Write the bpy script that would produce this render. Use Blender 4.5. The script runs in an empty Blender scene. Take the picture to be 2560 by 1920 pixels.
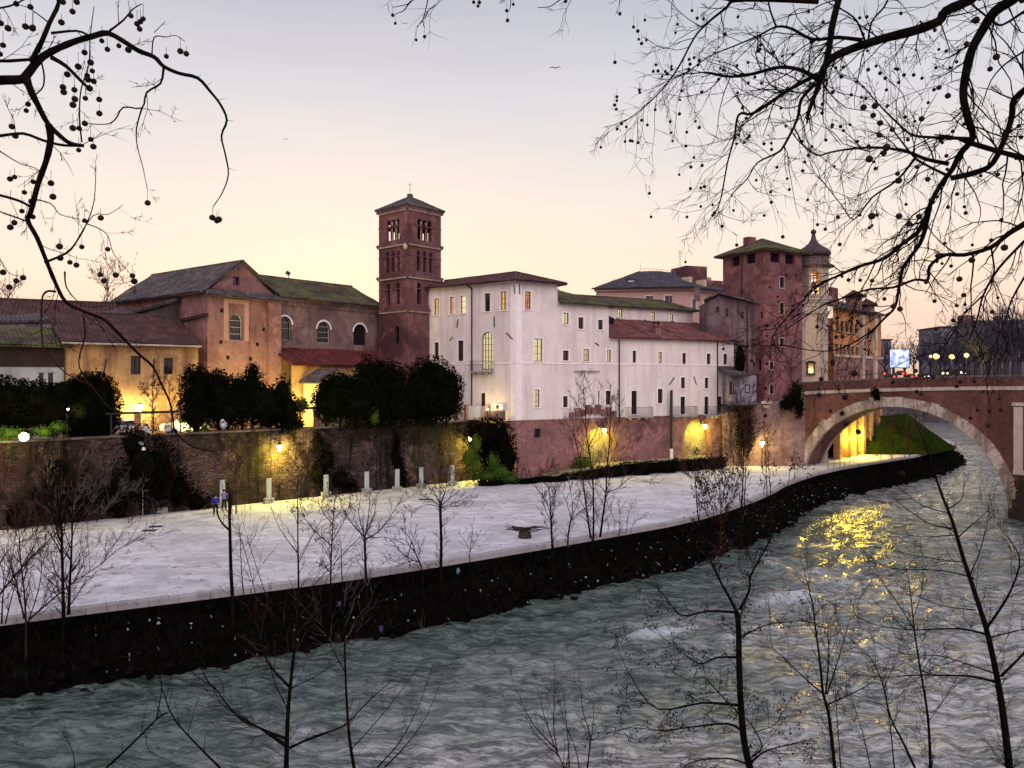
import bpy, math, random
from mathutils import Vector, Matrix, noise
from mathutils.geometry import tessellate_polygon
R = math.radians
SC = bpy.context.scene
COL = SC.collection
rnd = random.Random(7)

# ------------------------------------------------------------------ camera
F, HZ, CZ = 1900.0, 945.0, 11.0            # focal length in photo pixels, horizon row, eye height
cam_d = bpy.data.cameras.new('camera'); cam = bpy.data.objects.new('camera', cam_d); COL.objects.link(cam)
cam.location = (0, 0, CZ); cam.rotation_euler = (R(90), 0, 0)
cam_d.sensor_width = 36; cam_d.lens = F / 2560 * 36; cam_d.shift_y = -(960 - HZ) / 2560
cam_d.clip_start = .05; cam_d.clip_end = 3000
SC.camera = cam
SC.view_settings.view_transform = 'Standard'; SC.view_settings.look = 'None'
SC.view_settings.exposure = 0.0; SC.view_settings.gamma = 1.0

# ------------------------------------------------------------------ sky and light
world = bpy.data.worlds.new('World'); SC.world = world; world.use_nodes = True
def build_world():
    nt = world.node_tree; nt.nodes.clear()
    def N(t, **k):
        n = nt.nodes.new(t)
        for a, b in k.items(): setattr(n, a, b)
        return n
    L = nt.links.new
    out = N('ShaderNodeOutputWorld'); bg = N('ShaderNodeBackground'); L(bg.outputs[0], out.inputs[0])
    sky = N('ShaderNodeTexSky', sky_type='NISHITA'); sky.sun_disc = False
    sky.sun_elevation = R(1.5); sky.sun_rotation = R(-12); sky.altitude = 30
    tc = N('ShaderNodeTexCoord'); sep = N('ShaderNodeSeparateXYZ'); L(tc.outputs['Generated'], sep.inputs[0])
    # faint stretched cloud veils bend the colour bands
    mp = N('ShaderNodeMapping'); mp.inputs['Scale'].default_value = (1.6, 1.6, 9); mp.inputs['Rotation'].default_value = (0, R(3), 0)
    L(tc.outputs['Generated'], mp.inputs[0])
    nz = N('ShaderNodeTexNoise'); nz.inputs['Scale'].default_value = 1.7; nz.inputs['Detail'].default_value = 4
    L(mp.outputs[0], nz.inputs['Vector'])
    sub = N('ShaderNodeMath', operation='SUBTRACT'); L(nz.outputs[0], sub.inputs[0]); sub.inputs[1].default_value = .5
    mul = N('ShaderNodeMath', operation='MULTIPLY'); L(sub.outputs[0], mul.inputs[0]); mul.inputs[1].default_value = .11
    el = N('ShaderNodeMath', operation='ADD'); L(sep.outputs['Z'], el.inputs[0]); L(mul.outputs[0], el.inputs[1])
    def ramp(stops):
        r = N('ShaderNodeValToRGB'); L(el.outputs[0], r.inputs[0])
        e = r.color_ramp.elements
        while len(e) > 1: e.remove(e[-1])
        e[0].position = stops[0][0]; e[0].color = (*stops[0][1], 1)
        for p, c in stops[1:]:
            k = e.new(p); k.color = (*c, 1)
        return r
    west = ramp([(0, (.80, .55, .42)), (.05, (.95, .67, .55)), (.13, (1.02, .80, .65)), (.20, (.93, .80, .71)), (.27, (.81, .745, .725)),
                 (.34, (.70, .69, .72)), (.45, (.53, .53, .605)), (.7, (.50, .52, .66)), (1, (.55, .58, .75))])
    east = ramp([(0, (.60, .50, .54)), (.10, (1.0, .80, .78)), (.25, (1.15, .95, .94)), (.5, (.92, .86, .94)), (1, (.55, .58, .72))])
    az = N('ShaderNodeMapRange'); az.inputs['From Min'].default_value = -.55; az.inputs['From Max'].default_value = .35
    L(sep.outputs['Y'], az.inputs[0])
    mx = N('ShaderNodeMix', data_type='RGBA'); L(az.outputs[0], mx.inputs[0]); L(east.outputs[0], mx.inputs[6]); L(west.outputs[0], mx.inputs[7])
    sc = N('ShaderNodeMix', data_type='RGBA', blend_type='MULTIPLY'); sc.inputs[0].default_value = 1
    L(sky.outputs[0], sc.inputs[6]); sc.inputs[7].default_value = (.03, .03, .03, 1)
    ad = N('ShaderNodeMix', data_type='RGBA', blend_type='ADD'); ad.inputs[0].default_value = 1
    L(mx.outputs[2], ad.inputs[6]); L(sc.outputs[2], ad.inputs[7])
    L(ad.outputs[2], bg.inputs[0]); bg.inputs[1].default_value = 1.0
build_world()
sun_d = bpy.data.lights.new('sun', 'SUN'); sun = bpy.data.objects.new('sun', sun_d); COL.objects.link(sun)
sun_d.energy = 1.2; sun_d.angle = R(60); sun_d.color = (1, .86, .90)      # soft afterglow of the sky behind the camera
sun.rotation_euler = (R(52), 0, R(12))

# ------------------------------------------------------------------ helpers
def ray(u, v): return Vector(((u - 1280) / F, 1.0, -(v - HZ) / F))
def P(u, v, d): return Vector(((u - 1280) / F * d, d, CZ - (v - HZ) / F * d))
def dz(v, z): return (CZ - z) * F / (v - HZ)                   # depth of a point at height z seen at row v
def PZ(u, v, z): return P(u, v, dz(v, z))

class MB:
    def __init__(s): s.v = []; s.f = []
    def add(s, pts, faces):
        i = len(s.v); s.v.extend([tuple(p) for p in pts]); s.f.extend([[i + k for k in f] for f in faces])
    def poly(s, pts): s.add(pts, [list(range(len(pts)))])
    def box(s, c, size, rz=0.0, tilt=None):
        hx, hy, hz = size[0] / 2, size[1] / 2, size[2] / 2
        m = Matrix.Rotation(rz, 3, 'Z')
        if tilt: m = m @ Matrix.Rotation(tilt[1], 3, tilt[0])
        c = Vector(c)
        pts = [c + m @ Vector((x * hx, y * hy, z * hz)) for z in (-1, 1) for y in (-1, 1) for x in (-1, 1)]
        s.add(pts, [[0, 2, 3, 1], [4, 5, 7, 6], [0, 1, 5, 4], [2, 6, 7, 3], [0, 4, 6, 2], [1, 3, 7, 5]])
    def prism(s, xy, z0, z1, top=True, bottom=False):
        n = len(xy); zs = z1 if isinstance(z1, (list, tuple)) else [z1] * n
        zb = z0 if isinstance(z0, (list, tuple)) else [z0] * n
        pts = [(p[0], p[1], zb[i]) for i, p in enumerate(xy)] + [(p[0], p[1], zs[i]) for i, p in enumerate(xy)]
        s.add(pts, [[i, (i + 1) % n, n + (i + 1) % n, n + i] for i in range(n)])
        if top:
            t = tessellate_polygon([[Vector((p[0], p[1], 0)) for p in xy]])
            s.add([pts[n + i] for i in range(n)], [list(q) for q in t])
            if bottom: s.add([pts[i] for i in range(n)], [list(q) for q in t])
    def tube(s, pts, rad, n=5, cap=False):
        pts = [Vector(p) for p in pts]
        if len(pts) < 2: return
        if not isinstance(rad, (list, tuple)): rad = [rad] * len(pts)
        d = (pts[1] - pts[0])
        if d.length < 1e-9: return
        d.normalize(); a = d.orthogonal().normalized()
        base = len(s.v); cs = [(math.cos(2 * math.pi * k / n), math.sin(2 * math.pi * k / n)) for k in range(n)]
        for i, p in enumerate(pts):
            if i < len(pts) - 1: q = pts[i + 1] - p
            else: q = p - pts[i - 1]
            if i > 0: q = q + (p - pts[i - 1])
            if q.length > 1e-9: d = q.normalized()
            a = (a - d * a.dot(d))
            if a.length < 1e-6: a = d.orthogonal()
            a.normalize(); b = d.cross(a); r = rad[i]
            for c, w in cs: s.v.append((p.x + (a.x * c + b.x * w) * r, p.y + (a.y * c + b.y * w) * r, p.z + (a.z * c + b.z * w) * r))
        for i in range(len(pts) - 1):
            o = base + i * n
            for k in range(n):
                k2 = (k + 1) % n
                s.f.append([o + k, o + k2, o + n + k2, o + n + k])
        if cap:
            s.f.append([base + k for k in range(n)][::-1]); s.f.append([base + (len(pts) - 1) * n + k for k in range(n)])
    def lathe(s, c, prof, n=12, square=False):
        c = Vector(c); base = len(s.v)
        for r, z in prof:
            for k in range(n):
                a = 2 * math.pi * (k + .5) / n; q = r / math.cos(math.pi / n) if square else r
                s.v.append((c.x + q * math.cos(a), c.y + q * math.sin(a), c.z + z))
        for i in range(len(prof) - 1):
            o = base + i * n
            for k in range(n): s.f.append([o + k, o + (k + 1) % n, o + n + (k + 1) % n, o + n + k])
        s.f.append([base + k for k in range(n)][::-1]); s.f.append([base + (len(prof) - 1) * n + k for k in range(n)])
    def ball(s, c, r, n=8, m=5, sq=1.0, jit=0.0):
        pr = [(max(.001, math.sin(math.pi * i / m)) * r, -math.cos(math.pi * i / m) * r * sq) for i in range(m + 1)]
        i0 = len(s.v); s.lathe(c, pr, n)
        if jit:
            for i in range(i0, len(s.v)):
                p = Vector(s.v[i]); q = p - Vector(c); s.v[i] = tuple(Vector(c) + q * (1 + jit * noise.noise(p * (2.2 / max(r, .01)))))

def autouv(me):
    uv = me.uv_layers.new(name='UVMap'); data = [0.0] * (2 * len(me.loops))
    vs = me.vertices
    for p in me.polygons:
        n = p.normal
        if abs(n.z) > .97: t = Vector((1, 0, 0)); b = Vector((0, 1, 0))
        else:
            t = Vector((-n.y, n.x, 0)).normalized(); b = n.cross(t)
        for li in p.loop_indices:
            c = vs[me.loops[li].vertex_index].co; data[2 * li] = c.dot(t); data[2 * li + 1] = c.dot(b)
    uv.data.foreach_set('uv', data)

def link(name, me, parent=None):
    o = bpy.data.objects.new(name, me); COL.objects.link(o)
    if parent: o.parent = parent
    return o
def root_of(o):
    while o.parent: o = o.parent
    return o
def build(name, mb, m, parent=None, smooth=False, uv=True, label=None, origin=None):
    off = Vector((0, 0, 0))
    if parent: off = root_of(parent).location
    elif origin is not None: off = Vector(origin)
    elif mb.v:
        xs = [p[0] for p in mb.v]; ys = [p[1] for p in mb.v]
        off = Vector(((min(xs) + max(xs)) / 2, (min(ys) + max(ys)) / 2, min(p[2] for p in mb.v)))
    me = bpy.data.meshes.new(name)
    me.from_pydata([(p[0] - off.x, p[1] - off.y, p[2] - off.z) for p in mb.v], [], mb.f); me.update()
    if uv: autouv(me)
    me.materials.append(m)
    if smooth: me.polygons.foreach_set('use_smooth', [True] * len(me.polygons))
    o = link(name, me, parent)
    if not parent: o.location = off
    if label: o['label'] = label
    return o
def tag(o, label, cat, group=None, kind=None):
    if label: o['label'] = label
    if cat: o['category'] = cat
    if group: o['group'] = group
    if kind: o['kind'] = kind
    return o
def thing(name, label, cat, loc=(0, 0, 0), group=None):
    o = bpy.data.objects.new(name, None); COL.objects.link(o); o.location = loc; o.empty_display_size = .3
    return tag(o, label, cat, group)
def build_split(name, mb, m, parent, **k):
    """every separate piece of the mesh becomes a part of its own"""
    par = list(range(len(mb.v)))
    def find(i):
        while par[i] != i: par[i] = par[par[i]]; i = par[i]
        return i
    for f in mb.f:
        for i in f[1:]: par[find(i)] = find(f[0])
    groups = {}
    for f in mb.f: groups.setdefault(find(f[0]), []).append(f)
    out = []
    for fs in groups.values():
        q = MB(); ids = sorted({i for f in fs for i in f}); mp = {i: n for n, i in enumerate(ids)}; q.v = [mb.v[i] for i in ids]; q.f = [[mp[i] for i in f] for f in fs]
        out.append(build(name, q, m, parent, **k))
    return out
def struct(name, mb, m, **k):
    o = build(name, mb, m, **k); o['kind'] = 'structure'; return o
def copy_tree(o, parent=None):
    c = o.copy(); COL.objects.link(c)
    if parent: c.parent = parent
    for ch in list(o.children): copy_tree(ch, c)
    return c
def lamp(parent, loc, power, color, radius=.12, spot=None):
    d = bpy.data.lights.new('bulb', 'SPOT' if spot else 'POINT'); d.energy = power; d.color = color; d.shadow_soft_size = radius
    o = bpy.data.objects.new('bulb', d); COL.objects.link(o); o.parent = parent
    o.location = Vector(loc) - root_of(parent).location
    if spot:
        d.spot_size = spot[1]; d.spot_blend = .8
        o.rotation_euler = (Vector(spot[0]) - Vector(loc)).to_track_quat('-Z', 'Y').to_euler()
    return o

# ------------------------------------------------------------------ materials
def _new(name, rough=.9, spec=.3):
    m = bpy.data.materials.new(name); m.use_nodes = True; nt = m.node_tree; b = nt.nodes['Principled BSDF']
    b.inputs['Roughness'].default_value = rough; b.inputs['Specular IOR Level'].default_value = spec
    return m, nt, b
class G:
    """small node-graph helper"""
    def __init__(s, nt):
        s.nt = nt; s.L = nt.links.new
        g = nt.nodes.new('ShaderNodeNewGeometry'); s.pos = g.outputs['Position']
        s.uv = nt.nodes.new('ShaderNodeTexCoord').outputs['UV']
    def mapping(s, v, scale=(1, 1, 1), rot=(0, 0, 0), loc=(0, 0, 0)):
        n = s.nt.nodes.new('ShaderNodeMapping'); s.L(v, n.inputs[0])
        n.inputs['Scale'].default_value = scale; n.inputs['Rotation'].default_value = rot; n.inputs['Location'].default_value = loc
        return n.outputs[0]
    def noise(s, v, scale, detail=5, rough=.55, dist=0):
        n = s.nt.nodes.new('ShaderNodeTexNoise'); s.L(v, n.inputs['Vector'])
        n.inputs['Scale'].default_value = scale; n.inputs['Detail'].default_value = detail; n.inputs['Roughness'].default_value = rough
        n.inputs['Distortion'].default_value = dist
        return n.outputs[0]
    def step(s, x, a, b):
        n = s.nt.nodes.new('ShaderNodeMapRange'); s.L(x, n.inputs[0]); n.inputs['From Min'].default_value = a; n.inputs['From Max'].default_value = b
        return n.outputs[0]
    def mul(s, x, y, op='MULTIPLY'):
        n = s.nt.nodes.new('ShaderNodeMath'); n.operation = op
        for i, q in enumerate((x, y)):
            if isinstance(q, (int, float)): n.inputs[i].default_value = q
            else: s.L(q, n.inputs[i])
        return n.outputs[0]
    def mix(s, f, a, b, blend='MIX'):
        n = s.nt.nodes.new('ShaderNodeMix'); n.data_type = 'RGBA'; n.blend_type = blend
        for i, q in ((0, f), (6, a), (7, b)):
            if isinstance(q, (int, float)): n.inputs[i].default_value = q
            elif isinstance(q, tuple): n.inputs[i].default_value = (*q, 1)
            else: s.L(q, n.inputs[i])
        return n.outputs[2]
    def bump(s, h, strength, dist, bsdf):
        n = s.nt.nodes.new('ShaderNodeBump'); s.L(h, n.inputs['Height']); n.inputs['Strength'].default_value = strength; n.inputs['Distance'].default_value = dist
        s.L(n.outputs[0], bsdf.inputs['Normal'])
    def brick(s, v, c1, c2, mortar, w, h, ms=.012, off=.5):
        n = s.nt.nodes.new('ShaderNodeTexBrick'); s.L(v, n.inputs['Vector'])
        n.inputs['Scale'].default_value = 1; n.inputs['Brick Width'].default_value = w; n.inputs['Row Height'].default_value = h
        n.inputs['Mortar Size'].default_value = ms; n.inputs['Mortar Smooth'].default_value = .3; n.offset = off
        for k, c in (('Color1', c1), ('Color2', c2), ('Mortar', mortar)): n.inputs[k].default_value = (*c, 1)
        return n.outputs[0], n.outputs[1]

def plain(name, c, rough=.8, spec=.15, metal=0, var=.25, scale=3.0):
    m, nt, b = _new(name, rough, spec); g = G(nt); b.inputs['Metallic'].default_value = metal
    f = g.noise(g.pos, scale, 5)
    col = g.mix(g.step(f, .3, .7), tuple(x * (1 - var) for x in c), tuple(min(1, x * (1 + var)) for x in c))
    g.L(col, b.inputs['Base Color']); return m
def plaster(name, c1, c2, c3, streak=.5, patch=.35, sc=.22, bump=.25):
    m, nt, b = _new(name, .95, .15); g = G(nt)
    big = g.noise(g.pos, sc, 8, .65); col = g.mix(g.step(big, .42, .58), c1, c2)
    st = g.noise(g.mapping(g.pos, (.9, .9, .10)), 1.0, 6, .65)
    col = g.mix(g.mul(g.step(st, .48, .62), streak), col, c3)
    st2 = g.noise(g.mapping(g.pos, (2.6, 2.6, .22)), 1.0, 5, .7); col = g.mix(g.mul(g.step(st2, .54, .68), streak * .6), col, tuple(x * .8 for x in c3))
    pt = g.noise(g.pos, .55, 8, .7, .6); col = g.mix(g.mul(g.step(pt, .54, .60), patch), col, c3)
    fine = g.noise(g.pos, 7, 5, .7); col = g.mix(g.mul(g.step(fine, .35, .8), .22), col, tuple(x * .55 for x in c2))
    g.L(col, b.inputs['Base Color']); g.bump(g.noise(g.pos, 5, 6, .7), bump, .06, b); return m
def brickwork(name, c1, c2, mortar, stain, w=.3, h=.085, patch=.55, big=.18):
    m, nt, b = _new(name, .95, .15); g = G(nt)
    wv = g.mix(.04, g.uv, g.noise(g.pos, 2, 3), 'ADD')
    col, fac = g.brick(wv, c1, c2, mortar, w, h, .014)
    bg = g.noise(g.pos, big, 8, .68); col = g.mix(g.mul(g.step(bg, .46, .58), patch), col, stain)
    lp = g.noise(g.pos, .42, 8, .72, .8); col = g.mix(g.mul(g.step(lp, .52, .59), .55), col, tuple(min(1, x * 1.6) for x in c1))
    st = g.noise(g.mapping(g.pos, (1.1, 1.1, .13)), 1.0, 6, .65); col = g.mix(g.mul(g.step(st, .52, .74), .55), col, tuple(x * .4 for x in stain))
    mid = g.noise(g.pos, 1.5, 7, .75); col = g.mix(g.mul(g.step(mid, .50, .62), .5), col, tuple(x * .55 for x in c2))
    ho = g.noise(g.pos, 2.1, 2, .5); col = g.mix(g.mul(g.step(ho, .70, .74), .8), col, tuple(x * .25 for x in c2))
    fine = g.noise(g.pos, 9, 4, .7); col = g.mix(g.mul(g.step(fine, .45, .75), .4), col, tuple(x * .5 for x in c1))
    g.L(col, b.inputs['Base Color'])
    g.bump(g.mul(g.mul(fac, -.5), g.noise(g.pos, 6, 5, .7), 'ADD'), .6, .05, b); return m
def rubble(name, c1, c2, mortar, stain, moss):
    m, nt, b = _new(name, .95, .12); g = G(nt)
    dv = g.mix(.55, g.uv, nt.nodes.new('ShaderNodeTexNoise').outputs['Color'], 'ADD'); nn = [n for n in nt.nodes if n.type == 'TEX_NOISE'][0]; g.L(g.pos, nn.inputs['Vector']); nn.inputs['Scale'].default_value = 1.3; nn.inputs['Detail'].default_value = 4
    col, fac = g.brick(dv, c1, c2, mortar, .52, .21, .03, .43)
    stn = g.noise(g.mapping(g.pos, (2.4, 2.4, 4.6)), 1.0, 6, .75, .4); col = g.mix(g.mul(g.step(stn, .48, .62), .75), col, tuple(x * .3 for x in c1))
    bg = g.noise(g.pos, .16, 8, .7); col = g.mix(g.mul(g.step(bg, .44, .54), .85), col, stain)
    pl = g.noise(g.pos, .22, 8, .72, .5); col = g.mix(g.mul(g.step(pl, .54, .60), .7), col, tuple(x * 1.25 for x in c1))
    st = g.noise(g.mapping(g.pos, (.7, .7, .09)), 1.0, 7, .75); col = g.mix(g.mul(g.step(st, .5, .58), .85), col, moss)
    bl = g.noise(g.pos, .75, 8, .75, .6); col = g.mix(g.mul(g.step(bl, .55, .60), .8), col, moss)
    g.L(col, b.inputs['Base Color'])
    g.bump(g.mul(g.mul(fac, -.8), g.noise(g.pos, 3.2, 6, .75), 'ADD'), 1.0, .16, b); return m
def tiles(name, c1, c2, moss, mossy):
    m, nt, b = _new(name, .9, .2); g = G(nt)
    col, fac = g.brick(g.uv, c1, c2, tuple(x * .35 for x in c1), .22, .38, .03, .0)
    bg = g.noise(g.pos, .5, 7, .7); col = g.mix(g.mul(g.step(bg, .60 - mossy * .22, .68 - mossy * .14), .85), col, moss)
    f = g.noise(g.pos, 4.5, 5, .7); col = g.mix(g.mul(g.step(f, .44, .62), .7), col, tuple(x * .3 for x in c2))
    f2 = g.noise(g.pos, .9, 6, .7); col = g.mix(g.mul(g.step(f2, .5, .62), .5), col, tuple(x * 1.7 for x in c1))
    w = g.noise(g.mapping(g.uv, (4.6, .35, 1)), 1, 3); col = g.mix(g.mul(g.step(w, .5, .7), .35), col, tuple(min(1, x * 1.9) for x in c1))
    g.L(col, b.inputs['Base Color']); g.bump(f, .5, .05, b); return m
def glow(name, c, s):
    m, nt, b = _new(name); b.inputs['Base Color'].default_value = (*c, 1); b.inputs['Emission Color'].default_value = (*c, 1)
    b.inputs['Emission Strength'].default_value = s; return m
def litglass(name, c1, c2, s):
    m, nt, b = _new(name, .15, .5); g = G(nt)
    f = g.noise(g.mapping(g.pos, (2.2, 2.2, 1.6)), 1.0, 3, .6); col = g.mix(g.step(f, .35, .65), c1, c2)
    b.inputs['Base Color'].default_value = (.02, .02, .02, 1); g.L(col, b.inputs['Emission Color']); b.inputs['Emission Strength'].default_value = s
    return m
def bark(name, c1, c2, sc=9):
    m, nt, b = _new(name, 1, 0); g = G(nt)
    g.L(g.mix(g.step(g.noise(g.pos, sc, 4), .35, .65), c1, c2), b.inputs['Base Color']); return m
def leaf(name, c1, c2):
    m, nt, b = _new(name, 1, 0); g = G(nt)
    g.L(g.mix(g.step(g.noise(g.pos, 1.2, 4, .7), .35, .65), c1, c2), b.inputs['Base Color']); return m

M = {}
M['white'] = plaster('white_plaster', (.77, .69, .655), (.69, .60, .575), (.48, .40, .385), .42, .22)
M['white_trim'] = plain('white_trim', (.80, .73, .72), .9, .2, var=.08)
M['ochre'] = plaster('ochre_plaster', (.50, .31, .14), (.40, .23, .10), (.17, .085, .05), .75, .5)
M['cream'] = plaster('cream_plaster', (.62, .48, .33), (.53, .40, .27), (.36, .26, .19), .5, .3)
M['lightgrey'] = plaster('grey_white_plaster', (.42, .42, .44), (.35, .35, .37), (.2, .19, .19), .6, .4)
M['orange'] = plaster('orange_plaster', (.55, .25, .10), (.48, .21, .09), (.30, .13, .07), .4, .3)
M['palacepink'] = plaster('pink_plaster', (.55, .34, .30), (.50, .30, .27), (.35, .22, .2), .3, .2)
M['purple'] = plaster('mottled_plaster', (.20, .135, .145), (.115, .075, .088), (.05, .03, .034), .75, .75, .35)
M['bluewash'] = plaster('bluish_plaster', (.34, .31, .36), (.24, .2, .24), (.1, .08, .09), .7, .6, .35)
M['redbase'] = brickwork('red_masonry', (.27, .125, .125), (.21, .09, .09), (.27, .18, .18), (.07, .035, .038), .34, .12, .72)
M['brick'] = brickwork('tower_brick', (.25, .098, .098), (.19, .072, .075), (.22, .13, .13), (.055, .022, .027), patch=.75)
M['darkbrick'] = brickwork('campanile_brick', (.205, .086, .090), (.155, .064, .069), (.14, .08, .085), (.045, .02, .024), patch=.7)
M['pinkbrick'] = brickwork('church_brick', (.29, .135, .13), (.225, .10, .097), (.29, .2, .18), (.14, .065, .07), patch=.65, big=.12)
M['navebrick'] = brickwork('nave_brick', (.26, .16, .14), (.21, .125, .11), (.28, .2, .18), (.09, .05, .052), patch=.65)
M['bridgebrick'] = brickwork('bridge_brick', (.185, .070, .055), (.135, .05, .042), (.17, .10, .085), (.085, .04, .03), patch=.7)
M['wallstone'] = rubble('garden_wall_stone', (.15, .095, .097), (.06, .037, .039), (.03, .022, .02), (.022, .015, .014), (.007, .006, .005))
M['nichestone'] = rubble('niche_stone', (.42, .34, .22), (.34, .26, .16), (.1, .08, .05), (.3, .22, .14), (.2, .15, .1))
M['darkcoping'] = plain('dark_coping', (.12, .09, .085), .9, var=.5)
M['travertine'] = plaster('travertine', (.52, .43, .37), (.44, .36, .31), (.26, .19, .16), .6, .45, .5)
M['ringstone'] = plaster('worn_arch_stone', (.55, .46, .39), (.36, .28, .235), (.17, .12, .10), .8, .7, .8, 1.0)
M['greystone'] = plain('grey_stone', (.30, .28, .27), .9, var=.3)
M['rooftile'] = tiles('purple_red_tiles', (.098, .044, .042), (.058, .028, .028), (.05, .045, .03), .1)
M['redtile'] = tiles('red_tiles', (.125, .027, .026), (.085, .021, .021), (.03, .025, .02), .12)
M['greytile'] = tiles('grey_tiles', (.105, .085, .085), (.07, .058, .06), (.055, .05, .045), .3)
M['mosstile'] = tiles('mossy_tiles', (.075, .05, .042), (.05, .038, .032), (.11, .12, .03), .74)
M['slate'] = tiles('slate_tiles', (.075, .065, .08), (.055, .048, .06), (.06, .05, .055), .1)
M['dark'] = plain('dark_void', (.012, .010, .011), .9, .1)
M['darkwood'] = plain('dark_wood', (.035, .022, .02), .7)
M['brownframe'] = plain('brown_window_frame', (.10, .045, .03), .6)
M['iron'] = plain('black_iron', (.018, .017, .018), .6, .4)
M['greymetal'] = plain('grey_metal', (.30, .30, .31), .5, .4)
M['whitemetal'] = plain('white_paint', (.72, .72, .72), .5, .4, var=.06)
M['glass'] = plain('dark_glass', (.012, .012, .014), .06, .6, var=.2)
M['glass_w'] = litglass('warm_lit_glass', (.95, .42, .06), (1, .62, .16), .9)
M['glass_r'] = litglass('red_lit_glass', (.75, .20, .08), (1, .55, .30), .75)
M['glass_b'] = litglass('bright_lit_glass', (1, .60, .22), (1, .80, .50), 1.15)
M['glass_p'] = litglass('pale_lit_glass', (.80, .66, .30), (.95, .80, .45), .8)
M['lampglass'] = glow('lamp_glass', (1, .82, .38), 14)
M['lampwhite'] = glow('white_lamp_glass', (1, .93, .75), 14)
M['soil'] = plain('garden_soil', (.05, .045, .03), .95, .1, var=.5)
M['asphalt'] = plain('street_asphalt', (.05, .05, .052), .9, .2)
M['redpaint'] = plain('ochre_post_brick', (.30, .14, .08), .9)
YEL = (1, .78, .18); WARM = (1, .80, .30)
# ------------------------------------------------------------------ walls, windows, roofs
class Wall:
    def __init__(s, A, B):
        s.A = Vector((A[0], A[1], 0)); B = Vector((B[0], B[1], 0)); s.len = (B - s.A).length; s.d = (B - s.A).normalized()
        s.n = Vector((s.d.y, -s.d.x, 0))
        if s.n.dot(-s.A) < 0: s.n = -s.n
        s.ang = math.atan2(s.d.y, s.d.x)
    def hit(s, u, v):
        r = ray(u, v); c = Vector((0, 0, CZ)); t = s.n.dot(s.A - c) / s.n.dot(r); p = c + r * t
        return (p - s.A).dot(s.d), p.z
    def P(s, a, z, o=0.0): return s.A + s.d * a + Vector((0, 0, z)) + s.n * o
    def op(s, u0, v0, u1, v1, arch=False):
        vm = (v0 + v1) / 2; um = (u0 + u1) / 2
        a, b = sorted((s.hit(u0, vm)[0], s.hit(u1, vm)[0]))
        return [a, b, s.hit(um, v1)[1], s.hit(um, v0)[1], arch]
def op_outline(o, k=0.0, n=8):
    a, b, z0, z1, arch = o[:5]; a -= k; b += k; z0 -= k; z1 += k
    if not arch: return [(a, z0), (b, z0), (b, z1), (a, z1)]
    r = (b - a) / 2; c = (a + b) / 2; rz = min(r * (1.5 if arch == 'point' else 1.0), z1 - z0)
    pts = [(a, z0), (b, z0)]
    for i in range(n + 1):
        t = math.pi * i / n; x = math.cos(t); y = math.sin(t)
        if arch == 'point': y = y ** .85
        pts.append((c + r * x, z1 - rz + rz * y))
    return pts
def face(mb, W, outline, ops=(), depth=.3, o=0.0, back=False):
    loops = [[Vector((a, z, 0)) for a, z in outline]] + [[Vector((a, z, 0)) for a, z in op_outline(q)] for q in ops]
    flat = [p for l in loops for p in l]
    mb.add([W.P(p.x, p.y, o) for p in flat], [list(t) for t in tessellate_polygon(loops)])
    for q in ops:
        l = op_outline(q); n = len(l)
        mb.add([W.P(a, z, o) for a, z in l] + [W.P(a, z, o - depth) for a, z in l], [[i, (i + 1) % n, n + (i + 1) % n, n + i] for i in range(n)])
        if back: mb.poly([W.P(a, z, o - depth) for a, z in l])
def bar(mb, W, a0, z0, a1, z1, w, o, t):
    """flat bar in the wall's plane from (a0,z0) to (a1,z1), w wide, t thick, its back at offset o"""
    d = Vector((a1 - a0, z1 - z0)); d.normalize(); p = Vector((-d.y, d.x)) * w / 2
    q = [(a0 + p.x, z0 + p.y), (a0 - p.x, z0 - p.y), (a1 - p.x, z1 - p.y), (a1 + p.x, z1 + p.y)]
    mb.add([W.P(a, z, o) for a, z in q] + [W.P(a, z, o + t) for a, z in q], [[4, 5, 6, 7], [0, 1, 5, 4], [1, 2, 6, 5], [2, 3, 7, 6], [3, 0, 4, 7]])
def window(par, W, o, glass='glass', frame='brownframe', nx=2, ny=2, rec=.22, trim=None, tw=.16, shut=0, base=0.0, name='window', label=None):
    a, b, z0, z1 = o[:4]; f = MB(); ol = op_outline(o, -.02)
    fr = .07
    for i in range(len(ol)):
        p, q = ol[i], ol[(i + 1) % len(ol)]
        if (Vector(p) - Vector(q)).length > .02: bar(f, W, p[0], p[1], q[0], q[1], fr * 1.6, base - rec, .07)
    for i in range(1, nx): x = a + (b - a) * i / nx; bar(f, W, x, z0, x, z1, fr * .8, base - rec + .003, .055)
    for j in range(1, ny): z = z0 + (z1 - z0) * j / ny; bar(f, W, a, z, b, z, fr * .7, base - rec + .006, .045)
    w = build(name, f, M[frame], par, label=label)
    p = MB(); p.poly([W.P(x, z, base - rec - .01) for x, z in op_outline(o, .01)]); build('pane', p, M[glass], w)
    if trim:
        s = MB(); l0 = op_outline(o); l1 = op_outline(o, tw); n = len(l0)
        for i in range(n):
            j = (i + 1) % n
            s.add([W.P(*l0[i], base + .025), W.P(*l0[j], base + .025), W.P(*l1[j], base + .025), W.P(*l1[i], base + .025), W.P(*l1[i], base - .01), W.P(*l1[j], base - .01)], [[0, 1, 2, 3], [3, 2, 5, 4]])
        bar(s, W, a - tw - .05, z0 - .05, b + tw + .05, z0 - .05, .1, base - .02, .14)
        build('surround', s, M[trim], w)
    if shut:
        sh = MB(); bar(sh, W, a + .03, z0, a + .03, z1, .07, base - .2, .28)
        build('shutter', sh, M['brownframe'], w)
    return w
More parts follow.
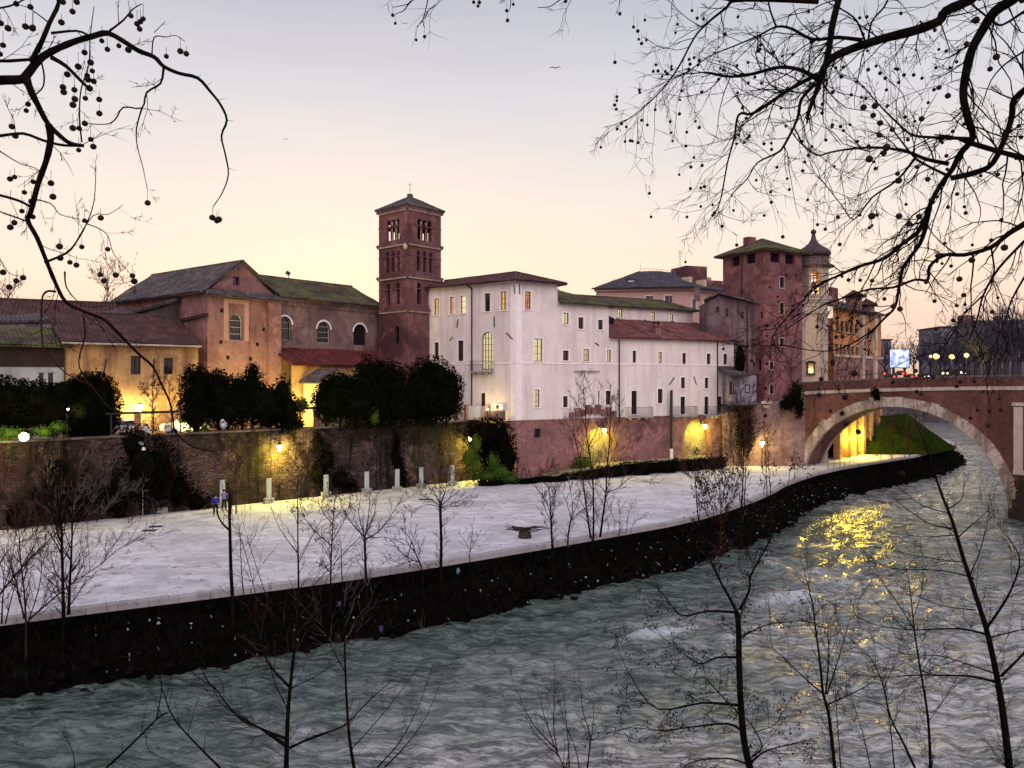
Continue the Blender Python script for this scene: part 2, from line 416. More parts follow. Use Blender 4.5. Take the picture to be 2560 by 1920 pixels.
def roofplane(mb, e0, e1, tops, pitch=.40, amp=.10, rows=6, thick=.13, jit=.085):
    e0, e1 = Vector(e0), Vector(e1); tops = [Vector(t) for t in tops]; E = e1 - e0; L = E.length; D = E / L
    N = E.cross(tops[0] - e0).normalized()
    if N.z < 0: N = -N
    line = [(0.0, e0)] + [((t - e0).dot(D) / L, t) for t in tops] + [(1.0, e1)]
    def top(t):
        for i in range(len(line) - 1):
            (ta, a), (tb, b) = line[i], line[i + 1]
            if tb > ta + 1e-6 and ta - 1e-6 <= t <= tb + 1e-6: return a.lerp(b, (t - ta) / (tb - ta))
        return e0.lerp(e1, t)
    nc = max(8, int(L / pitch) * 4); base = len(mb.v); pat = (0, .72, 1, .72)
    for c in range(nc + 1):
        t = c / nc; b = e0.lerp(e1, t); q = top(t)
        for r in range(rows + 1):
            p = b.lerp(q, r / rows)
            p = p + N * (amp * pat[c % 4] + jit * noise.noise(p * .45) + (.4 * jit * noise.noise(p * 2.3)))
            mb.v.append(tuple(p))
    for c in range(nc):
        for r in range(rows):
            i = base + c * (rows + 1) + r
            mb.f.append([i, i + rows + 1, i + rows + 2, i + 1])
    dn = N * -thick
    und = [e0 + dn] + [t + dn for t in tops] + [e1 + dn]; mb.poly(und)
    mb.poly([e0, e1, e1 + dn, e0 + dn]); mb.poly([e0, tops[0], tops[0] + dn, e0 + dn]); mb.poly([e1, tops[-1], tops[-1] + dn, e1 + dn])
def ridge(mb, p, q, r=.13): mb.tube([Vector(p) + (Vector(q) - Vector(p)) * i / 8 + Vector((0, 0, .05 + .03 * noise.noise(Vector(p) + Vector((i, 0, 0))))) for i in range(9)], r, 6, True)
def ring(mb, cs, z0, z1, out):
    c = sum((Vector((p[0], p[1])) for p in cs), Vector((0, 0))) / len(cs)
    mb.prism([Vector((p[0], p[1])) + (Vector((p[0], p[1])) - c).normalized() * out * 1.414 for p in cs], z0, z1, True, True)
def dentils(mb, W, z0, z1, o, step=.32, w=.14, t=.1):
    n = int(W.len / step)
    for i in range(n): bar(mb, W, (i + .5) * step, z0, (i + .5) * step, z1, w, o, t)
V2 = lambda x, y: Vector((x, y, 0))
def down(x, y): return (x, y)

# ------------------------------------------------------------------ ground, quay and river
EDGE = [(-48, 20), (-23.3, 34.6), (-14.5, 39.2), (-9.3, 42.05), (-5.3, 44.6), (.5, 48.7), (5.6, 52.6), (13.8, 58.9), (19.5, 65.7), (24.6, 72.6),
        (29, 80), (36.9, 90), (49.2, 101), (58.7, 108.9), (70.3, 121.5), (77, 132), (80, 145)]
def resample(pts, step):
    out = []
    for i in range(len(pts) - 1):
        a, b = Vector(pts[i]), Vector(pts[i + 1]); n = max(1, int((b - a).length / step))
        out += [a.lerp(b, k / n) for k in range(n)]
    return out + [Vector(pts[-1])]
def smooth2(pts, it=2):
    pts = [Vector(p) for p in pts]
    for _ in range(it):
        q = [pts[0]]
        for a, b in zip(pts, pts[1:]): q += [a.lerp(b, .25), a.lerp(b, .75)]
        pts = q + [pts[-1]]
    return pts
EDGE = smooth2(EDGE, 1); EDGE_R = resample(EDGE, .45)
WZ = -3.2
def mk_ground():
    # lower quay: one paved sheet of big travertine slabs
    m, nt, b = _new('quay_paving', .85, .25); g = G(nt)
    v = g.mapping(g.uv, (1, 1, 1), (0, 0, R(-34)))
    v = g.mix(.06, v, g.noise(g.pos, .6, 3), 'ADD')
    col, fac = g.brick(v, (.57, .555, .60), (.49, .475, .515), (.35, .335, .355), 2.3, 1.5, .025, .37)
    big = g.noise(g.pos, .14, 8, .7); col = g.mix(g.mul(g.step(big, .47, .56), .7), col, (.38, .365, .395))
    lt = g.noise(g.mapping(g.pos, (.35, .9, 1), (0, 0, R(34))), .8, 7, .7); col = g.mix(g.mul(g.step(lt, .5, .58), .6), col, (.70, .69, .73))
    dk = g.noise(g.pos, 1.3, 7, .75, .5); col = g.mix(g.mul(g.step(dk, .53, .59), .5), col, (.26, .245, .255))
    g.L(col, b.inputs['Base Color']); g.bump(g.mul(g.mul(fac, -.6), g.noise(g.pos, 3, 6, .7), 'ADD'), .5, .05, b)
    q = MB(); pts = [V2(p[0], p[1]) for p in EDGE] + [V2(60, 160), V2(10, 130), V2(-70, 90), V2(-70, 25)]
    q.add(pts, [list(t) for t in tessellate_polygon([pts])]); struct('quay', q, m)
    # pale kerb stones along the water's edge
    k = MB(); ins = .55
    for i in range(len(EDGE_R) - 2):
        a, c = EDGE_R[i], EDGE_R[i + 1]; d = (c - a).normalized(); n = Vector((-d.y, d.x)); h = .05 + .03 * noise.noise(Vector((i * .3, 0, 0)))
        j = .02 if i % 3 == 0 else 0
        p = [a + d * j - n * .06, c - n * .06, c + n * ins, a + d * j + n * ins]
        k.add([(x.x, x.y, h) for x in p] + [(x.x, x.y, -.25) for x in p], [[0, 1, 2, 3], [0, 4, 5, 1], [2, 6, 7, 3], [0, 3, 7, 4]])
    struct('quay_kerb', k, M['kerb'])
    # dark rubble embankment below the quay edge
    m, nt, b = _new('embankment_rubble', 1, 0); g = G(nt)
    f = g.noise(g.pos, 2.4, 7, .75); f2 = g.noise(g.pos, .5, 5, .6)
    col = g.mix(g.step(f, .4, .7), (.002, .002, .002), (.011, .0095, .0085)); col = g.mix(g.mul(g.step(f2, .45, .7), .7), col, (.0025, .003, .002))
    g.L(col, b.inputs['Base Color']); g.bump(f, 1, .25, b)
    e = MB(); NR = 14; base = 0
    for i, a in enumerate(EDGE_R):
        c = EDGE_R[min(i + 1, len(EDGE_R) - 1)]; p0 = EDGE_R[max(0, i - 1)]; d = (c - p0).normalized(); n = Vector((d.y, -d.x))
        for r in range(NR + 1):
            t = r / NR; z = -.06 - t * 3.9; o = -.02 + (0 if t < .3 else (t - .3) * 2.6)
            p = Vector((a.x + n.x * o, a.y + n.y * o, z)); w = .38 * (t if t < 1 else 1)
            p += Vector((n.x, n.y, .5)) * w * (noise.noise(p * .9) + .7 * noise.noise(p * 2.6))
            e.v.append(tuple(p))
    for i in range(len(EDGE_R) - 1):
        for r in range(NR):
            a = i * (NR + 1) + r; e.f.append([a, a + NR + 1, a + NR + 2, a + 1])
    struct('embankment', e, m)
    # garden terrace and upper island ground
    t = MB(); t.prism([(-70, 20), (-43.2, 50.2), (-25.4, 65), (-7.3, 80), (-3.2, 83.6), (-3.2, 85), (-9.7, 92), (-14, 120), (-70, 110)], -1, 6.0); struct('garden_ground', t, M['soil'])
    u = MB(); u.prism([(34.5, 99.7), (38.6, 99.7), (42.3, 104.0), (55.6, 117.4), (60, 124), (30, 150), (-10, 135), (5, 100), (26, 104.5)], -1, 8.9); struct('island_ground', u, M['asphalt'])
    # near bank: street behind the parapet where the camera stands, its wall and the low bank of the saplings
    s = MB(); s.prism([(-40, -14), (-40, .8), (30, .8), (76, 50), (90, 44), (60, -14)], 8.5, 9.35, True, True); struct('near_street', s, M['asphalt'])
    nb = MB(); pts = [(-60, 1.3), (-60, 17.5), (-8, 19.2), (6, 19.4), (20, 19.0), (36, 25), (58, 36), (80, 52), (78, 54), (30, 1.3)]
    nb.prism(pts, -5, -1.0); struct('near_bank', nb, M['soil'])
    # far bank beyond the bridge
    fb = MB(); pts = [(20, 300), (92, 262), (128, 248), (165, 215), (150, 120), (112, 62), (80, 50), (95, 40), (420, 40), (420, 700), (-200, 700), (-200, 330)]
    fb.prism(pts, -6, 9.4); struct('far_bank', fb, M['farstone'])
M['kerb'] = plaster('kerb_stone', (.40, .375, .39), (.33, .31, .32), (.2, .18, .18), .3, .5)
M['farstone'] = plaster('far_embankment_stone', (.15, .135, .14), (.11, .10, .105), (.06, .055, .06), .6, .4)
mk_ground()

def mk_water():
    m, nt, b = _new('river_water', .06, .9); g = G(nt); b.inputs['IOR'].default_value = 1.33
    flow = g.mapping(g.pos, (.55, 1.6, 1), (0, 0, R(-38)))
    f = g.noise(flow, .9, 10, .78, .9); f2 = g.noise(flow, .12, 4, .5)
    f4 = g.noise(g.mapping(g.pos, (.7, 1.5, 1), (0, 0, R(-30))), .75, 10, .8, 1.4); col = g.mix(g.step(f, .43, .57), (.012, .032, .025), (.115, .150, .122)); col = g.mix(g.mul(g.step(f4, .52, .58), .6), col, (.20, .215, .195)); col = g.mix(g.mul(g.step(f4, .47, .41), .7), col, (.010, .020, .016))
    ch = nt.nodes.new('ShaderNodeAttribute'); ch.attribute_name = 'sheen_churn'  # sky reflection painted as paler water toward the right, plus churn at the weirs
    lite = g.mix(g.step(f, .43, .57), (.12, .13, .118), (.56, .55, .515)); lite = g.mix(g.mul(g.step(f4, .47, .41), .75), lite, (.04, .05, .045)); lite = g.mix(g.mul(g.step(g.noise(g.mapping(g.pos, (.5, 3.2, 1), (0, 0, R(-20))), .9, 9, .78, .6), .505, .56), .85), lite, (.05, .058, .052))  # pale sky-sheen colour broken by dark ripple lines, laid into the base colour
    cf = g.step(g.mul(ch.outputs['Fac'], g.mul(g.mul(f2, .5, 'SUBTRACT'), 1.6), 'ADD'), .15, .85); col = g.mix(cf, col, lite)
    a = nt.nodes.new('ShaderNodeAttribute'); a.attribute_name = 'foam_glint'  # foam at the weirs plus highlights painted on the wave crests
    fm = g.noise(g.mapping(g.pos, (.9, 2.4, 1), (0, 0, R(-38))), 2.2, 9, .8, 1.0)
    fac = g.step(g.mul(g.mul(a.outputs['Fac'], .42), fm, 'ADD'), .74, 1.0)
    gen = g.mul(g.step(g.noise(g.mapping(g.pos, (.6, 2.6, 1), (0, 0, R(-38))), .9, 8, .78, .7), .54, .64), .45)
    gen2 = g.mul(g.step(g.noise(g.mapping(g.pos, (1.3, 4.6, 1), (0, 0, R(-38))), 1.5, 6, .7, .6), .56, .66), .35); gen = g.mul(gen, gen2, 'MAXIMUM')
    fac = g.mul(fac, g.mul(gen, g.mul(g.mul(cf, .9), .35, 'ADD')), 'MAXIMUM'); col = g.mix(fac, col, (.52, .55, .58)); g.L(col, b.inputs['Base Color'])
    g.L(g.mul(g.mul(fac, .5), .12, 'ADD'), b.inputs['Roughness'])
    h = g.mul(g.noise(flow, 1.5, 9, .74, .6), g.mul(g.noise(g.mapping(g.pos, (1.1, 3.4, 1), (0, 0, R(-38))), 2.6, 5, .65), .6), 'ADD')
    g.bump(h, .6, .12, b)
    NR, NC = 330, 430; w = MB(); foam_glint = []; sheen_churn = []
    ca, sa = math.cos(R(38)), math.sin(R(38))
    weirs = [(ca, sa, 8.3, 42.2, 2.6, .8, .95), (1, 0, 17.3, 48.5, 3.4, 1.1, .85), (1, 0, 21.5, 55.5, 3.6, 4.2, .5), (1, 0, 25.5, 64, 2.2, 4, .45), (1, 0, 12.8, 41.3, 1.6, .7, .5)]
    for i in range(NR + 1):
        y = 15 * (330 / 15) ** (i / NR)
        for j in range(NC + 1):
            x = y * (-1.05 + 2.25 * j / NC)
            X = x * ca + y * sa; Y = -x * sa + y * ca; e = 0; fo = 0
            for (c, s_, wx, wy, rx, ry, k) in weirs:
                dx = x - wx; dy = y - wy; q = (dx * .9 + dy * .43) / rx; r = (-dx * .43 + dy * .9) / ry; d = q * q + r * r
                if d < 6: t = math.exp(-d); e += k * t; fo += k * math.exp(-d * .8) * 1.05
            near = max(0, min(1, (x + 12) / 40)) * max(0, min(1, (70 - y) / 25)) * .35
            A = 1.35 + 2.4 * e + near * 1.6
            z = (.16 * noise.noise(Vector((X * .28, Y * .55, 0))) + .115 * noise.noise(Vector((X * .7, Y * 1.35, 5))) + .052 * noise.noise(Vector((X * 1.6, Y * 2.9, 9)))
                 + .012 * noise.noise(Vector((X * 3.6, Y * 6.5, 3)))) * A + .16 * e
            if y > 90: z *= max(.25, 1 - (y - 90) / 120)
            px_ = x - y * .0; dd = min(1.0, max(0.0, (x * .62 - y * .785 + 34.5) / 27)); dd = max(dd, min(1, max(0, (y - 70) / 25)) * .75); sheen_churn.append(min(1, dd + .6 * e)); w.v.append((x, y, WZ + z)); foam_glint.append(min(1, fo + near * .55 + max(0, z - .08) * 1.9))
    for i in range(NR):
        for j in range(NC):
            a0 = i * (NC + 1) + j; w.f.append([a0, a0 + 1, a0 + NC + 2, a0 + NC + 1])
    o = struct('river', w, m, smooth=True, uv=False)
    at = o.data.attributes.new('foam_glint', 'FLOAT', 'POINT'); at.data.foreach_set('value', foam_glint)
    at = o.data.attributes.new('sheen_churn', 'FLOAT', 'POINT'); at.data.foreach_set('value', sheen_churn)
mk_water()

# ------------------------------------------------------------------ the big white building
C = (.43, 81.5); WL = (-9.75, 88.6); WR = (28.3, 97.0)
WFR = Wall(C, WR); WFL = Wall(C, WL); wdir = Vector((-WFR.d.y, WFR.d.x, 0))           # into the building
def Q(a, w, z): return WFR.P(a, z, -w)                                               # along facade, depth behind it, height
def z4(l): return (900 + l[0] / 2.592, 450 + l[1] / 2.592, 900 + l[2] / 2.592, 450 + l[3] / 2.592)
def z5(l): return (1300 + l[0] / 2.592, 600 + l[1] / 2.592, 1300 + l[2] / 2.592, 600 + l[3] / 2.592)
def mk_white():
    T = thing('white_building', 'big white plastered building with a red masonry base and many small windows', 'building', (14, 92, 0))
    lw = [((482, 768, 510, 876), 'glass_w', 1, 2), ((582, 757, 610, 868), 'glass_r', 1, 2), ((652, 750, 684, 865), 'glass_b', 1, 3), ((808, 734, 843, 852), 'glass', 1, 3), ((912, 722, 948, 842), 'glass_w', 2, 3),
          ((482, 1052, 510, 1160), 'glass', 2, 2), ((635, 1040, 670, 1173), 'glass', 2, 3), ((783, 1380, 813, 1492), 'glass', 2, 2)]
    rw = [(z4((1068, 722, 1106, 840)), 'glass_r', 3, 5), (z4((1128, 1028, 1182, 1175)), 'glass_p', 2, 3), (z4((1130, 1357, 1163, 1472)), 'glass_p', 2, 3), (z4((1316, 860, 1352, 935)), 'glass_p', 2, 1),
          (z4((1415, 890, 1448, 965)), 'glass', 2, 1), (z4((1543, 906, 1574, 970)), 'glass', 2, 1), (z4((1315, 1105, 1352, 1170)), 'glass', 1, 5), (z4((1445, 1095, 1485, 1173)), 'glass_p', 3, 2),
          (z4((1598, 1100, 1626, 1178)), 'glass_p', 2, 2), (z4((1316, 1400, 1346, 1473)), 'glass', 2, 2)]
    for l, gl in (((730, 717, 753, 795), 'glass'), ((895, 725, 920, 797), 'glass_p'), ((1052, 732, 1076, 803), 'glass'), ((1210, 736, 1235, 808), 'glass'), ((1318, 738, 1343, 810), 'glass'),
                  ((1043, 890, 1070, 962), 'glass'), ((1197, 892, 1222, 962), 'glass'), ((556, 977, 588, 1068), 'glass'), ((893, 965, 925, 1058), 'glass'), ((505, 978, 514, 1070), 'glass')):
        rw.append((z5(l), gl, 2 if l[2] - l[0] > 12 else 1, 2))
    doors = [z5((722, 977, 758, 1130)), z5((1040, 1015, 1070, 1130)), z5((1195, 1015, 1222, 1130)), z5((1283, 1013, 1308, 1120))]
    ZB, ZT, ZM, Z3 = 6.45, 21.4, 19.3, 15.65
    aT = WFR.hit(1394, 800)[0]; aM = WFR.hit(1522, 800)[0]
    wm = MB()
    lo = [WFL.op(*z4(l)) for l, *_ in lw]; fw = WFL.op(*z4((788, 984, 864, 1228)), True)
    face(wm, WFL, [(0, 5.5), (WFL.len, 5.5), (WFL.len, ZT), (0, ZT)], lo + [fw], .26)
    ro = [WFR.op(*l) for l, *_ in rw]; do = [WFR.op(*l) for l in doors]
    face(wm, WFR, [(0, ZB), (WFR.len, ZB), (WFR.len, Z3), (aM, Z3), (aM, ZM), (aT, ZM), (aT, ZT), (0, ZT)], ro + do, .26)
    # the rest of the block: tall part's flank, far sides, back wing
    wm.poly([Q(aT, 0, ZM), Q(aT, 9, ZM), Q(aT, 9, ZT), Q(aT, 0, ZT)])
    wm.poly([Q(aM, 0, Z3), Q(aM, 12, Z3), Q(aM, 12, ZM + .5), Q(aM, 0, ZM)])
    wm.poly([Q(WFR.len, 0, 0), Q(WFR.len, 12, 0), Q(WFR.len, 12, Z3 + 3), Q(WFR.len, 6.9, 18.4), Q(WFR.len, 0, Z3)])
    wm.poly([Q(WFR.len, 14, 0), Q(-6, 14, 0), Q(-6, 14, 20), Q(WFR.len, 14, 20)])
    WB = Wall(Q(aM, 6.9, 0)[:2], Q(WFR.len - .6, 6.9, 0)[:2])
    bw = [(z5((636, 448, 664, 502)), 'glass_p'), (z5((851, 468, 875, 520)), 'glass_p'), (z5((968, 478, 993, 530)), 'glass_p')]
    bo = [WB.op(*l) for l, _ in bw]
    face(wm, WB, [(0, 15), (WB.len, 15), (WB.len, 20.1), (0, 20.1)], bo, .26)
    build('wall', wm, M['white'], T)
    for o, (l, gl, nx, ny) in zip(lo, lw): window(T, WFL, o, gl, 'brownframe', nx, ny, .22, 'white_trim', shut=gl in ('glass', 'glass_w'))
    for o, (l, gl, nx, ny) in zip(ro, rw): window(T, WFR, o, gl, 'brownframe', nx, ny, .22, 'white_trim')
    for o, (l, gl) in zip(bo, bw): window(T, WB, o, gl, 'brownframe', 2, 2, .2, 'white_trim', .1)
    window(T, WFL, fw, 'glass_p', 'iron', 4, 6, .24, None, name='arched_window', label='tall arched lit window with a small balcony')
    for o in do: window(T, WFR, o, 'glass', 'darkwood', 2, 3, .2, 'white_trim', .1, name='balcony_door')
    # string course, corner strip, red base with two lamp niches
    tr = MB(); bar(tr, WFR, 0, 12.62, WFR.len, 12.62, .16, -.01, .07); bar(tr, WFL, 0, 12.62, WFL.len, 12.62, .16, -.01, .07)
    bar(tr, WFR, .35, ZB, .35, 21.2, .7, -.01, .04); bar(tr, WFL, .35, 6.2, .35, 21.2, .7, -.01, .04)
    build('string_course', tr, M['white_trim'], T)
    bm = MB(); n1 = WFR.op(1458, 1066, 1540, 1170, True); n2 = WFR.op(1707, 1046, 1777, 1150, 'point'); sm = WFR.op(*z5((90, 1222, 132, 1280)))
    n1[2] = .9; n2[2] = 1.3
    ol = [(-.05, -1), (WFR.len, -1), (WFR.len, ZB)]; x = WFR.len
    while x > .6: x -= .55 + .3 * rnd.random(); ol.append((max(x, 0.0), ZB + .10 * noise.noise(Vector((x * .7, 3, 0)))))
    ol.append((-.05, ZB)); face(bm, WFR, ol, [n1, n2, sm], .9, .06)
    bm.poly([WFR.P(-.05, -1, .06), WFL.P(3, -1, .06), WFL.P(3, 6.2, .06), WFR.P(-.05, ZB, .06)])
    bm.poly([WFR.P(0, ZB, 0), WFR.P(WFR.len, ZB, 0), WFR.P(WFR.len, ZB, .06), WFR.P(0, ZB, .06)])
    base = build('masonry_base', bm, M['redbase'], T)
    
    for q_ in (n1, n2): ni = MB(); ni.poly([WFR.P(a, z, -.80) for a, z in op_outline(q_, .05)]); build('niche', ni, M['nichestone'], T)
    window(T, WFR, sm, 'glass', 'iron', 1, 1, .4, base=.06)
    # broken brick hood over the first niche
    hb = MB()
    for k in range(9):
        a = n1[0] - 1.6 + k * .72; hb.box(WFR.P(a, 6.75 + .55 * math.exp(-((k - 4) / 2.6) ** 2) + .22 * (k % 2), .16), (.62, .34, .75 + .3 * (k % 2)), WFR.ang)
    build('hood', hb, M['redbase'], T)
    # roofs
    ov = .75; e0 = WFL.P(WFL.len + .2, ZT, ov); ec = (WFL.P(0, ZT, 0) + WFL.n * ov + WFR.n * ov * .55); e1 = WFR.P(aT + .8, ZT - .05, ov)
    ec = Vector((C[0], C[1], ZT)) + (WFL.n + WFR.n) * .62
    rp = P(1290, 681.5, 85.3); rl = P(1112, 703, 92.3); rr = Q(aT + .8, 7, ZT)
    r1 = MB(); roofplane(r1, e0, ec, [rl, rp]); roofplane(r1, ec, e1, [rp]); roofplane(r1, e1, rr, [rp]); ridge(r1, rl, rp); ridge(r1, rp, ec); ridge(r1, rp, e1)
    build('roof', r1, M['rooftile'], T, label='reddish hipped roof of the tall corner')
    r2 = MB(); rz = 21.6
    roofplane(r2, Q(aT, -.65, ZM), Q(aM + .9, -.65, ZM - .08), [Q(aT, 6.9, rz), Q(aM - 2.4, 6.9, rz)]); roofplane(r2, Q(aM + .9, -.65, ZM - .08), Q(aM + .9, 7.2, ZM), [Q(aM - 2.4, 6.9, rz)])
    roofplane(r2, Q(aM - 1.5, 6.3, 20.05), Q(WFR.len + .2, 6.3, 20.05), [Q(aM - 1.5, 11.5, 21.75), Q(WFR.len - 2, 11.5, 21.75)])
    roofplane(r2, Q(WFR.len + .2, 6.3, 20.05), Q(WFR.len + .2, 14.5, 20.05), [Q(WFR.len - 2, 11.5, 21.75)])
    ridge(r2, Q(aT, 6.9, rz), Q(aM - 2.4, 6.9, rz)); ridge(r2, Q(aM - 1.5, 11.5, 21.75), Q(WFR.len - 2, 11.5, 21.75))
    build('roof', r2, M['mosstile'], T, label='mossy green roof of the middle and back wings')
    r3 = MB(); roofplane(r3, Q(aM + .05, -.6, Z3), Q(WFR.len + .25, -.6, Z3), [Q(aM + .05, 6.95, 18.45), Q(WFR.len + .25, 6.95, 18.45)])
    for k in (.32, .55, .78):
        a = aM + (WFR.len - aM) * k; ridge(r3, Q(a, -.5, Z3 + .08), Q(a, 6.9, 18.5), .10)
    rf = build('roof', r3, M['redtile2'], T, label='red tiled lean-to roof over the long low wing')
    ch = MB(); c = Q(aM + 8.2, 1.4, 16.4); ch.box(c + Vector((0, 0, .35)), (.9, .7, .9), WFR.ang); ch.box(c + Vector((0, 0, .95)), (1.2, 1.0, .16), WFR.ang)
    for s_ in (-.3, .3): ch.box(c + WFR.d * s_ + Vector((0, 0, 1.2)), (.12, .7, .4), WFR.ang)
    ch.box(c + Vector((0, 0, 1.45)), (1.1, .9, .1), WFR.ang); build('chimney', ch, M['redbase'], rf)
    sk = MB(); c = Q(aM + 2.3, 5.2, 18.55); sk.box(c, (3.2, 2.4, .2), WFR.ang, ('X', R(20))); sk.box(c - Vector((0, 0, .35)), (3.0, 2.2, .5), WFR.ang, ('X', R(20))); build('skylight', sk, M['glass'], rf)
    # rain pipes, iron ties, ledge
    dp = MB()
    def pipe(W, u, v0, v1):
        a, zt = W.hit(u, v0); _, zb = W.hit(u, v1); dp.tube([W.P(a, zt, .1), W.P(a, zb, .1)], .075, 6)
    pipe(WFL, 1180.5, 722, 1030); pipe(WFR, 1547, 850, 1060); pipe(WFR, 1792.5, 855, 1035)
    a, z = WFL.hit(1180.5, 722); dp.tube([WFL.P(a, z, .1), WFL.P(a + .6, z + .45, .35)], .07, 6)
    build_split('rain_pipe', dp, M['iron'], T)
    for W, l in ((WFL, (1000, 678, 1005, 738)), (WFR, (1032, 672, 1033, 740)), (WFL, (637, 902, 630, 955)), (WFL, (600, 1018, 585, 1040)), (WFL, (870, 885, 873, 955)), (WFL, (950, 990, 992, 1033)), (WFR, (1524, 1055, 1546, 1072))):
        q = z4(l); t = MB(); a0, zz0 = W.hit(q[0], q[1]); a1, zz1 = W.hit(q[2], q[3]); bar(t, W, a0, zz0, a1, zz1, .09, .0, .09); build('wall_tie', t, M['iron'], T)
    for l in ((968, 937, 998, 890), (1125, 885, 1142, 938), (487, 668, 510, 684)):
        q = z5(l); t = MB(); a0, zz0 = WFR.hit(q[0], q[1]); a1, zz1 = WFR.hit(q[2], q[3]); bar(t, WFR, a0, zz0, a1, zz1, .09, .0, .09); build('wall_tie', t, M['iron'], T)
    q = z4((1385, 1238, 1545, 1238)); t = MB(); a0, zz = WFR.hit(q[0], q[1]); a1, _ = WFR.hit(q[2], q[3]); t.box(WFR.P((a0 + a1) / 2, zz, .12), (a1 - a0, .35, .12), WFR.ang); build('ledge', t, M['greystone'], T)
    # balconies
    def balcony(W, q, dep=.8):
        a0, zt = W.hit(q[0], q[1]); a1, zb = W.hit(q[2], q[3]); a0, a1 = sorted((a0, a1))
        s = MB(); s.box(W.P((a0 + a1) / 2, zb - .1, dep / 2 - .02), (a1 - a0, dep, .16), W.ang)
        for k in range(3): s.box(W.P(a0 + (a1 - a0) * (k + .5) / 3, zb - .3, .22), (.12, .5, .26), W.ang)
        bl = build('balcony', s, M['greystone'], T); r = MB()
        n = max(6, int((a1 - a0) / .16))
        for i in range(n + 1):
            a = a0 + .04 + (a1 - a0 - .08) * i / n; r.tube([W.P(a, zb, dep - .06), W.P(a, zt, dep - .06)], .016, 4)
        for a in (a0 + .04, a1 - .04):
            for i in range(1, 5): r.tube([W.P(a, zb, dep * i / 5), W.P(a, zt, dep * i / 5)], .016, 4)
            r.tube([W.P(a, zt, 0), W.P(a, zt, dep - .05)], .025, 4)
        r.tube([W.P(a0 + .03, zt, dep - .06), W.P(a1 - .03, zt, dep - .06)], .028, 4); build('railing', r, M['iron'], bl)
    balcony(WFL, z4((735, 1175, 872, 1236))); balcony(WFR, z5((680, 1085, 838, 1138))); balcony(WFR, z5((970, 1080, 1125, 1132))); balcony(WFR, z5((1188, 1078, 1280, 1130)))
M['redtile2'] = tiles('weathered_red_tiles', (.20, .075, .07), (.14, .055, .055), (.045, .035, .03), .18)
mk_white()

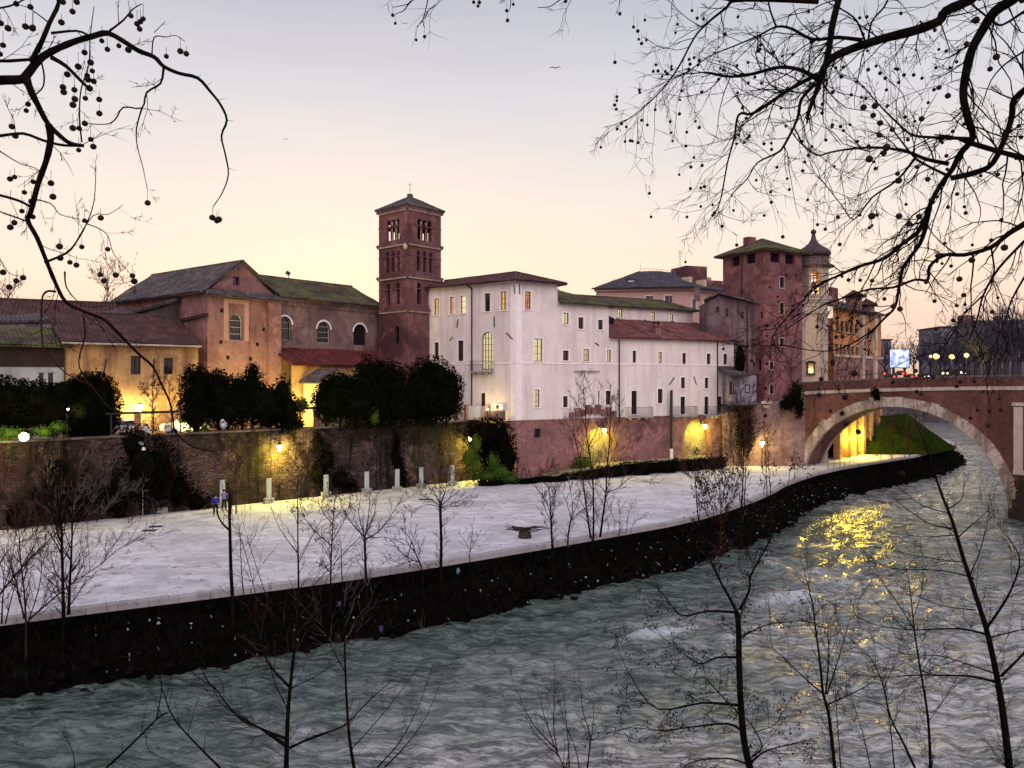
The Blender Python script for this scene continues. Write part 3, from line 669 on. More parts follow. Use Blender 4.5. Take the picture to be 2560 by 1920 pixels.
# ------------------------------------------------------------------ bell tower of the church (campanile)
def mk_campanile():
    N = Vector((-11.8, 86)); dl = Vector((-.75, .66)).normalized(); dr = Vector((.66, .75)).normalized(); Sd = 5.15
    cs = [N, N + dr * Sd, N + dr * Sd + dl * Sd, N + dl * Sd]
    T = thing('bell_tower', 'tall square brick bell tower with tiers of arched openings and a low pyramid roof', 'bell tower', (-12, 89.5, 6))
    WLf = Wall(cs[0], cs[3]); WRt = Wall(cs[0], cs[1]); W2 = Wall(cs[3], cs[2]); W3 = Wall(cs[1], cs[2])
    zE, z1, z2, z3 = 30.6, 26.55, 22.8, 18.95
    def ops(top3=True):
        o = []
        for k in (-1, 0, 1):
            c = Sd / 2 + .02 + k * .78; o.append([c - .345, c + .345, 26.9, 29.3, True])
            c = Sd / 2 + .02 + k * .95; o.append([c - .25, c + .25, 23.25, 25.65, True])
        for k in (-.5, .5):
            c = Sd / 2 + k * 1.7; o.append([c - .32, c + .32, 19.5, 21.95, True])
        return o
    wl = MB()
    slit = WLf.op(987, 816, 998, 858, True)
    face(wl, WLf, [(0, 5.9), (Sd, 5.9), (Sd, zE), (0, zE)], ops() + [slit], .34)
    for W in (WRt, W2, W3): face(wl, W, [(0, 5.9), (Sd, 5.9), (Sd, zE), (0, zE)], ops(), .34)
    for z in (18.8, 22.6, 26.6): wl.poly([(p.x, p.y, z) for p in cs])
    build('wall', wl, M['darkbrick'], T)
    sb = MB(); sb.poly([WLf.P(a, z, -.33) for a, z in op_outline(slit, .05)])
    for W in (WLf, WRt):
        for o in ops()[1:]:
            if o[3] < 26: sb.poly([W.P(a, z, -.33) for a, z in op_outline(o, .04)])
    build_split('shade_backing', sb, M['dark'], T)  # dark sheets in the openings stand in for the shade inside
    for z, h, o in ((z1, .3, .22), (z2, .3, .22), (z3, .3, .2)): cm = MB(); ring(cm, cs, z - h, z, o); ring(cm, cs, z - h - .16, z - h - .003, o - .1); build('cornice', cm, M['darkbrick'], T)
    for z in (28.45, 24.95, 21.2): cm = MB(); ring(cm, cs, z, z + .10, .05); build('string_course', cm, M['darkbrick'], T)
    cm = MB(); ring(cm, cs, zE - .38, zE - .02, .22); build('cornice', cm, M['darkbrick'], T)
    for W in (WLf, WRt):
        for z, o in ((z1 - .46, .12), (z2 - .46, .12), (z3 - .46, .1), (zE - .55, .08)): dn = MB(); dentils(dn, W, z, z + .16, o, .26, .12, .1); build('dentils', dn, M['travertine'], T)
    for W in (WLf, WRt, W2, W3):
        for k in (-.5, .5):
            c = Sd / 2 + .02 + k * .78; cl = MB(); p = W.P(c, 26.9, -.22)
            cl.lathe(p, [(.13, 0), (.13, .12), (.085, .16), (.075, 1.72), (.10, 1.76), (.17, 2.0), (.2, 2.12)], 8); build('column', cl, M['travertine'], T, smooth=False)
    for k in (-.5, .5):                 # small corner mask at the second tier
        pass
    rf = MB(); ce = sum(cs, Vector((0, 0))) / 4; ap = Vector((ce.x, ce.y, 32.35)); ou = [ce + (p - ce) * 1.14 for p in cs]; ou = [Vector((p.x, p.y, zE + .02)) for p in ou]
    for i in range(4): roofplane(rf, ou[i], ou[(i + 1) % 4], [ap], .3, .04)
    for i in (0, 1, 3): ridge(rf, ap, ou[i], .08)
    rf.box(ap + Vector((0, 0, .1)), (.5, .5, .45), R(45)); r = build('roof', rf, M['greytile'], T)
    rod = MB(); rod.tube([ap, ap + Vector((0, 0, 1.75))], .03, 5); rod.tube([ap + Vector((-.16, 0, 1.45)), ap + Vector((.16, 0, 1.45))], .025, 4); build('cross', rod, M['iron'], r)
    pt = MB(); pt.ball(WLf.P(.2, 25.9, .15), .26, 8, 6, 1.4); build('corner_mask', pt, M['travertine'], T)
    bl = MB(); bl.lathe((ce.x, ce.y, 27.5), [(.36, 0), (.30, .1), (.24, .4), (.16, .6), (.05, .7)], 10); bl.tube([(ce.x - 2.2, ce.y, 28.45), (ce.x + 2.2, ce.y, 28.45)], .08, 5); build('bell', bl, M['iron'], T)
mk_campanile()

# ------------------------------------------------------------------ church: transept, nave, aisle
def z3(l): return (400 + l[0] / 2.592, 600 + l[1] / 2.592, 400 + l[2] / 2.592, 600 + l[3] / 2.592)
def mk_church():
    T = thing('church', 'brick church with a gabled transept and mossy nave roof, left of the bell tower', 'church', (-26, 80, 6))
    A0 = Vector((-28.95, 72)); d = Vector((.6, .8)); n = Vector((-.8, .6)); A1 = A0 + d * 7.9; ZE = 19.2
    WF = Wall(A0, A1); WS = Wall(A0, A0 + n * 18)
    wm = MB(); wo = WF.op(*z3((452, 478, 536, 652)), True); small = WF.op(*z3((472, 238, 515, 293)))
    ng = WF.len
    face(wm, WF, [(0, 5.9), (ng, 5.9), (ng, ZE), (ng / 2 - .2, 22.35), (0, ZE)], [wo, small], .4, back=False)
    face(wm, WS, [(0, 5.9), (18, 5.9), (18, ZE), (0, ZE)])
    e = A1 + n * 18; wm.poly([(A1.x, A1.y, 5.9), (e.x, e.y, 5.9), (e.x, e.y, ZE), (A1.x, A1.y, ZE)])
    # corner buttress and shallow pilasters
    bt = MB(); bt.box((A1.x - .3, A1.y - .55, 12.4), (1.5, .9, 13.3), WF.ang); bt.box(WF.P(.35, 12.4, .06), (.7, .22, 13.2), WF.ang)
    build('buttress', bt, M['pinkbrick'], T)
    build('wall', wm, M['pinkbrick'], T, label='tall pinkish transept wall lit yellow from below')
    fr = MB(); bar(fr, WF, wo[0] - .42, wo[2], wo[0] - .42, wo[3] + 1.0, .5, -.01, .05); bar(fr, WF, wo[1] + .42, wo[2], wo[1] + .42, wo[3] + 1.0, .5, -.01, .05)
    bar(fr, WF, wo[0] - .66, wo[3] + 1.2, wo[1] + .66, wo[3] + 1.2, .42, -.01, .055); build('window_moulding', fr, M['cream2'], T)
    window(T, WF, wo, 'glass', 'greymetal', 1, 4, .3, None, name='arched_window'); window(T, WF, small, 'glass', 'iron', 1, 1, .3)
    hl = MB()
    for x, y in ((400, 457), (315, 556), (435, 560), (572, 572), (305, 662), (394, 662), (631, 676), (693, 680), (670, 580), (318, 765), (440, 762), (587, 770), (692, 866)):
        u, v = 400 + x / 2.592, 600 + y / 2.592; a, z = WF.hit(u, v); s = .13 + .05 * rnd.random(); hl.box(WF.P(a, z, 0), (s * 2, .06, s * 2.2), WF.ang)
    build_split('putlog_hole', hl, M['dark'], T)
    cr = MB(); a, z = WF.hit(694, 834); bar(cr, WF, a, z - 1.6, a, z + 1.6, .2, .15, .12); bar(cr, WF, a - 1.3, z, a + 1.3, z, .14, .15, .1); build('wall_tie', cr, M['iron'], T)
    sk = MB()      # tiled skirt that runs round below the gable
    roofplane(sk, WF.P(-.5, ZE - .35, .75), WF.P(ng + .4, ZE - .35, .75), [WF.P(-.1, ZE + .35, -.02), WF.P(ng, ZE + .35, -.02)])
    build('eave_skirt', sk, M['greytile'], T)
    pk = WF.P(ng / 2 - .2, 22.5, .35); pk2 = pk + Vector((n.x, n.y, 0)) * 17.5; rf = MB()
    el = WF.P(-.85, ZE - .12, .45); er = WF.P(ng + .85, ZE - .12, .45); nn = Vector((n.x, n.y, 0)) * 18
    roofplane(rf, el, el + nn, [pk, pk2]); roofplane(rf, er, er + nn, [pk, pk2]); roofplane(rf, el + nn, er + nn, [pk2]); ridge(rf, pk, pk2)
    build('roof', rf, M['greytile'], T, label='grey tiled transept roof')
    sa = MB(); q0 = WS.P(4.6, 0, .0); q1 = WS.P(18.5, 0, 0); q2 = WS.P(18.5, 0, 1.3); q3 = WS.P(4.6, 0, 1.3); sa.prism([(p.x, p.y) for p in (q0, q1, q2, q3)], 5.9, [18.75, 17.3, 17.0, 18.3]); build('sacristy_wall', sa, M['greybrownwall'], T)
    bm_ = MB(); bar(bm_, WS, -.4, 17.0, 4.6, 16.6, .28, .02, .3); build('timber_beam', bm_, M['darkwood'], T)
    sr = MB(); roofplane(sr, WS.P(4.3, 18.2, 1.7), WS.P(18.8, 16.9, 1.7), [WS.P(4.3, 18.85, -.05), WS.P(18.8, 17.45, -.05)]); build('sacristy_roof', sr, M['greytile'], T)
    # nave
    B0 = Vector((-24.7, 79.2)); dn = Vector((.62, .785)).normalized(); B1 = B0 + dn * 14.6; WN = Wall(B0, B1); ZN = 19.45; pn = Vector((-dn.y, dn.x, 0))
    nm = MB(); no = [WN.op(*z3(l), True) for l in ((765, 495, 852, 650), (1018, 527, 1102, 668), (1254, 545, 1336, 682))]
    face(nm, WN, [(-1, 5.9), (WN.len, 5.9), (WN.len, ZN), (-1, ZN)], no, .4)
    build('nave_wall', nm, M['navebrick'], T)
    for i, o in enumerate(no):
        w = window(T, WN, o, 'glass', 'darkwood' if i == 2 else 'greymetal', 1, 4, .3, None, name='arched_window')
        s = MB(); l0 = op_outline(o); l1 = op_outline(o, .2)
        for k in range(2, len(l0) - 1): s.add([WN.P(*l0[k], .04), WN.P(*l0[k + 1], .04), WN.P(*l1[k + 1], .04), WN.P(*l1[k], .04)], [[0, 1, 2, 3]])
        build('surround', s, M['white_trim'], w)
    co = MB(); bar(co, WN, -.5, ZN - .16, WN.len, ZN - .16, .3, -.01, .3); dentils(co, WN, ZN - .8, ZN - .34, .0, .36, .16, .2); build('cornice', co, M['navebrick'], T)
    rn = MB(); e0 = WN.P(-1, ZN, .6); e1 = WN.P(WN.len + .3, ZN, .6); rz = 22.3
    roofplane(rn, e0, e1, [WN.P(-1, rz, -5.6), WN.P(WN.len + .3, rz, -5.6)]); roofplane(rn, WN.P(-1, ZN, -11.8), WN.P(WN.len + .3, ZN, -11.8), [WN.P(-1, rz, -5.6), WN.P(WN.len + .3, rz, -5.6)])
    ridge(rn, WN.P(-1, rz, -5.6), WN.P(WN.len + .3, rz, -5.6)); rr = build('roof', rn, M['mosstile'], T, label='mossy green nave roof')
    fl = MB(); p = WN.P(5.6, rz, -5.5); fl.tube([p, p + Vector((0, 0, .5))], .05, 5); fl.box(p + Vector((-.1, 0, .7)), (.5, .3, .4), .3, ('Y', R(35))); build('floodlight', fl, M['iron'], rr)
    dp = MB(); dp.tube([WN.P(WN.len - .2, ZN, .12), WN.P(WN.len - .2, 12.5, .12)], .09, 6); build('rain_pipe', dp, M['iron'], T)
    # aisle and porch
    WA = Wall(Vector(WN.P(-.4, 0, 3.4)[:2]), Vector(WN.P(WN.len - 1.0, 0, 3.4)[:2])); am = MB()
    wd = WA.op(796, 948, 815, 985)
    face(am, WA, [(0, 5.9), (WA.len, 5.9), (WA.len, 12.4), (0, 12.4)], [wd], .25); am.poly([WA.P(WA.len, 5.9), WN.P(WN.len, 5.9), WN.P(WN.len, 14), WA.P(WA.len, 12.4)])
    build('aisle_wall', am, M['ochre'], T); window(T, WA, wd, 'glass', 'darkwood', 2, 2, .2)
    ra = MB(); roofplane(ra, WA.P(-.3, 12.35, .5), WA.P(WA.len + .4, 12.35, .5), [WA.P(-.3, 14.15, -3.4), WA.P(WA.len + .4, 14.15, -3.4)]); build('roof', ra, M['redtile'], T, label='deep red lean-to roof over the aisle')
    g_ = MB(); a, z = WA.hit(770, 935)
    g_.box(WA.P(a + 1.2, 8.4, 1.3), (3.6, 2.7, 5), WA.ang); build('porch', g_, M['cream'], T)
    rp = MB(); roofplane(rp, WA.P(a - 1.2, 10.55, 3.1), WA.P(a - 1.2, 10.55, -.1), [WA.P(a + 1.2, 11.9, 3.1), WA.P(a + 1.2, 11.9, -.1)]); roofplane(rp, WA.P(a + 3.5, 10.55, 3.1), WA.P(a + 3.5, 10.55, -.1), [WA.P(a + 1.2, 11.9, 3.1), WA.P(a + 1.2, 11.9, -.1)])
    gb = MB(); gb.poly([WA.P(a - .6, 10.88, 2.66), WA.P(a + 3, 10.88, 2.66), WA.P(a + 1.2, 11.8, 2.66)]); build('porch_gable', gb, M['cream'], T)
    build('porch_roof', rp, M['greytile'], T)
M['greybrownwall'] = plaster('grey_brown_plaster', (.115, .085, .08), (.08, .06, .058), (.04, .03, .03), .6, .5)  # grey-brown plaster of the sacristy block
M['cream2'] = plaster('pale_moulding', (.40, .24, .21), (.34, .20, .18), (.25, .13, .12), .4, .3)
mk_church()

M['brownwall'] = plaster('dark_brown_plaster', (.06, .038, .03), (.04, .026, .022), (.02, .014, .012), .6, .5)  # dark brown band along the annex's upper wall
# ------------------------------------------------------------------ low buildings on the left
def mk_left():
    K0 = Vector((-37.0, 63.0)); K1 = Vector((-28.9, 70.0)); W = Wall(K0, K1); ZE = 14.0
    T = thing('low_ochre_building', 'low ochre plastered building under a purple-red tile roof, lamp light on its wall', 'building', (-35, 69, 6))
    wm = MB(); o = [W.op(327, 890, 352, 936), W.op(410, 895, 433, 936)]
    face(wm, W, [(0, 5.9), (W.len, 5.9), (W.len, ZE), (0, ZE)], o, .3)
    wm.poly([W.P(W.len, 5.9), W.P(W.len, 5.9, -6.5), W.P(W.len, 16.9, -6.5), W.P(W.len, ZE)]); wm.poly([W.P(0, 5.9), W.P(0, 5.9, -6.5), W.P(0, 16.9, -6.5), W.P(0, ZE)])
    wm.poly([W.P(0, 5.9, -6.5), W.P(W.len, 5.9, -6.5), W.P(W.len, 16.9, -6.5), W.P(0, 16.9, -6.5)])
    build('wall', wm, M['ochre'], T)
    for q in o: window(T, W, q, 'glass', 'darkwood', 2, 1, .25, None)
    rf = MB(); roofplane(rf, W.P(-.4, ZE - .05, .6), W.P(W.len + .15, ZE - .05, .6), [W.P(-.4, 16.95, -6.5), W.P(W.len + .15, 16.95, -6.5)], .34); ridge(rf, W.P(-.4, 16.95, -6.5), W.P(W.len + .15, 16.95, -6.5))
    build('roof', rf, M['rooftile'], T)
    for l in ((690, 770, 670, 870), (998, 770, 996, 865)):
        t = MB(); a0, q0 = W.hit(l[0] / 2.592, 600 + l[1] / 2.592); a1, q1 = W.hit(l[2] / 2.592, 600 + l[3] / 2.592); bar(t, W, a0, q0, a1, q1, .1, 0, .09); build('wall_tie', t, M['iron'], T)
    gt = MB(); gt.tube([W.P(-.4, ZE - .12, .68), W.P(W.len + .1, ZE - .12, .68)], .08, 6); build('gutter', gt, M['travertine'], T)
    # moss roofed annex further left
    J0 = Vector((-47.5, 54.2)); J1 = Vector((-37.1, 62.9)); W = Wall(J0, J1)
    T = thing('mossy_roofed_annex', 'low grey-white annex under a mossy roof with a dark door at the left edge', 'building', (-43, 62, 6))
    wm = MB(); o = [W.op(95, 930, 113, 985), W.op(118, 930, 137, 985)]
    face(wm, W, [(0, 5.9), (W.len, 5.9), (W.len, 11.9), (0, 11.9)], o, .3); wm.poly([W.P(0, 5.9), W.P(0, 5.9, -5), W.P(0, 14, -5), W.P(0, 13.4)])
    build('wall', wm, M['lightgrey'], T)
    for q in o: window(T, W, q, 'glass', 'whitemetal', 1, 1, .2, None, name='door')
    up = MB(); face(up, W, [(0, 11.9), (W.len, 11.9), (W.len, 13.6), (0, 13.6)], [], .3, .05); up.poly([W.P(0, 11.9), W.P(W.len, 11.9), W.P(W.len, 11.9, .05), W.P(0, 11.9, .05)]); build('upper_wall', up, M['brownwall'], T)
    rf = MB(); roofplane(rf, W.P(-.4, 13.6, .8), W.P(W.len + .5, 13.6, .8), [W.P(-.4, 15.3, -4.5), W.P(W.len + .5, 15.3, -4.5)], .34); build('roof', rf, M['mosstile'], T)
    # long tiled roof behind
    W = Wall((-60, 72), (-40, 82)); T = thing('rear_house', 'long rear house with a weathered red-brown tiled roof behind the mossy annex', 'building', (-50, 80, 6))
    wm = MB(); wm.box((-50.5, 79.5, 11), (23, 7, 10), W.ang); build('wall', wm, M['palacepink'], T)
    rf = MB(); roofplane(rf, W.P(-1, 16.0, .7), W.P(W.len + 5, 16.0, .7), [W.P(-1, 19.4, -6), W.P(W.len + 5, 19.4, -6)], .4); ridge(rf, W.P(-1, 19.4, -6), W.P(W.len + 5, 19.4, -6), .16); build('roof', rf, M['rooftile'], T)
    W = Wall((-47, 68.5), (-36, 76)); T = thing('small_grey_roofed_house', 'small whitewashed house with a sloping grey roof between the annex and the church', 'building', (-42, 73, 6))
    wm = MB(); wm.box(W.P(W.len / 2, 11, -3), (W.len, 6, 10.4), W.ang); build('wall', wm, M['bluewash'], T)
    rf = MB(); roofplane(rf, W.P(-.5, 16.0, .5), W.P(W.len + .6, 17.1, .5), [W.P(-.5, 17.0, -6), W.P(W.len + .6, 18.3, -6)], .36); build('roof', rf, M['greytile'], T)
mk_left()

# ------------------------------------------------------------------ retaining wall of the garden
RW = Wall((-51.4, 43.15), (-2.6, 83.55))
def mk_retaining():
    T = thing('garden_retaining_wall', 'long old rubble stone retaining wall of the garden, stained and partly overgrown', 'wall', (-24, 63, 0))
    m = MB(); nx, nz = 190, 18
    base = len(m.v)
    for i in range(nx + 1):
        a = RW.len * i / nx
        for k in range(nz + 1):
            z = -.3 + 6.6 * k / nz; p = RW.P(a, z, 0); o = .10 * noise.noise(p * .8) + .09 * noise.noise(p * 2.2) + .25 * (1 - k / nz) ** 2 + .12 * max(0, noise.noise(p * .33)); m.v.append(tuple(RW.P(a, z, o)))
    for i in range(nx):
        for k in range(nz):
            q = base + i * (nz + 1) + k; m.f.append([q, q + nz + 1, q + nz + 2, q + 1])
    build('masonry', m, M['wallstone'], T)
    c = MB(); a = 0
    while a < RW.len - .3:
        w = .8 + .5 * rnd.random(); h = .14 + .03 * rnd.random(); c.box(RW.P(a + w / 2, 6.3 + h / 2, -.12 + .03 * rnd.random()), (w - .02, .62, h), RW.ang); a += w
    build('coping', c, M['copestone'], T)
M['copestone'] = plaster('coping_stone', (.13, .11, .10), (.09, .075, .07), (.03, .03, .025), .6, .5)
mk_retaining()
# ------------------------------------------------------------------ medieval tower, houses, bridge head
def z6(l): return (1700 + l[0] / 2.765, 500 + l[1] / 2.765, 1700 + l[2] / 2.765, 500 + l[3] / 2.765)
def mk_tower():
    N = Vector((31.55, 95)); dr = Vector((.866, .5)); dl = Vector((-.5, .866)); S = 7.0
    cs = [N, N + dr * S, N + dr * S + dl * S, N + dl * S]; ZE = 27.2
    T = thing('medieval_tower', 'massive square reddish brick tower with a low overhanging roof beside the bridge', 'tower', (32.8, 99.8, 0))
    Wr = Wall(cs[0], cs[1]); Wl = Wall(cs[0], cs[3]); W2 = Wall(cs[1], cs[2]); W3 = Wall(cs[3], cs[2])
    top_r = [Wr.op(*z6((625, 362, 690, 412))), Wr.op(*z6((728, 372, 792, 428)))]; top_l = [Wl.op(*z6((357, 385, 412, 430))), Wl.op(*z6((458, 372, 520, 418)))]
    for q in top_r + top_l: q[3] = ZE - .35; q[2] = 25.6
    win = [Wr.op(*z6(l)) for l in ((690, 533, 717, 608), (690, 712, 717, 792), (690, 955, 717, 1013), (620, 1120, 644, 1172))]
    pt = Wr.op(*z6((620, 1272, 647, 1340)), 'point')
    wl = [Wl.op(*z6(l)) for l in ((556, 775, 572, 817), (540, 1108, 563, 1178))]
    wm = MB()
    face(wm, Wr, [(0, -1), (S, -1), (S, ZE), (0, ZE)], top_r + win + [pt], .4); face(wm, Wl, [(0, -1), (S, -1), (S, ZE), (0, ZE)], top_l + wl, .4)
    far = [[1.2, 2.3, 25.6, ZE - .35, False], [4.5, 5.6, 25.6, ZE - .35, False]]
    face(wm, W2, [(0, -1), (S, -1), (S, ZE), (0, ZE)], far, .4); face(wm, W3, [(0, -1), (S, -1), (S, ZE), (0, ZE)], far, .4)
    wm.poly([(p.x, p.y, 25.3) for p in cs]); build('wall', wm, M['brick'], T)
    for q in win: window(T, Wr, q, 'glass', 'darkwood', 1, 2, .25, 'travertine', .1)
    window(T, Wr, pt, 'glass', 'darkwood', 1, 1, .25, 'travertine', .12, name='pointed_window')
    for q in wl: window(T, Wl, q, 'glass', 'darkwood', 1, 2, .25, None)
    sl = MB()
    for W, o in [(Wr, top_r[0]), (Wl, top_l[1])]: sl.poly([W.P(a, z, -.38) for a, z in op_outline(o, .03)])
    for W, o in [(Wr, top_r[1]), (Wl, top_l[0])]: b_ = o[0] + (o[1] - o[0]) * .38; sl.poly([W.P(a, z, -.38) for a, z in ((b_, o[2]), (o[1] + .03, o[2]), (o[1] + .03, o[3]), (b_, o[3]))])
    build_split('shade_backing', sl, M['dark'], T)  # dark sheets behind the top openings paint the inner shade
    hl = MB()
    for x, y in ((620, 603), (675, 668), (680, 702), (785, 732), (768, 780), (640, 1003), (735, 520), (800, 520), (655, 870), (600, 940)):
        a, z = Wr.hit(1700 + x / 2.765, 500 + y / 2.765); hl.box(Wr.P(a, z, 0), (.38, .05, .26), Wr.ang)
    build_split('putlog_hole', hl, M['dark'], T)
    for W, l in ((Wr, (590, 1048, 622, 1095)), (Wr, (822, 1060, 795, 1095))):
        q = z6(l); t = MB(); a0, q0 = W.hit(q[0], q[1]); a1, q1 = W.hit(q[2], q[3]); bar(t, W, a0, q0, a1, q1, .12, 0, .09); build('wall_tie', t, M['iron'], T)
    dp = MB(); a, z = Wl.hit(1855, 700); dp.tube([Wl.P(a, ZE - .2, .1), Wl.P(a, 17, .1)], .08, 6); build('rain_pipe', dp, M['iron'], T)
    ce = sum(cs, Vector((0, 0))) / 4; ou = [ce + (p - ce) * 1.24 for p in cs]; ou = [Vector((p.x, p.y, ZE - .15)) for p in ou]; ap = Vector((ce.x, ce.y, 29.2)); rf = MB()
    for i in range(4): roofplane(rf, ou[i], ou[(i + 1) % 4], [ap], .36)
    for i in range(4): ridge(rf, ap, ou[i], .1)
    r = build('roof', rf, M['mosstile'], T); ch = MB(); ch.box((31.2, 99.8, 28.9), (1.3, 1.0, 1.1), .5); build('chimney', ch, M['brick'], r)
    # gabled house in front of the tower
    W = Wall((24.3, 98.6), (30.9, 96.2)); T = thing('mottled_gabled_house', 'mottled grey-purple house with a sloping gable roof built against the reddish tower', 'building', (27.5, 99, 0))
    def az(u, v): return W.hit(u, v)
    wo = [W.op(*z6(l)) for l in ((128, 722, 160, 790), (248, 737, 272, 778), (315, 750, 335, 806), (420, 773, 442, 815), (492, 960, 522, 1022), (505, 1120, 520, 1155))]
    pa = az(1736, 770); pb = az(1772, 752); pc = az(1800, 737); pd_ = (W.len, az(1895, 762)[1])
    wm = MB(); face(wm, W, [(0, -1), (W.len, -1), pd_, pc, pb, (0, pa[1] + .2)], [q for q in wo if q[0] > .05 and q[1] < W.len - .05], .35)
    B = [W.P(0, 5, -7), W.P(0, 5, 0), W.P(0, pa[1], 0), W.P(0, pa[1], -7)]; wm.poly(B); wm.poly([W.P(W.len, -1), W.P(W.len, -1, -3), W.P(W.len, pd_[1], -3), W.P(W.len, pd_[1])])
    build('wall', wm, M['purple'], T)
    for q in wo:
        if q[0] > .05 and q[1] < W.len - .05: window(T, W, q, 'glass', 'darkwood', 2, 1, .25, None)
    rf = MB(); p0 = W.P(pc[0] - .1, pc[1] + .25, .7); p1 = W.P(W.len + .7, pd_[1] + .1, .7); bk = W.n * -7.5
    roofplane(rf, p1, p1 + bk, [p0, p0 + bk]); q1 = W.P(pc[0] - 2.0, pb[1] + .05, .7); roofplane(rf, q1, q1 + bk, [p0, p0 + bk]); ridge(rf, p0, p0 + bk)
    r = build('roof', rf, M['greytile'], T); ch = MB(); a, z = az(1738, 745); ch.box(W.P(a, z + .6, -2), (.7, .7, 1.6), W.ang); ch.box(W.P(a, z + 1.45, -2), (.9, .9, .15), W.ang); build('chimney', ch, M['purple'], r)
    dp = MB(); a, z = az(1868, 790); dp.tube([W.P(min(a, W.len - .1), z + 1.3, .1), W.P(min(a, W.len - .1), 10, .1)], .07, 6); build('rain_pipe', dp, M['iron'], T)
    # jettied blue-grey shed between white building and tower
    W = Wall((26.9, 93.6), (30.2, 94.3)); T = thing('bluish_oriel_shed', 'little bluish plastered shed jutting out over the quay below a dark tiled roof', 'shed', (28.5, 95, 7))
    wm = MB(); wm.box((28.4, 95.4, 9.5), (3.3, 3.0, 3.6), W.ang); build('wall', wm, M['bluewash'], T)
    o = W.op(1824, 955, 1833, 985); o2 = W.op(1862, 962, 1874, 982)
    for q in (o, o2): window(T, W, q, 'glass', 'darkwood', 1, 1, -.02, None)
    rf = MB(); roofplane(rf, W.P(-.6, 11.3, .8), W.P(2.2, 11.3, .8), [W.P(-.6, 12.4, -2.2), W.P(2.2, 12.4, -2.2)]); build('roof', rf, M['greytile'], T)
    br = MB()
    for a in (.3, 1.6, 2.9): br.tube([W.P(a, 7.7, .1), W.P(a, 6.2, -1.2)], .11, 5)
    br.box(W.P(1.6, 7.6, -1.3), (3.5, 3.2, .2), W.ang); build('bracket', br, M['darkwood'], T)
    # bridge-head wall below tower
    W = Wall((26.5, 95.2), (36.6, 94.85)); T = thing('bridge_abutment', 'stained masonry wall of the bridge head below the reddish tower', 'wall', (31, 95.5, 0))
    wm = MB(); ol = [(0, -1), (W.len, -1), (W.len, 9.0), (8.6, 8.9), (6.4, 8.0), (2.5, 7.8), (2.4, 6.8), (0, 6.8)]
    dw = W.op(1824, 1078, 1836, 1122, True); dw[2] = 1.2
    face(wm, W, ol, [], .5); wm.poly([W.P(0, 6.8), W.P(2.4, 6.8), W.P(2.4, 6.8, -3), W.P(0, 6.8, -3)]); wm.poly([W.P(2.5, 7.8), W.P(6.4, 8.0), W.P(6.4, 8, -3), W.P(2.5, 7.8, -3)]); wm.poly([W.P(0, -1), W.P(0, 6.8), W.P(0, 6.8, -4), W.P(0, -1, -4)])
    build('wall', wm, M['abut'], T)
    st = MB()
    for a, z, w in ((5.2, 7.95, 1.3), (7.6, 8.3, 1.0), (5.2, 7.45, .7), (7.6, 7.6, .6)): st.box(W.P(a, z, .15), (w, .5, .36), W.ang)
    build_split('stone_bracket', st, M['travertine'], T)
M['abut'] = brickwork('stained_masonry', (.30, .19, .165), (.24, .14, .125), (.3, .22, .2), (.15, .075, .07), .4, .14, .6, .2)
mk_tower()

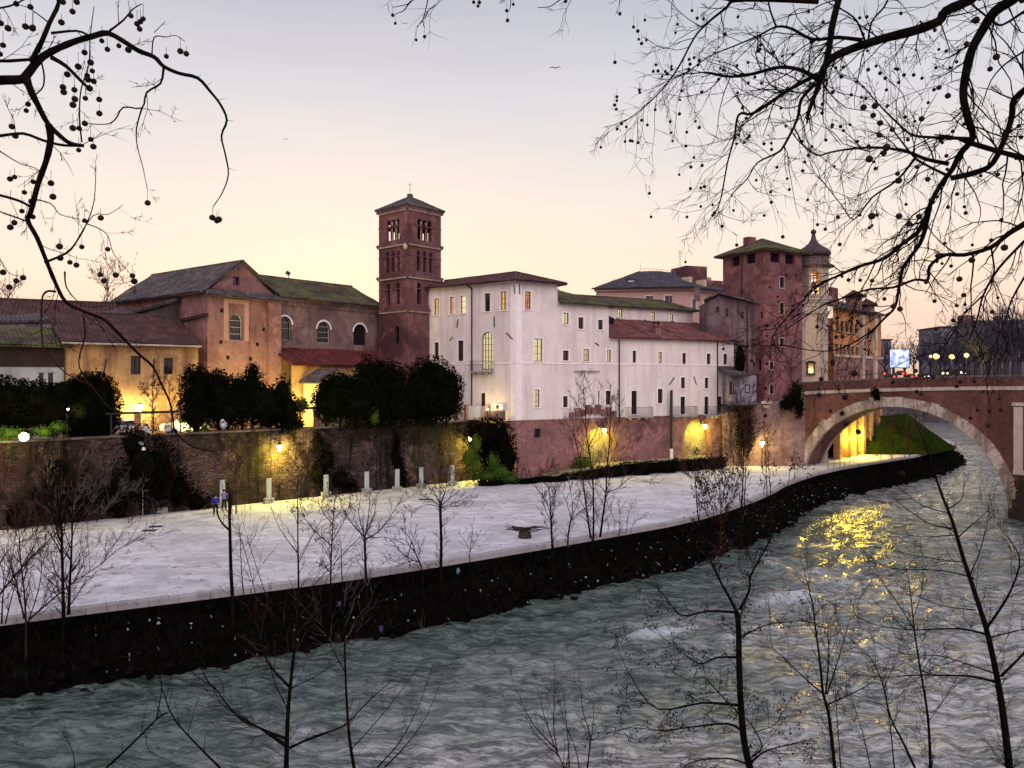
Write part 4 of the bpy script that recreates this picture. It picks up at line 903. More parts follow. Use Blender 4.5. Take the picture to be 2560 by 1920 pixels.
def mk_belfry():
    T = thing('cream_bell_tower', 'slender cream plastered bell tower with a lit belfry and dark onion dome', 'bell tower', (40.6, 101.3, 9)); cx, cy = 40.6, 101.4
    dr = Vector((.8, .6)); dl = Vector((-.6, .8)); N = Vector((40.95, 99.0)); S1, S2 = 2.5, 4.1
    N = Vector((41.15, 99.0)); dl = Vector((-.96, .28)); dr = Vector((.28, .96)); SL, SR = 3.2, 3.2
    cs = [N, N + dr * SR, N + dr * SR + dl * SL, N + dl * SL]; ce = sum(cs, Vector((0, 0))) / 4
    wm = MB(); wm.prism(cs, -1, 21.3, True); build('wall', wm, M['cream'], T)
    Wf = Wall(cs[0], cs[3]); Wr = Wall(cs[0], cs[1])
    pl = MB()
    for W, aa in ((Wf, (.4, SL - .25)), (Wr, (.4, SR - .3))):
        for a in aa: bar(pl, W, a, 9, a, 21.0, .8 if a < 1 else .5, -.01, .1)
    build_split('pilaster', pl, M['travertine'], T)
    cm = MB(); ring(cm, cs, 19.45, 19.75, .22); ring(cm, cs, 21.2, 21.65, .38); ring(cm, cs, 20.9, 21.195, .2); build('cornice', cm, M['travertine'], T)
    # belfry: eight sided drum with four openings
    n = 8; r = 1.95; bm = MB(); z0, z1 = 21.6, 25.6
    a0 = math.atan2(Wf.n.y, Wf.n.x)
    vs = [Vector((ce.x + r * math.cos(a0 + (k + .5) * math.pi / 4), ce.y + r * math.sin(a0 + (k + .5) * math.pi / 4))) for k in range(n)]
    for k in range(n):
        W = Wall(vs[k - 1], vs[k]); L = W.len
        o = [[.28, L - .28, 22.0, 25.1, True]] if k % 2 == 0 else []
        face(bm, W, [(0, z0), (L, z0), (L, z1), (0, z1)], o, .0001)
        mbk = [Vector((ce.x + (p.x - ce.x) * .8, ce.y + (p.y - ce.y) * .8)) for p in (vs[k - 1], vs[k])]; W2 = Wall(mbk[0], mbk[1]); L2 = W2.len; q = (L2 - (L - .56)) / 2
        face(bm, W2, [(0, z0), (L2, z0), (L2, z1), (0, z1)], [[q, L2 - q, 22.0, 25.1, True]] if o else [], .0001)
        if o:
            for (x1, x2) in ((.28, q), (L - .28, L2 - q)):
                bm.poly([W.P(x1, 22), W2.P(x2, 22), W2.P(x2, 24.6), W.P(x1, 24.6)])
    bf = build('belfry', bm, M['orangeb'], T)
    bl = MB(); bl.lathe((ce.x, ce.y, 22.9), [(.5, 0), (.4, .12), (.32, .5), (.2, .85), (.04, .95)], 10); bl.tube([(ce.x, ce.y, 23.8), (ce.x, ce.y, 25)], .05, 5); bl.tube([(ce.x - 1.3, ce.y, 24.6), (ce.x + 1.3, ce.y, 24.6)], .08, 5); build('bell', bl, M['iron'], T)
    lamp(T, (ce.x - .3, ce.y - .9, 22.3), 520, (1, .42, .05), .15); lamp(T, (ce.x + .9, ce.y - .3, 22.3), 320, (1, .42, .05), .15)
    ex = MB(); ex.lathe((ce.x, ce.y, 25.6), [(2.5, 0), (2.65, .18), (2.3, .35), (2.0, .5), (1.9, 1.15), (1.98, 1.2), (1.98, 1.34), (1.5, 1.4)], 16); build('drum', ex, M['darkcoping'], T)
    dm = MB(); dm.lathe((ce.x, ce.y, 26.95), [(1.55, 0), (1.98, .12), (2.2, .4), (2.15, .72), (1.8, 1.12), (1.15, 1.5), (.64, 1.95), (.36, 2.45), (.24, 3.0), (.26, 3.08)], 20); d = build('dome', dm, M['domemetal'], T, smooth=True)
    fb = MB(); fb.ball((ce.x, ce.y, 30.4), .36, 12, 8); fb.tube([(ce.x, ce.y, 30.7), (ce.x, ce.y, 32.7)], .035, 5); fb.tube([(ce.x - .38, ce.y, 32.0), (ce.x + .38, ce.y, 32.0)], .035, 5); build('finial_cross', fb, M['iron'], d)
    a, z = Wf.hit(2027, 921); sh = MB()
    for (b_, zz, w, h) in ((a - .4, z, .14, 1.4), (a + .4, z, .14, 1.4)): sh.box(Wf.P(b_, zz, .16), (w, .34, h), Wf.ang)
    sh.box(Wf.P(a, z - .72, .2), (1.1, .42, .14), Wf.ang); sh.box(Wf.P(a, z + .78, .22), (1.2, .5, .16), Wf.ang); sh.box(Wf.P(a, z + .92, .18), (.7, .36, .16), Wf.ang)
    s = build('shrine', sh, M['darkwood'], T); g_ = MB(); g_.poly([Wf.P(a - .33, z - .65, .02), Wf.P(a + .33, z - .65, .02), Wf.P(a + .33, z + .7, .02), Wf.P(a - .33, z + .7, .02)]); build('backing', g_, M['cream'], s)
    b_ = MB(); b_.ball(Wf.P(a, z - .3, .18), .09, 8, 6); build('lamp_globe', b_, M['lampglass'], s); lamp(T, Wf.P(a, z - .3, .42), 30, WARM, .06)
    # hospital along the river beyond
    H0 = Vector((43.6, 103.2)); hd = Vector((.70, .714)); H1 = H0 + hd * 18.5; W = Wall(H0, H1)
    T = thing('orange_hospital', 'orange rendered riverside building with rows of dark windows above a brick base', 'building', (50, 112, 0))
    wins = []
    def row(u0, u1, n, v0a, v0b, v1a, v1b, arch):
        for k in range(n):
            t = (k + .5) / n; t2 = .36 / n; ua = u0 + (u1 - u0) * (t - t2); ub = u0 + (u1 - u0) * (t + t2)
            wins.append(W.op(ua, v0a + (v0b - v0a) * t, ub, v1a + (v1b - v1a) * t, arch))
    row(2088, 2147, 5, 798, 806, 828, 836, True); row(2087, 2147, 6, 858, 868, 889, 893, False); row(2155, 2178, 2, 812, 820, 842, 848, True); row(2155, 2178, 2, 870, 874, 895, 898, False)
    wm = MB(); face(wm, W, [(0, 14.2), (W.len, 13.9), (W.len, 20.6), (0, 20.6)], wins, .35); wm.poly([W.P(W.len, 0), W.P(W.len, 0, -14), W.P(W.len, 20.6, -14), W.P(W.len, 20.6)]); build('wall', wm, M['orange'], T)
    for q in wins: window(T, W, q, 'glass', 'iron', 1, 2, .3, 'travertine', .09)
    bm = MB(); face(bm, W, [(0, -1), (W.len, -1), (W.len, 13.9), (0, 14.2)], [], .1, .12); bm.poly([W.P(0, 14.2), W.P(W.len, 13.9), W.P(W.len, 13.9, .12), W.P(0, 14.2, .12)]); build('brick_base', bm, M['hospbase'], T)
    ar = MB()
    for k in range(11):
        a = .6 + k * 1.62; bar(ar, W, a, 8.9, a + .05, 11.6, .34, .1, .14); bar(ar, W, a + .05, 11.6, a + .45, 12.2, .3, .1, .14)
    build('blind_arch', ar, M['brick'], T)
    pm = MB()
    for u in (2152, 2184): a, _ = W.hit(u, 850); bar(pm, W, a, 9, a, 20.6, 1.0, -.01, .45)
    bar(pm, W, 0, 14.1, W.len, 14.0, .35, .1, .2); build('pilaster', pm, M['travertine'], T)
    btm = MB()
    for k in range(6): a = .5 + k * 2.9; bar(btm, W, a, -1, a, 8.3, 1.0, .05, .85)
    build_split('buttress', btm, M['ochre'], T)
    lw = MB(); face(lw, W, [(0, -1), (W.len, -1), (W.len, 8.7), (0, 8.7)], [], .1, .15); build('lower_wall', lw, M['ochre'], T)  # ochre on lower wall and buttresses puts the yellow lamp glow into their colour
    rf = MB(); roofplane(rf, W.P(-.5, 20.5, .9), W.P(W.len + .5, 20.5, .9), [W.P(-.5, 23, -6), W.P(W.len + .5, 23, -6)]); r = build('roof', rf, M['greytile'], T)
    for u, zz in ((2145, 21.5), (2177, 20.6)):
        a, _ = W.hit(u, 800); tm = MB(); tm.box(W.P(a, zz, -.6), (1.7, 1.7, 2.4), W.ang); tw = build('roof_turret', tm, M['hospbase'], r)
        cp = MB(); p = W.P(a, zz + 1.2, -.6); cp.box(p + Vector((0, 0, .06)), (2.5, 2.5, .12), W.ang); cp.lathe(p + Vector((0, 0, .12)), [(1.7, 0), (.05, .95)], 4); build('turret_cap', cp, M['rooftile'], tw)
    ch = MB(); a, _ = W.hit(2092, 770); ch.box(W.P(a, 22.2, -.9), (2.2, 1.3, 2.4), W.ang); build('chimney', ch, M['brick'], r)
    for k in range(3):
        a = 1.9 + k * 2.9; L = MB(); L.box(W.P(a, 3.1, .5), (.4, .7, .18), W.ang); lf = build('floodlight', L, M['iron'], T); gl = MB(); gl.box(W.P(a, 2.99, .5), (.3, .36, .03), W.ang); build('lamp_glass', gl, M['lampglass'], lf)
        lamp(T, W.P(a, 2.7, 1.0), 1300, (1, .74, .08), .45)
    # pink palace far behind the white block
    T = thing('pink_palace', 'large pink palace with a dark hipped slate roof rising behind the white building', 'building', (30, 140, 8))
    W = Wall((14.5, 131), (29.6, 128.5)); W2 = Wall((29.6, 128.5), (42, 140)); ZE = 26.3
    o = [[8.4 + k * 3.2, 10.0 + k * 3.2, 22.6, 25.0, False] for k in range(2)]
    wm = MB(); face(wm, W, [(0, 8), (W.len, 8), (W.len, ZE), (0, ZE)], o, .3); o2 = [[1.5 + k * 3.5, 2.7 + k * 3.5, 22.4, 24.6, False] for k in range(4)]; face(wm, W2, [(0, 8), (W2.len, 8), (W2.len, ZE), (0, ZE)], o2, .3); wm.poly([W.P(0, 8), W.P(0, 8, -14), W.P(0, ZE, -14), W.P(0, ZE)]); build('wall', wm, M['palacepink'], T)
    for q in o: window(T, W, q, 'glass', 'greymetal', 2, 2, .2, 'white_trim')
    for q in o2: window(T, W2, q, 'glass', 'greymetal', 2, 2, .2, 'white_trim')
    pn = MB()
    for k in range(5): bar(pn, W, .8 + k * 3.2, 22, .8 + k * 3.2, 25.4, 1.6, -.01, .1)
    bar(pn, W, -.3, ZE - .2, W.len + .3, ZE - .2, .5, 0, .5); bar(pn, W2, -.3, ZE - .2, W2.len, ZE - .2, .5, 0, .5); build_split('wall_panel', pn, M['palacepink'], T)
    e0 = W.P(-.8, ZE, .9); ec = W.P(W.len, ZE, .9) + W2.n * .9; e2 = W2.P(W2.len, ZE, .9); t0 = P(1597, 679, 137); t1 = P(1648, 678, 137.5); t2 = P(1780, 700, 146)
    rf = MB(); roofplane(rf, e0, ec, [t0, t1], .5); roofplane(rf, ec, e2, [t1, t2], .5); r = build('roof', rf, M['slate'], T)
    dm = MB(); dm.box(P(1578, 708, 133), (1.6, 2.4, 1.5), W.ang); d = build('dormer', dm, M['slate'], r); gl = MB(); gl.box(P(1578, 708, 131.77), (.95, .06, .95), W.ang); build('pane', gl, M['skyglass'], d)
    ph = MB(); p = P(1722, 700, 139); ph.box(p, (4.4, 5, 4.4), .35); ph.box(p + Vector((3.6, 1, -1.3)), (4, 4, 2.2), .35); build('roof_hut', ph, M['brick'], T)
    an = MB(); p = P(1700, 668, 138); an.tube([p, p + Vector((0, 0, 3.0))], .05, 5)
    for h in (2.0, 2.5, 2.9): an.tube([p + Vector((-.35, 0, h)), p + Vector((.35, 0, h))], .04, 4)
    build('antenna', an, M['iron'], T)
    rl = MB(); q = [P(1600 + k * 11, 670 + .9 * k, 137) for k in range(9)]; rl.tube(q, .04, 4)
    for k in q: rl.tube([k, k - Vector((0, 0, .8))], .035, 4)
    rl.tube([P(1602, 655, 137), P(1602, 676, 137)], .04, 4); q = [P(1755 + k * 7, 700 + 2.0 * k, 141) for k in range(8)]; rl.tube(q, .04, 4)
    for k in q: rl.tube([k, k - Vector((0, 0, 1.3))], .035, 4)
    build('roof_railing', rl, M['greymetal'], T)
    tk = MB()
    for u, v in ((1770, 703), (1795, 712)): tk.lathe(P(u, v + 8, 140), [(.6, 0), (.62, 1.2), (.1, 1.35)], 10)
    build_split('water_tank', tk, M['greymetal'], T)
    dd = MB()
    for u, v in ((1717, 706), (1753, 714)): dd.box(P(u, v, 133), (.9, 1.6, 1.8), W2.ang)
    build('dormer', dd, M['cream'], r)
M['orangeb'] = plaster('belfry_plaster', (.50, .40, .32), (.42, .33, .27), (.3, .2, .15), .4, .3)
M['domemetal'] = plain('dome_lead', (.05, .022, .026), .55, .4)
M['skyglass'] = plain('skylight_pane', (.42, .42, .45), .2, .5)
M['hospbase'] = brickwork('hospital_brick', (.26, .14, .13), (.2, .105, .1), (.26, .17, .16), (.15, .09, .075), .4, .14, .5)
mk_belfry()

# ------------------------------------------------------------------ the stone bridge
BL = Vector((36.5, 95.0)); BD = Vector((.7071, -.7071)); BW = Wall(BL, BL + BD * 60); BWID = 5.6
def mk_bridge():
    T = thing('stone_arch_bridge', 'old brick bridge with wide pale stone arches springing from the quay', 'bridge', (BL.x + BD.x * 25, BL.y + BD.y * 25, -3.2))
    Rr, cz = 11.2, -3.5; cA, cB = 10.65, 39.1
    def zt(t): return 8.75 + 1.05 * max(0, 1 - ((t - 27) / 30) ** 2)
    def arcpts(c, r, n=28): return [(c - r * math.cos(math.pi * k / n), cz + r * math.sin(math.pi * k / n)) for k in range(n + 1)]
    tops = [(-1.2 + 61.2 * k / 24, zt(-1.2 + 61.2 * k / 24)) for k in range(25)]
    ol = [(-1.2, -4.2)] + [(x, max(z, -4.2)) for x, z in arcpts(cA, Rr)] + [(cA + Rr, -4.2), (cB - Rr, -4.2)] + arcpts(cB, Rr) + [(60, -4.2)] + tops[::-1]
    fl = [23.3, 26.5, 2.6, 7.9, True]
    fm = MB()
    face(fm, BW, ol, [fl], BWID, 0.0); face(fm, BW, ol, [fl], 0.001, -BWID); build('spandrel', fm, M['bridgebrick'], T)
    for c in (cA, cB):
        vo = MB(); vb = MB(); i_ = arcpts(c, Rr, 40); o_ = arcpts(c, Rr + 1.15, 40)
        for k in range(40):
            w = 1.13 + (.16 if k % 7 == 3 else 0) - (.10 if k % 5 == 1 else 0) + .10 * noise.noise(Vector((k * 1.3, c, 0))); a = i_[k]; b_ = i_[k + 1]
            def sc(p, q): return (c + (p[0] - c) * q, cz + (p[1] - cz) * q)
            q = (Rr + w) / Rr; g0 = .004
            a2, b2 = (a[0] + (b_[0] - a[0]) * .02, a[1] + (b_[1] - a[1]) * .02), (b_[0] - (b_[0] - a[0]) * .02, b_[1] - (b_[1] - a[1]) * .02)
            pr = .05 + .015 * (k % 3)
            quad = [sc(a2, 1), sc(b2, 1), sc(b2, q), sc(a2, q)]
            for (f0, f1, mm) in ((pr, -.75, vo), (-BWID - pr, -BWID + .75, vb)):
                mm.add([BW.P(x, z, f0) for x, z in quad] + [BW.P(x, z, f1) for x, z in quad], [[0, 1, 2, 3], [0, 1, 5, 4], [1, 2, 6, 5], [2, 3, 7, 6], [3, 0, 4, 7]])
        build('arch_ring', vo, M['ringstone'], T); build('arch_ring', vb, M['ringstone'], T)
    for c in (cA, cB):
        so = MB(); l = arcpts(c, Rr + .02, 32)
        so.add([BW.P(x, z, -.7) for x, z in l] + [BW.P(x, z, -BWID + .7) for x, z in l], [[k, k + 1, len(l) + k + 1, len(l) + k] for k in range(len(l) - 1)])
        build('soffit', so, M['darkbrick'], T)
    # cornice of broken white stones
    co = MB(); t = -1.0
    while t < 59:
        L = 1.2 + 1.4 * rnd.random()
        if rnd.random() < .86:
            for f in (.16, -BWID - .16): co.add([BW.P(x, z, oo + f) for oo in ((0, -.4) if f > 0 else (0, .4)) for x, z in ((t, zt(t) - .02), (t + L - .03, zt(t + L) - .02), (t + L - .03, zt(t + L) + .36), (t, zt(t) + .36))], [[0, 1, 2, 3], [4, 5, 6, 7], [0, 1, 5, 4], [3, 2, 6, 7], [1, 2, 6, 5], [0, 3, 7, 4]])
        t += L
    build('cornice', co, M['travertine'], T)
    dk = MB(); pts = [t_[0] for t_ in tops]
    for a, b_ in zip(pts, pts[1:]): dk.poly([BW.P(a, zt(a) + .2, 0), BW.P(b_, zt(b_) + .2, 0), BW.P(b_, zt(b_) + .2, -BWID), BW.P(a, zt(a) + .2, -BWID)])
    build('deck', dk, M['asphalt'], T)
    for f in (0, -BWID + .42):
        pa = MB(); cp = MB()
        for a, b_ in zip(pts, pts[1:]):
            pa.add([BW.P(x, zt(x) + h, f + oo) for oo in (-.02, -.42) for x, h in ((a, .34), (b_, .34), (b_, 1.38), (a, 1.38))], [[0, 1, 2, 3], [4, 5, 6, 7]])
            cp.add([BW.P(x, zt(x) + h, f + oo) for oo in (.05, -.49) for x, h in ((a, 1.38), (b_, 1.38), (b_, 1.56), (a, 1.56))], [[0, 1, 2, 3], [4, 5, 6, 7], [0, 1, 5, 4], [3, 2, 6, 7]])
        k = 1.0
        while k < 59: pa.add([BW.P(x, zt(k) + h, f + oo) for oo in (.06, -.48) for x, h in ((k, .36), (k + .6, .36), (k + .6, 1.37), (k, 1.37))], [[0, 1, 2, 3], [4, 5, 6, 7], [0, 3, 7, 4], [1, 2, 6, 5]]); k += 3.4
        build('parapet', pa, M['parapetbrick'], T); build('coping', cp, M['darkcoping'], T)
    # flood arch surround on the pier, cutwater
    fs = MB()
    for a in (fl[0] - .55, fl[1] + .55): bar(fs, BW, a, 1.4, a, 8.0, .8, .0, .22); bar(fs, BW, a, 8.1, a, 8.45, 1.1, .0, .32)
    bar(fs, BW, fl[0] - 1, 1.2, fl[1] + 1, 1.2, .45, 0, .25); build('flood_opening_frame', fs, M['travertine'], T)
    cw = MB(); h = 1.0
    for k in range(5):
        z0 = -4.4 + k * h * .92; q = 1 - .07 * k; a0, a1 = 21.6 + .3 * k, 28.1 - .3 * k; am = (a0 + a1) / 2
        xy = [BW.P(a0, 0, -.1), BW.P(a0 + .4, 0, 2.6 * q), BW.P(am, 0, 5.2 * q), BW.P(a1 - .4, 0, 2.6 * q), BW.P(a1, 0, -.1)]
        cw.prism([(p.x, p.y) for p in xy], z0, z0 + h * .92 - .02 + (.5 if k == 4 else 0), True)
    build('cutwater', cw, M['wetstone'], T)
M['parapetbrick'] = brickwork('parapet_brick', (.16, .06, .055), (.115, .045, .04), (.15, .09, .08), (.05, .03, .03), .3, .09, .7, .5)
M['wetstone'] = plaster('wet_stone', (.06, .04, .034), (.04, .028, .025), (.02, .02, .015), .7, .6, .6)
mk_bridge()

# ------------------------------------------------------------------ far bank beyond the bridge
def mk_far():
    m = plaster('hazed_far_wall', (.22, .20, .24), (.18, .165, .20), (.12, .112, .135), .4, .3); ms = M['slate']  # lifted bluish wall colour carries painted distance haze
    specs = [(118, 300, 56, 16, 26, .05, 'long flat-roofed grey block at the far left, behind the bright screen'), (190, 302, 46, 20, 31.0, -.1, 'bluish block with a stepped penthouse roof beyond the street lamps'), (196, 262, 60, 20, 30.5, -.5, 'tall dusky block at the right end of the far bank')]
    for i, (x, y, w, dp, h, a, lab) in enumerate(specs):
        T = thing('far_building', lab, 'building', (x, y, 9.4), 'dusky buildings on the far bank'); wm = MB(); c = Vector((x, y, 0))
        wm.box((x, y, 9 + h / 2 - 4.7), (w, dp, h - 9.4), a); build('wall', wm, m, T)
        d = Vector((math.cos(a), math.sin(a), 0)); n = Vector((d.y, -d.x, 0)); fw = MB()
        for k in range(int(w / 4)):
            for f in range(int((h - 12) / 4)):
                fw.box(c + d * (-w / 2 + 2 + 4 * k) + n * (dp / 2 + .02) + Vector((0, 0, 13 + 4 * f)), (1.3, .1, 2.1), a)
        build('window', fw, M['glass'], T)
        r = MB(); r.box((x, y, h - .2), (w + 1, dp + 1, .5), a); r.box(c + d * (w * .08) + Vector((0, 0, h + 1.2)), (w * .55, dp * .6, 2.6), a); build('roof', r, ms, T)
        if i == 1:
            ph = MB(); ph.box(c + d * -9 + Vector((0, 0, h + 3.4)), (4.5, 4, 3), a); ph.box(c + d * 3 + Vector((0, 0, h + 3.2)), (2, 4, 2.6), a); build('chimney', ph, M['brick'], T)
    # bright advertising screen
    T = thing('lit_screen', 'big glowing blue-white square screen on the far bank, seen through branches', 'screen', P(2249, 945, 238)); c = P(2249, 896, 238)
    f = MB(); f.box(c + Vector((0, .3, 0)), (6.4, .5, 6.0)); build('frame', f, M['iron'], T)
    sm, nt, b = _new('screen_picture', .4); g = G(nt); v = nt.nodes.new('ShaderNodeTexVoronoi'); g.L(g.pos, v.inputs['Vector']); v.inputs['Scale'].default_value = .8
    col = g.mix(g.step(g.noise(g.pos, .5, 3), .38, .62), (.10, .16, .75), (.72, .85, 1.0)); col = g.mix(g.step(v.outputs['Distance'], .1, .6), (1, 1, 1), col)
    b.inputs['Base Color'].default_value = (0, 0, 0, 1); g.L(col, b.inputs['Emission Color']); b.inputs['Emission Strength'].default_value = 1.3
    s = MB(); s.poly([c + Vector((x, 0, z)) for x, z in ((-3, -2.8), (3, -2.8), (3, 2.8), (-3, 2.8))]); build('display', s, sm, T)
    l = MB(); l.tube([c + Vector((-2, .4, -3)), c + Vector((-2, .4, -8))], .15, 6); l.tube([c + Vector((2, .4, -3)), c + Vector((2, .4, -8))], .15, 6); build('leg', l, M['iron'], T)
    for u, v, two, lab in ((2340, 891, True, 'leftmost and brightest of the far street lamps, with a second small head'), (2379, 892, False, 'middle one of the far street lamps, a single yellow globe'), (2416, 888, False, 'right-hand far street lamp beside the dark trees')):
        d = 205; p = P(u, v, d); T = thing('street_lamp', lab, 'street lamp', (p.x, p.y, 9.4), 'street lamps on the far bank')
        m_ = MB(); m_.tube([(p.x, p.y, 9.4), (p.x, p.y, p.z - .3)], [.14, .08], 6); m_.tube([(p.x - .9, p.y, p.z - .4), (p.x + .9, p.y, p.z - .4)], .05, 4); build('post', m_, M['iron'], T)
        gl = MB(); gl.ball(p, .75 if two else .6, 12, 8)
        if two: gl.ball(p + Vector((-1.5, 0, 0)), .33, 10, 6)
        build('globe', gl, M['farglow'], T); lamp(T, p + Vector((0, -1.2, 0)), 900, WARM, .3)
    # lit traffic in the street behind the bridge
    for i, (u, v, c, lab) in enumerate(((2205, 935, 'red', 'distant car with red tail lights, left of the bright screen'), (2240, 943, 'red', 'distant car, tail lights glowing below the bright screen'), (2262, 935, 'red', 'distant van with tall red rear lights'), (2285, 943, 'red', 'distant car with red tail lights right of the screen'), (2315, 943, 'white', 'distant car with white headlights left of the lamps'), (2362, 934, 'white', 'distant car with white headlights below the middle far lamp'), (2408, 932, 'white', 'distant car with small white headlights near the dark trees'))):
        d = 212; p = P(u, v, d); T = thing('distant_car', lab, 'car', (p.x, p.y, p.z - .6), 'distant traffic behind the bridge')
        b_ = MB(); b_.box((p.x, p.y + 2, p.z), (1.8, 4.2, .75)); b_.add([(p.x + x * k, p.y + 2 + y * k, p.z + z) for z, k in ((.37, 1), (.95, .8)) for x, y in ((-.85, -1.3), (.85, -1.3), (.85, 1.2), (-.85, 1.2))], [[0, 1, 5, 4], [1, 2, 6, 5], [2, 3, 7, 6], [3, 0, 4, 7], [4, 5, 6, 7]]); build('body', b_, M['iron'], T)
        for s_ in (-.6, .6):
            q = MB(); q.ball((p.x + s_, p.y - .15, p.z + .1), .3, 8, 5); build('tail_light' if c == 'red' else 'headlight', q, M['tail'] if c == 'red' else M['farhead'], T)
M['farglow'] = glow('far_lamp_globe', (1, .66, .18), 2.2); M['tail'] = glow('tail_light_red', (1, .06, .03), 2.2); M['farhead'] = glow('headlight_glass', (1, .86, .6), 3)
mk_far()

# ------------------------------------------------------------------ lanterns on the walls
def lantern(W, u, v, label, power, reach=.75, base=0.0, group='lit lanterns on the quay walls'):
    a, z = W.hit(u, v); p = W.P(a, z, base + reach); T = thing('wall_lantern', label, 'lantern', W.P(a, z + .6, base), group)
    br = MB(); br.tube([W.P(a, z + .62, base), W.P(a, z + .72, base + reach * .5), p + Vector((0, 0, .52))], .035, 5); br.tube([W.P(a, z + .2, base), W.P(a, z + .64, base + reach * .6)], .025, 4); br.box(W.P(a, z + .5, base + .02), (.16, .06, .5), W.ang); build('bracket', br, M['iron'], T)
    cp = MB(); cp.lathe(p + Vector((0, 0, .24)), [(.30, 0), (.26, .06), (.10, .2), (.05, .3)], 8); build('cap', cp, M['iron'], T)
    gl = MB(); gl.lathe(p + Vector((0, 0, -.34)), [(.13, 0), (.25, .56)], 6); build('lamp_glass', gl, M['lampglass'], T)
    lamp(T, p + W.n * .05 - Vector((0, 0, .42)), power * 1.3, (1, .85, .10), .1)
    return T
lantern(RW, 686, 1117, 'glowing lantern on the garden retaining wall above the marble panels', 1900, 1.15)
lantern(RW, 1161, 1096, 'glowing lantern on the retaining wall beside the green climbing plants', 1300, 1.1)
lantern(WFR, 1503, 1076, 'glowing lantern in the left brick niche of the white building', 650, .75, -.1)
lantern(WFR, 1752, 1065, 'glowing lantern under the pointed niche of the white building', 750, .8, -.1)
def post_lamp(u, v, d, zb, label, power, glass='lampglass', r=.22, group=None, name='post_lantern'):
    p = P(u, v, d); T = thing(name, label, 'lamp', (p.x, p.y, zb), group); m_ = MB(); m_.tube([(p.x, p.y, zb), (p.x, p.y, p.z - .2)], [.06, .045], 6); m_.lathe((p.x, p.y, zb), [(.12, 0), (.1, .3), (.06, .4)], 8); build('post', m_, M['iron'], T)
    gl = MB(); gl.ball(p, r, 12, 8); build('globe', gl, M[glass], T); cp = MB(); cp.lathe(p + Vector((0, 0, r * .8)), [(r * .9, 0), (r * .3, r * .6)], 8); build('cap', cp, M['iron'], T)
    lamp(T, p + Vector((0, -.05, -r - .12)), power, YEL if glass == 'lampglass' else WARM, .12); return T
post_lamp(1905, 1108, 93.2, 0, 'lit lamp post on the quay below the reddish tower', 900, r=.3)
post_lamp(350, 1017, 65.5, 6.0, 'bright globe lamp behind the wooden beam in front of the ochre wall', 1500, 'lampwhite', .25, 'garden globe lamps')
post_lamp(168, 1022, 60.5, 6.0, 'small globe lamp half hidden by the bushes at the far left', 260, 'lampwhite', .15, 'garden globe lamps')
post_lamp(526, 1013, 68.5, 6.0, 'small globe lamp shining between the dark clipped trees', 350, 'lampwhite', .15, 'garden globe lamps')
